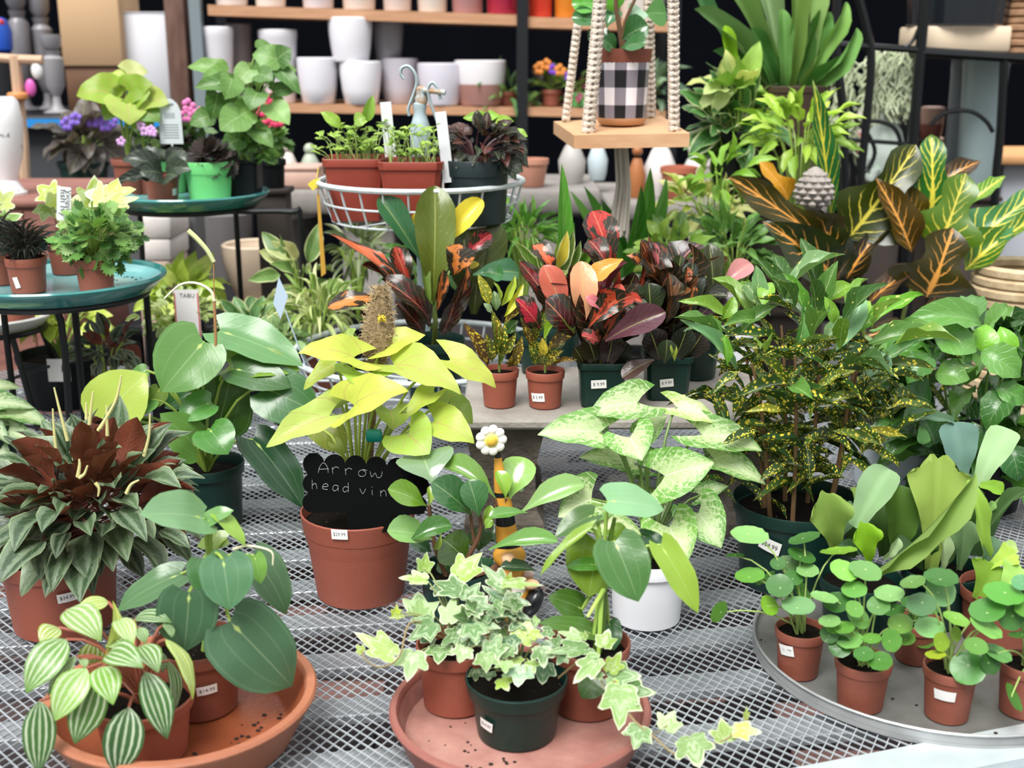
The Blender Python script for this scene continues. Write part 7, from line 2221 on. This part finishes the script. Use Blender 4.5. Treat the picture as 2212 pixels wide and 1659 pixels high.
# rack shelf
a, c = At(1980, 114, RY), At(2300, 132, RY)
q4 = [a, c, c + Vector((0, .35, 0)), a + Vector((0, .35, 0))]
mk('shelf_plate', MB().add(q4 + [v - Vector((0, 0, .008)) for v in q4], [(0, 1, 2, 3), (7, 6, 5, 4)] + [(i, 4 + i, 4 + (i + 1) % 4, (i + 1) % 4) for i in range(4)]).mesh('shelf_plate', BLKST, smooth=False), rk)
# black fluted pot on cream plinth
t = thing('fluted_pot', 'black fluted planter on a cream plinth on the iron rack', 'planter', tuple(At(2060, 112, RY + .15)))
cB_ = At(2060, 112, RY + .15)
k = depth(cB_) / F
mk('plinth', MB().box(-100 * k, 95 * k, -.09, .09, 0, 52 * k, b=.006).mesh('plinth', mat('cream_stone', 'e0cbb0', .6)), t, Matrix.Translation(cB_))
fb = MB()
vs, fs = [], []
ns = 96
for (r, z) in ((95, 54), (104, 56), (112, 150), (110, 152)):
    for i in range(ns):
        a = 2 * math.pi * i / ns
        rr = r * k * (1 + .012 * math.cos(a * 24))
        vs.append((rr * math.cos(a), rr * .85 * math.sin(a), z * k))
for j in range(3):
    for i in range(ns):
        fs.append((j * ns + i, j * ns + (i + 1) % ns, (j + 1) * ns + (i + 1) % ns, (j + 1) * ns + i))
fb.add(vs, fs)
mk('planter', fb.mesh('planter', mat('black_glaze', '1a1e24', .22, coat=.3)), t, Matrix.Translation(cB_))
# wicker basket at the edge
cK = At(2215, 118, RY + .15)
t = thing('wicker_basket', 'brown wicker basket at the top right edge on the rack', 'basket', tuple(cK))
wk = MB()
for j in range(9):
    wk.tube(ring(cK + Vector((0, 0, .012 + j * .02)), 62 * k + (.003 if j % 2 else 0), 0, 40), .011, 6, closed=True)
mk('weave', wk.mesh('weave', mat('wicker', 'b08a6a', .8, col2='8a6648', vscale=40, bump=.5)), t)
# hanging moss
ms_ = MB()
ms2 = MB()
rn = random.Random(8)
for i in range(420):
    x, y = rn.uniform(1888, 1978), rn.uniform(108, 225)
    p0 = At(x, y, RY + .08 + rn.uniform(-.03, .03))
    p1 = p0 + Vector((rn.uniform(-.02, .02), rn.uniform(-.01, .01), -rn.uniform(.02, .06)))
    ms_.tube([p0, p0.lerp(p1, .5) + Vector((rn.uniform(-.015, .015), 0, 0)), p1], .0028, 4)
for i in range(360):
    x, y = rn.choice((rn.uniform(1795, 1850), rn.uniform(1868, 1940))), rn.uniform(120, 330)
    p0 = At(x, y, RY + .3 + rn.uniform(-.03, .03))
    p1 = p0 + Vector((rn.uniform(-.03, .03), rn.uniform(-.01, .01), -rn.uniform(.02, .06)))
    ms2.tube([p0, p0.lerp(p1, .5) + Vector((rn.uniform(-.015, .015), 0, 0)), p1], .0034, 4)
tag(mk('hanging_moss', ms2.mesh('hanging_moss', mat('pale_moss', 'd3dcbc', .9, col2='b4c09a', vscale=30))), 'ragged pale moss strands further behind the left bars of the rack', 'moss')['kind'] = 'stuff'
m_ = mk('hanging_moss', ms_.mesh('hanging_moss', mat('pale_moss', 'd3dcbc', .9, col2='b4c09a', vscale=30)))
m_['kind'] = 'stuff'
tag(m_, 'clump of pale green hanging moss behind the iron rack', 'moss')
# white ceramic figure and glazed cylinders behind the rack
cF = At(1905, 385, RY + .15)
t = thing('ceramic_ornament', 'pale mint ceramic ornament with a curled handle behind the iron rack', 'ornament', tuple(cF))
k = depth(cF) / F
mk('body', MB().lathe([(30 * k, 0), (40 * k, 20 * k), (44 * k, 60 * k), (34 * k, 100 * k), (20 * k, 120 * k), (16 * k, 135 * k), (8 * k, 140 * k)], 24).mesh('body', mat('mint_glaze', 'cfdcd2', .35)), t, Matrix.Translation(cF))
mk('handle', MB().tube(smooth_path([At(1870, 340, RY + .12), At(1862, 370, RY + .1), At(1880, 388, RY + .1), At(1892, 365, RY + .1)], 4), .011, 7).mesh('handle', mat('mint_glaze', 'cfdcd2', .35)), t)
gpot('tall pale blue-grey glazed cylinder under the iron rack', 2055, 2150, 118, 420, 'b4c8ca', RY + .2, shape='cyl', taper=.8, name='glazed_cylinder')
gpot('tall slate grey cylinder left of the pale blue one under the rack', 2030, 2080, 130, 420, '8a9298', RY + .35, shape='cyl', taper=.9, name='glazed_cylinder')
gpot('small white and brown pot on the ledge behind the rack bars', 1985, 2035, 235, 300, 'c9a090', RY + .4, col2='8a4f40')
# stone pine cone finial
cN = At(1756, 452, 2.5)
t = thing('stone_finial', 'grey stone pine-cone finial among the petra croton leaves', 'ornament', (cN.x, cN.y, 0.0))
k = depth(cN) / F * .86
mk('stem', MB().lathe([(.03, 0.002), (.03, .02), (.014, .04), (.014, cN.z)], 16).mesh('stem', CONC), t, Matrix.Translation((cN.x, cN.y, 0)))
mk('cone', MB().lathe([(20 * k, 0), (36 * k, 20 * k), (40 * k, 48 * k), (32 * k, 78 * k), (18 * k, 98 * k), (4 * k, 106 * k)], 20).mesh('cone', mat('grey_stone', 'a89f98', .85, var=.3, vscale=30, bump=.5)), t, Matrix.Translation(cN))
for j in range(6):
    for i in range(10):
        a = 2 * math.pi * (i + .5 * (j % 2)) / 10
        zz = (16 + j * 14) * k
        rr = [34, 40, 41, 37, 30, 20][j] * k
        pm = MB().ball((rr * math.cos(a), rr * math.sin(a), zz), 12 * k, 6, 4, sc=(1, 1, .45 + .3 * ((i * 7 + j * 3) % 5) / 5))
        mk('scale', pm.mesh('scale', MATS['grey_stone']), t, Matrix.Translation(cN))
# straw coloured trunk / basket at the right edge
cT = At(2205, 700, 2.55)
k = depth(cT) / F
t = thing('straw_planter', 'blurred straw-coloured woven planter at the right edge behind the petra croton', 'planter', (cT.x, cT.y, .001))
b = MB()
for j in range(14):
    b.tube(ring(Vector((cT.x, cT.y, .012 + j * .022)), .10 + .004 * math.sin(j * 1.3), 0, 36), .0125, 6, closed=True)
mk('weave', b.mesh('weave', mat('straw', 'cdb896', .85, col2='ab9470', vscale=30, bump=.5)), t)

# ------------------------------------------------------------------ left background: ledge, crate, bowl, counter
LEDGE = mat('grey_ledge', '8f8a86', .8, col2='78726e', vscale=8, bump=.3)
t = thing('stone_table', 'long grey concrete table behind the wire basket', 'table', tuple(At(900, 430, 3.75)))
a, c = At(540, 412, 3.6), At(1300, 420, 3.6)
mk('table_top', MB().box(a.x, c.x, 3.6, 4.1, a.z - .07, a.z, b=.01).mesh('table_top', LEDGE), t)
for x in (790, 1180):
    xx = At(x, 500, 3.6).x
    mk('pier', MB().box(xx - .08, xx + .08, 3.65, 4.05, FLZ, a.z - .07, b=.01).mesh('pier', LEDGE), t)
zt = a.z + .001
rs_ = random.Random(6)
# things on the stone table
def ontable(px, Y):
    v = At(px, 400, Y)
    v.z = zt
    return v
def clutter(name, label, cat, px, w, h, col, Y=3.7, shape='pot'):
    l = ontable(px, Y)
    k = depth(l) / F
    t = thing(name, label, cat, tuple(l))
    m = mat('cl_' + col, col, .5, var=.15, vscale=14)
    if shape == 'pot':
        mk('body', MB().lathe([(w * .32 * k, 0), (w * .36 * k, .004), (w * .46 * k, h * .8 * k), (w * .5 * k, h * .82 * k), (w * .5 * k, h * k), (w * .44 * k, h * k), (w * .4 * k, h * .6 * k)], 24).mesh('body', m), t, Matrix.Translation(l))
    elif shape == 'box':
        mk('body', MB().box(-w / 2 * k, w / 2 * k, -.06, .06, 0, h * k, b=.006).mesh('body', m), t, Matrix.Translation(l))
        mk('lid', MB().box(-w / 2 * k - .003, w / 2 * k + .003, -.063, .063, h * k, h * k + .012, b=.003).mesh('lid', m), t, Matrix.Translation(l))
    else:
        mk('body', MB().lathe([(w * .35 * k, 0), (w * .45 * k, h * .15 * k), (w * .5 * k, h * .4 * k), (w * .3 * k, h * .62 * k), (w * .2 * k, h * .7 * k)], 20).mesh('body', m), t, Matrix.Translation(l))
        mk('head', MB().ball((0, 0, h * .82 * k), w * .28 * k, 14, 10).mesh('head', m), t, Matrix.Translation(l))
    return t
clutter('stone_block', 'dusty pink box on the stone table left of the wire basket', 'box', 650, 90, 38, 'c9a596', shape='box')
clutter('garden_ornament', 'small white garden figure on the stone table left of the wire basket', 'ornament', 625, 40, 90, 'e0d4cc', 3.85, 'fig')
clutter('garden_ornament', 'small sage green garden figure on the stone table', 'ornament', 672, 44, 80, 'aab4a2', 3.9, 'fig')
clutter('clay_pot', 'pale terracotta pot on the stone table right of the wire basket', 'pot', 1150, 70, 60, 'c98f78')
clutter('garden_ornament', 'grey garden figure on the stone table behind the rope tassel', 'ornament', 1235, 60, 120, 'b4b0ac', 3.8, 'fig')
clutter('garden_ornament', 'pale blue garden figure on the stone table under the swing', 'ornament', 1290, 44, 110, 'c3d2d8', 3.9, 'fig')
t2 = thing('white_table', 'second table under pale garden figures right of the swing', 'table', tuple(At(1480, 450, 3.7)))
a2 = At(1310, 440, 3.6)
c2_ = At(1790, 440, 3.6)
mk('table_top', MB().box(a2.x, c2_.x, 3.6, 4.2, a2.z - .05, a2.z, b=.008).mesh('table_top', LEDGE), t2)
for x in (a2.x + .08, c2_.x - .08):
    mk('leg', MB().box(x - .05, x + .05, 3.65, 4.15, FLZ, a2.z - .05, b=.008).mesh('leg', LEDGE), t2)
zt = a2.z + .001
clutter('garden_ornament', 'orange and black garden ornament under the swing board', 'ornament', 1375, 40, 120, 'a8693c', 3.75, 'fig')
clutter('garden_ornament', 'big white garden figure right of the swing board', 'ornament', 1425, 70, 150, 'e6e2e0', 3.8, 'fig')
clutter('clay_pot', 'terracotta pot right of the rope tassel', 'pot', 1465, 80, 70, 'b86a50', 3.7)
clutter('garden_ornament', 'pale grey garden figure left of the climbing ivy', 'ornament', 1500, 60, 110, 'cfccca', 3.9, 'fig')
clutter('clay_pot', 'white ribbed pot behind the variegated plant', 'pot', 1560, 90, 80, 'dcd8d4', 3.8)
clutter('clay_pot', 'grey pot behind the schefflera', 'pot', 1650, 100, 110, '6a6660', 3.8)

# counter at the far left
tcn = thing('work_counter', 'dark work counter with a blue edge at the far left', 'counter', tuple(At(150, 260, 4.2)))
zc = At(150, 250, 4.2).z
xa, xb = At(-250, 250, 4.2).x, At(372, 250, 4.2).x
mk('counter_top', MB().box(xa, xb, 4.15, 4.95, zc - .03, zc, b=.005).mesh('counter_top', BLKST), tcn)
mk('blue_edge', MB().box(xa, xb, 4.14, 4.152, zc - .035, zc - .008).mesh('blue_edge', mat('blue_trim', '1f86d0', .4), smooth=False), tcn)
mk('cabinet', MB().box(xa + .03, xb - .03, 4.2, 4.93, FLZ, zc - .031, b=.005).mesh('cabinet', mat('cabinet_dark', '22262c', .6)), tcn)
def onc(px, Y=4.4):
    v = At(px, 250, Y)
    v.z = zc + .001
    return v
def cbox(name, label, x0_, x1_, h, col, Y, dep=.25, lift=0.0, cat='box'):
    l = onc((x0_ + x1_) / 2, Y)
    l.z += lift
    k = depth(l) / F
    w = (x1_ - x0_) * k
    t = thing(name, label, cat, tuple(l))
    m = mat('bx_' + col, col, .7, var=.06, vscale=6)
    mk('body', MB().box(-w / 2, w / 2, 0, dep, 0, h * k - .004, b=.004).mesh('body', m), t, Matrix.Translation(l))
    mk('flap', MB().box(-w / 2, w / 2, -.002, dep * .49, h * k - .004, h * k).mesh('flap', m, smooth=False), t, Matrix.Translation(l))
    mk('flap', MB().box(-w / 2, w / 2, dep * .51, dep, h * k - .004, h * k).mesh('flap', m, smooth=False), t, Matrix.Translation(l))
    return t
st_ = cbox('cardboard_box', 'tall brown cardboard box on a crate at the far left counter', 146, 276, 210, 'c7a47e', 4.45, lift=.16)
cbox('wooden_crate', 'brown wooden crate under the cardboard box on the counter', 150, 270, 94, '6a4a34', 4.46, lift=0.0, cat='crate')
cbox('white_box', 'tall white box between the cardboard box and the grey post', 278, 372, 205, 'd6d6dc', 4.5)
l = onc(392, 4.45)
tag(mk('wooden_post', MB().box(-.035, .035, 0, .07, 0, 1.0, b=.004).mesh('wooden_post', mat('rough_wood', '86665a', .8, col2='5c4238', vscale=8, wave=(6, 6, 1))), None, Matrix.Translation(l)), 'rough brown wooden post beside the grey shelf upright', 'post')
def candlestick(label, px, h, Y, col):
    l = onc(px, Y)
    k = depth(l) / F
    t = thing('candlestick', label, 'candlestick', tuple(l))
    m = mat('cs_' + col, col, .4, .2, var=.1)
    mk('base', MB().lathe([(28 * k, 0), (30 * k, 4 * k), (14 * k, 10 * k), (9 * k, 22 * k), (8 * k, 40 * k)], 24).mesh('base', m), t, Matrix.Translation(l))
    mk('column', MB().lathe([(10 * k, 40 * k), (20 * k, 60 * k), (22 * k, h * .7 * k), (14 * k, h * .74 * k), (18 * k, h * .8 * k)], 24).mesh('column', m), t, Matrix.Translation(l))
    mk('cup', MB().lathe([(12 * k, h * .8 * k), (20 * k, h * .86 * k), (22 * k, h * k), (16 * k, h * k), (10 * k, h * .9 * k)], 24).mesh('cup', m), t, Matrix.Translation(l))
candlestick('grey turned candlestick on the far left counter', 126, 165, 4.3, 'a3a1a4')
candlestick('tall grey candlestick left of the cardboard box', 108, 240, 4.55, '8f8d92')
candlestick('dark grey candlestick at the far left', 60, 260, 4.5, '77757a')
l = onc(18, 4.3)
k = depth(l) / F
t = thing('blue_jar', 'cobalt blue jar with a red cap on a stand at the far left edge', 'jar', tuple(l))
mk('stand', MB().lathe([(30 * k, 0), (30 * k, 120 * k), (26 * k, 124 * k)], 20, cap1=True).mesh('stand', BLKST), t, Matrix.Translation(l))
mk('jar', MB().lathe([(14 * k, 124 * k), (24 * k, 134 * k), (26 * k, 170 * k), (18 * k, 195 * k), (8 * k, 200 * k)], 24, cap1=True).mesh('jar', mat('cobalt', '1d4fb4', .25)), t, Matrix.Translation(l))
mk('cap', MB().ball((9 * k, -10 * k, 188 * k), 9 * k, 10, 8).mesh('cap', mat('red_cap', 'b02c3c', .4)), t, Matrix.Translation(l))
l = At(45, 300, 3.9)
t = thing('wooden_easel', 'pale wooden easel leg with an orange knob at the far left', 'easel', (l.x, l.y, FLZ))
PW = mat('pale_wood', 'cba98c', .6, var=.12, vscale=10)
mk('leg', MB().tube([At(32, 120, 3.9), At(50, 310, 3.9), At(70, 700, 3.9)], .018, 8).mesh('leg', PW), t)
mk('arm', MB().tube([At(-20, 124, 3.9), At(38, 128, 3.9), At(92, 130, 3.9)], .014, 8).mesh('arm', PW), t)
mk('knob', MB().lathe([(.026, -.012), (.032, -.006), (.032, .006), (.026, .012)], 18, cap1=True).mesh('knob', mat('orange_wood', 'cf8a50', .5)), t, Matrix.Translation(At(38, 208, 3.88)))
for lab, px, py, col, s_ in (('small pink egg ornament hanging in front of the dark counter', 66, 190, 'd05fb0', 1.0), ('small white drop hanging above the pink egg', 80, 152, 'e6e6e4', 1.05)):
    c = At(px, py, 3.9)
    k = depth(c) / F
    t = thing('hanging_ornament', lab, 'ornament', tuple(c))
    mk('drop', MB().ball((0, 0, 0), 12 * k * s_, 14, 10, sc=(1, .7, 1.6)).mesh('drop', mat('or_' + col, col, .4)), t, Matrix.Translation(c))
    mk('thread', MB().tube([c + Vector((0, 0, 18 * k)), Vector((c.x, c.y, At(px, 130, 3.9).z))], .001, 4).mesh('thread', BLKST), t)
# crate under purple flowers, white vase
CRW = mat('red_brown_wood', '96665a', .7, col2='7a4f46', vscale=7, wave=(1, 8, 8))
l = At(90, 430, 3.0)
zc2 = l.z
t = thing('wooden_chest', 'reddish brown wooden chest behind the nearer teal saucer', 'chest', (l.x, 3.2, FLZ))
xa, xb = At(-160, 430, 3.0).x, At(118, 430, 3.0).x
mk('body', MB().box(xa, xb, 3.0, 3.5, FLZ, zc2 - .02, b=.004).mesh('body', CRW), t)
mk('lid', MB().box(xa - .012, xb + .012, 2.985, 3.51, zc2 - .02, zc2, b=.006).mesh('lid', CRW), t)
for i in range(4):
    xx = xa + (xb - xa) * (i + .5) / 4
    mk('panel_board', MB().box(xx - (xb - xa) / 8 + .003, xx + (xb - xa) / 8 - .003, 2.994, 3.0, FLZ + .02, zc2 - .03).mesh('panel_board', CRW, smooth=False), t)
c = At(20, 420, 3.1)
c.z = zc2 + .001
k = depth(c) / F
t = thing('white_vase', 'white patterned vase on the wooden chest at the left edge', 'vase', tuple(c))
mk('body', MB().lathe([(30 * k, 0), (34 * k, 6 * k), (20 * k, 30 * k), (36 * k, 80 * k), (44 * k, 150 * k), (38 * k, 195 * k), (30 * k, 205 * k), (24 * k, 205 * k), (30 * k, 190 * k)], 28).mesh('body', mat('white_pattern', 'eceaec', .3, col2='8a8f92', vscale=22, thr=(.62, .66))), t, Matrix.Translation(c))
mk('foot', MB().lathe([(38 * k, -.001), (38 * k, 5 * k), (30 * k, 8 * k)], 24, cap1=True).mesh('foot', mat('white_glaze', 'dcdad6', .3)), t, Matrix.Translation(c))
bgplant('african_violet', 'dark-leaved african violet with purple flowers in a green pot behind the lime plant', 185, 305, 75, 40, 3.72, 412, 'hearty', 36, ['5a5058', '4f4a52', '6a6064', '554a50'], 60, .7, DKGREEN, 110, seed=131, z=None, flowers=('7a5cc0', 6, 9, ((145, 268), (165, 258), (200, 262), (228, 270), (240, 262), (215, 255))))
t = thing('grey_crate', 'grey plastic crate carrying the african violet', 'crate', tuple(At(190, 412, 3.72)))
cG = At(190, 413, 3.72)
mk('body', MB().box(cG.x - .12, cG.x + .12, 3.58, 3.86, FLZ, cG.z - .012, b=.006).mesh('body', mat('grey_plastic', '8f8a8c', .6)), t)
mk('rim', MB().box(cG.x - .13, cG.x + .13, 3.57, 3.87, cG.z - .014, cG.z - .001, b=.004).mesh('rim', mat('grey_plastic', '8f8a8c', .6)), t)
# blurred flowers between the stand plants
bgplant('pink_cyclamen', 'pink cyclamen among the plants of the further teal saucer', 420, 280, 30, 24, 2.95, 380, 'hearty', 12, ['6f8f6a', '55784f'], 34, .8, BLACKP, 50, seed=132, z=zB + .0105, flowers=('e07ab4', 5, 9, ((408, 228), (402, 250), (420, 252), (432, 246))))
bgplant('pink_violet', 'small pale pink flowering plant behind the dark crinkled plant', 318, 300, 26, 18, 2.90, 390, 'hearty', 8, ['6f8f6a', '86ab5c'], 30, .8, TERRAD, 40, seed=133, z=zB + .0105, flowers=('dcaae0', 5, 6, ((305, 272), (312, 284), (330, 286), (326, 280), (262, 305))))
bgplant('red_cyclamen', 'bright pink flowering plant right of the tall lobed plant', 590, 300, 34, 44, 3.05, 392, 'frill', 40, ['6f9a58', '86b06c', '5f8a4c'], 30, .8, BLACKP, 60, seed=134, z=zB + .0105, pothpx=60, flowers=('e0406a', 5, 9, ((562, 240), (575, 222), (590, 215), (600, 262), (580, 270), (612, 240))))
# black table with grey pots and the beige bowl
t = thing('black_table', 'low black table under the beige bowl', 'table', tuple(At(560, 660, 3.5)))
zt2 = At(560, 668, 3.42).z
xa, xb = At(300, 668, 3.42).x, At(700, 668, 3.42).x
mk('table_top', MB().box(xa, xb, 3.2, 4.2, zt2 - .03, zt2, b=.004).mesh('table_top', BLKST), t)
for x in (xa + .04, xb - .04):
    for y in (3.24, 4.16):
        mk('leg', MB().box(x - .02, x + .02, y - .02, y + .02, FLZ, zt2 - .03).mesh('leg', BLKST, smooth=False), t)
zt = zt2 + .001
gpot('beige ceramic bowl planter on the low black table', 487, 632, 530, 648, 'cdb9a2', 3.42, taper=.62, name='ceramic_bowl')
cS = At(570, 662, 3.42)
cS.z = zt
t = tag(mk('ceramic_saucer', MB().lathe([(.08, 0), (.10, .004), (.105, .016), (.095, .016), (.085, .006), (.001, .005)], 32, cap1=False).mesh('ceramic_saucer', mat('glaze_cdb9a2', 'cdb9a2', .3)), None, Matrix.Translation(cS)), 'beige ceramic saucer under the beige bowl', 'saucer')
gpot('big dark grey pot behind the beige bowl', 430, 552, 462, 600, '6f6c6c', 3.95, taper=.8)
gpot('grey stone pot right of the iron leg behind the beige bowl', 575, 700, 470, 610, '8a8480', 4.0, taper=.85)
xg = At(400, 500, 3.35).x
tag(mk('grey_pillar', MB().box(xg - .045, xg + .045, 3.3, 3.4, FLZ, At(400, 440, 3.35).z, b=.006).mesh('grey_pillar', mat('dark_grey_stone', '4f4f52', .7, var=.2)), None), 'dark grey square pillar beside the white blocks', 'pillar')
t = thing('block_stack', 'stack of white painted blocks on a pinkish one behind the teal saucer', 'blocks', tuple(At(335, 600, 3.15)))
y_ = 470
for i, (hgt, col) in enumerate(((48, 'dcd4d0'), (47, 'e0d8d4'), (60, 'c9b0a4'), (200, 'b89c90'))):
    aT, aB = At(300, y_, 3.1), At(371, y_ + hgt - 2, 3.1)
    mk('block', MB().box(aT.x, aB.x, 3.1, 3.28, max(aB.z, -.3), aT.z, b=.005).mesh('block', mat('blk_' + col, col, .8, var=.1, vscale=14, bump=.3)), t)
    y_ += hgt
# shelf plants at the right end
bgplant('air_plant', 'spiky pale green succulent in a terracotta pot on the lower shelf', 1095, 200, 55, 45, SHY + .1, 285, 'bladeup', 46, ['7fae78', '93bc8c', '6a9a68'], 56, .16, TERRAD, 60, seed=141, z=LOW[1] + .001, pothpx=30)
bgplant('pansy_pot', 'orange and purple flowers in a terracotta pot on the lower shelf', 1190, 190, 50, 34, SHY + .1, 240, 'oval', 26, ['5a4a5a', '6a8f48', '86a848', '4f3f4a'], 34, .5, TERRAD, 46, seed=142, flowers=('e08a3c', 5, 8, ((1165, 148), (1178, 140), (1210, 152))), pothpx=34, z=LOWR[0] + .001)
bgplant('magenta_plant', 'magenta and green leafy plant in a lime pot on the lower shelf', 1250, 195, 40, 30, SHY + .1, 242, 'oval', 26, ['a83f78', '6a8f58', '5f8f50', '93406a'], 34, .5, LIMEP, 44, seed=143, pothpx=30, flowers=('7a3fc0', 5, 7, ((1195, 150), (1230, 165))), z=LOWR[0] - .002)
bgplant('grey_green_plant', 'pale grey-green leafy plant on the shelf behind the ropes', 1400, 200, 60, 40, SHY + .1, 244, 'oval', 30, ['86a898', '6f9484', '9ab8a4'], 60, .4, BLACKP, 60, seed=144, pothpx=30, z=LOWR[1] + .003)

# boards and boxes low behind the rack at the right edge
t = thing('wooden_bench', 'orange wooden bench over grey boxes at the right edge behind the rack', 'bench', tuple(At(2190, 345, 4.1)))
aW = At(2118, 336, 4.0)
mk('seat_board', MB().box(aW.x, aW.x + .7, 4.0, 4.4, aW.z - .03, aW.z, b=.004).mesh('seat_board', mat('orange_pine', 'd09a68', .6)), t)
for dx in (.03, .62):
    mk('leg', MB().box(aW.x + dx, aW.x + dx + .05, 4.03, 4.37, FLZ, aW.z - .03).mesh('leg', BLKST, smooth=False), t)
gb = thing('grey_box', 'light grey box under the orange bench at the right edge', 'box', (aW.x + .3, 4.2, FLZ))
zb1 = At(2160, 392, 4.05).z
mk('body', MB().box(aW.x + .1, aW.x + .6, 4.05, 4.35, FLZ + .001, zb1 + .06, b=.006).mesh('body', mat('light_grey_card', 'b4b8c0', .7)), gb)
mk('lid', MB().box(aW.x + .09, aW.x + .61, 4.04, 4.36, zb1 + .06, zb1 + .08, b=.004).mesh('lid', mat('light_grey_card', 'b4b8c0', .7)), gb)

for lab, x0_, x1_, y0_, y1_, col, c2 in (('white and pink vase behind the left bars of the iron rack', 1846, 1886, 240, 330, 'e2dad6', 'c98a80'), ('white bud vase between the iron rack bars', 1940, 1975, 150, 240, 'e9e6e2', None), ('pale shell-pink pot low behind the iron rack', 1985, 2030, 300, 372, 'dcb8ac', None), ('red glazed pot behind the hanging moss', 1868, 1905, 170, 232, '7a2a2c', None)):
    gpot(lab, x0_, x1_, y0_, y1_, col, RY + .55, col2=c2)
tb = thing('display_table', 'dark display table behind the iron rack', 'table', tuple(At(1930, 372, RY + .5)))
zq = [At(1900, y, RY + .55).z for y in (330, 240, 372, 232)]
for i, zz in enumerate(zq):
    x_ = [At(1866, 300, RY + .55).x, At(1957, 300, RY + .55).x, At(2008, 300, RY + .55).x, At(1886, 300, RY + .55).x][i]
    if i == 3:
        continue
    mk('riser', MB().box(x_ - .04, x_ + .04, RY + .5 - .04 + (.05 if i else 0), RY + .6, FLZ, zz - .001).mesh('riser', BLKST, smooth=False), tb)
mk('riser', MB().box(At(1886, 300, RY + .55).x + .02, At(1886, 300, RY + .55).x + .05, RY + .5, RY + .6, FLZ, zq[3] - .001).mesh('riser', BLKST, smooth=False), tb)

# pedestals that carry the plants standing higher than the mesh
PED = mat('dark_wood_pedestal', '3a302a', .7, var=.2, vscale=10)
def pedestal(label, x, y, z0, z1, w):
    t = thing('pedestal', label, 'pedestal', (x, y, z0))
    mk('column', MB().box(x - w * .42, x + w * .42, y - w * .42, y + w * .42, z0, z1 - .014, b=.004).mesh('column', PED), t)
    mk('top_plate', MB().box(x - w / 2, x + w / 2, y - w / 2, y + w / 2, z1 - .014, z1 - .0005, b=.003).mesh('top_plate', PED), t)
for lab, px, Y, z, w in (('dark pedestal under the variegated plant right of the tassel', 1520, 2.85, .26, .10), ('dark pedestal under the lime schefflera', 1720, 2.75, .18, .14), ('dark pedestal under the climbing ivy', 1580, 2.95, .2, .13),
                         ('slim dark pedestal under the lime and white heart-leaved plant', 1590, 2.9, .42, .03), ('dark pedestal under the lime sprig plant', 1550, 2.68, .1, .10)):
    if z > .4:
        pedestal(lab, At(px, 330, Y).x, Y + .0, .2 + .16, z, .04)
    else:
        pedestal(lab, At(px, 500, Y).x, Y, .0012, z, w)
lB = At(1690, 300, 3.05)
pedestal('tall dark pedestal under the big staghorn fern', lB.x, lB.y, FLZ, lB.z, .2)
lR = At(590, 392, 3.05)
pedestal('dark pedestal under the bright pink flowering plant', lR.x, 3.05, FLZ, zB + .0105, .09)
for lab, px, y1_, Y, w in (('dark plinth under the pale blue-grey cylinder', 2102, 420, RY + .2, .13), ('dark plinth under the slate grey cylinder', 2055, 420, RY + .35, .07), ('dark plinth under the white and brown pot behind the rack', 2010, 300, RY + .4, .06), ('dark plinth under the mint ceramic ornament', 1905, 385, RY + .15, .12)):
    v = At(px, y1_, Y)
    pedestal(lab, v.x, Y, FLZ, v.z, w)
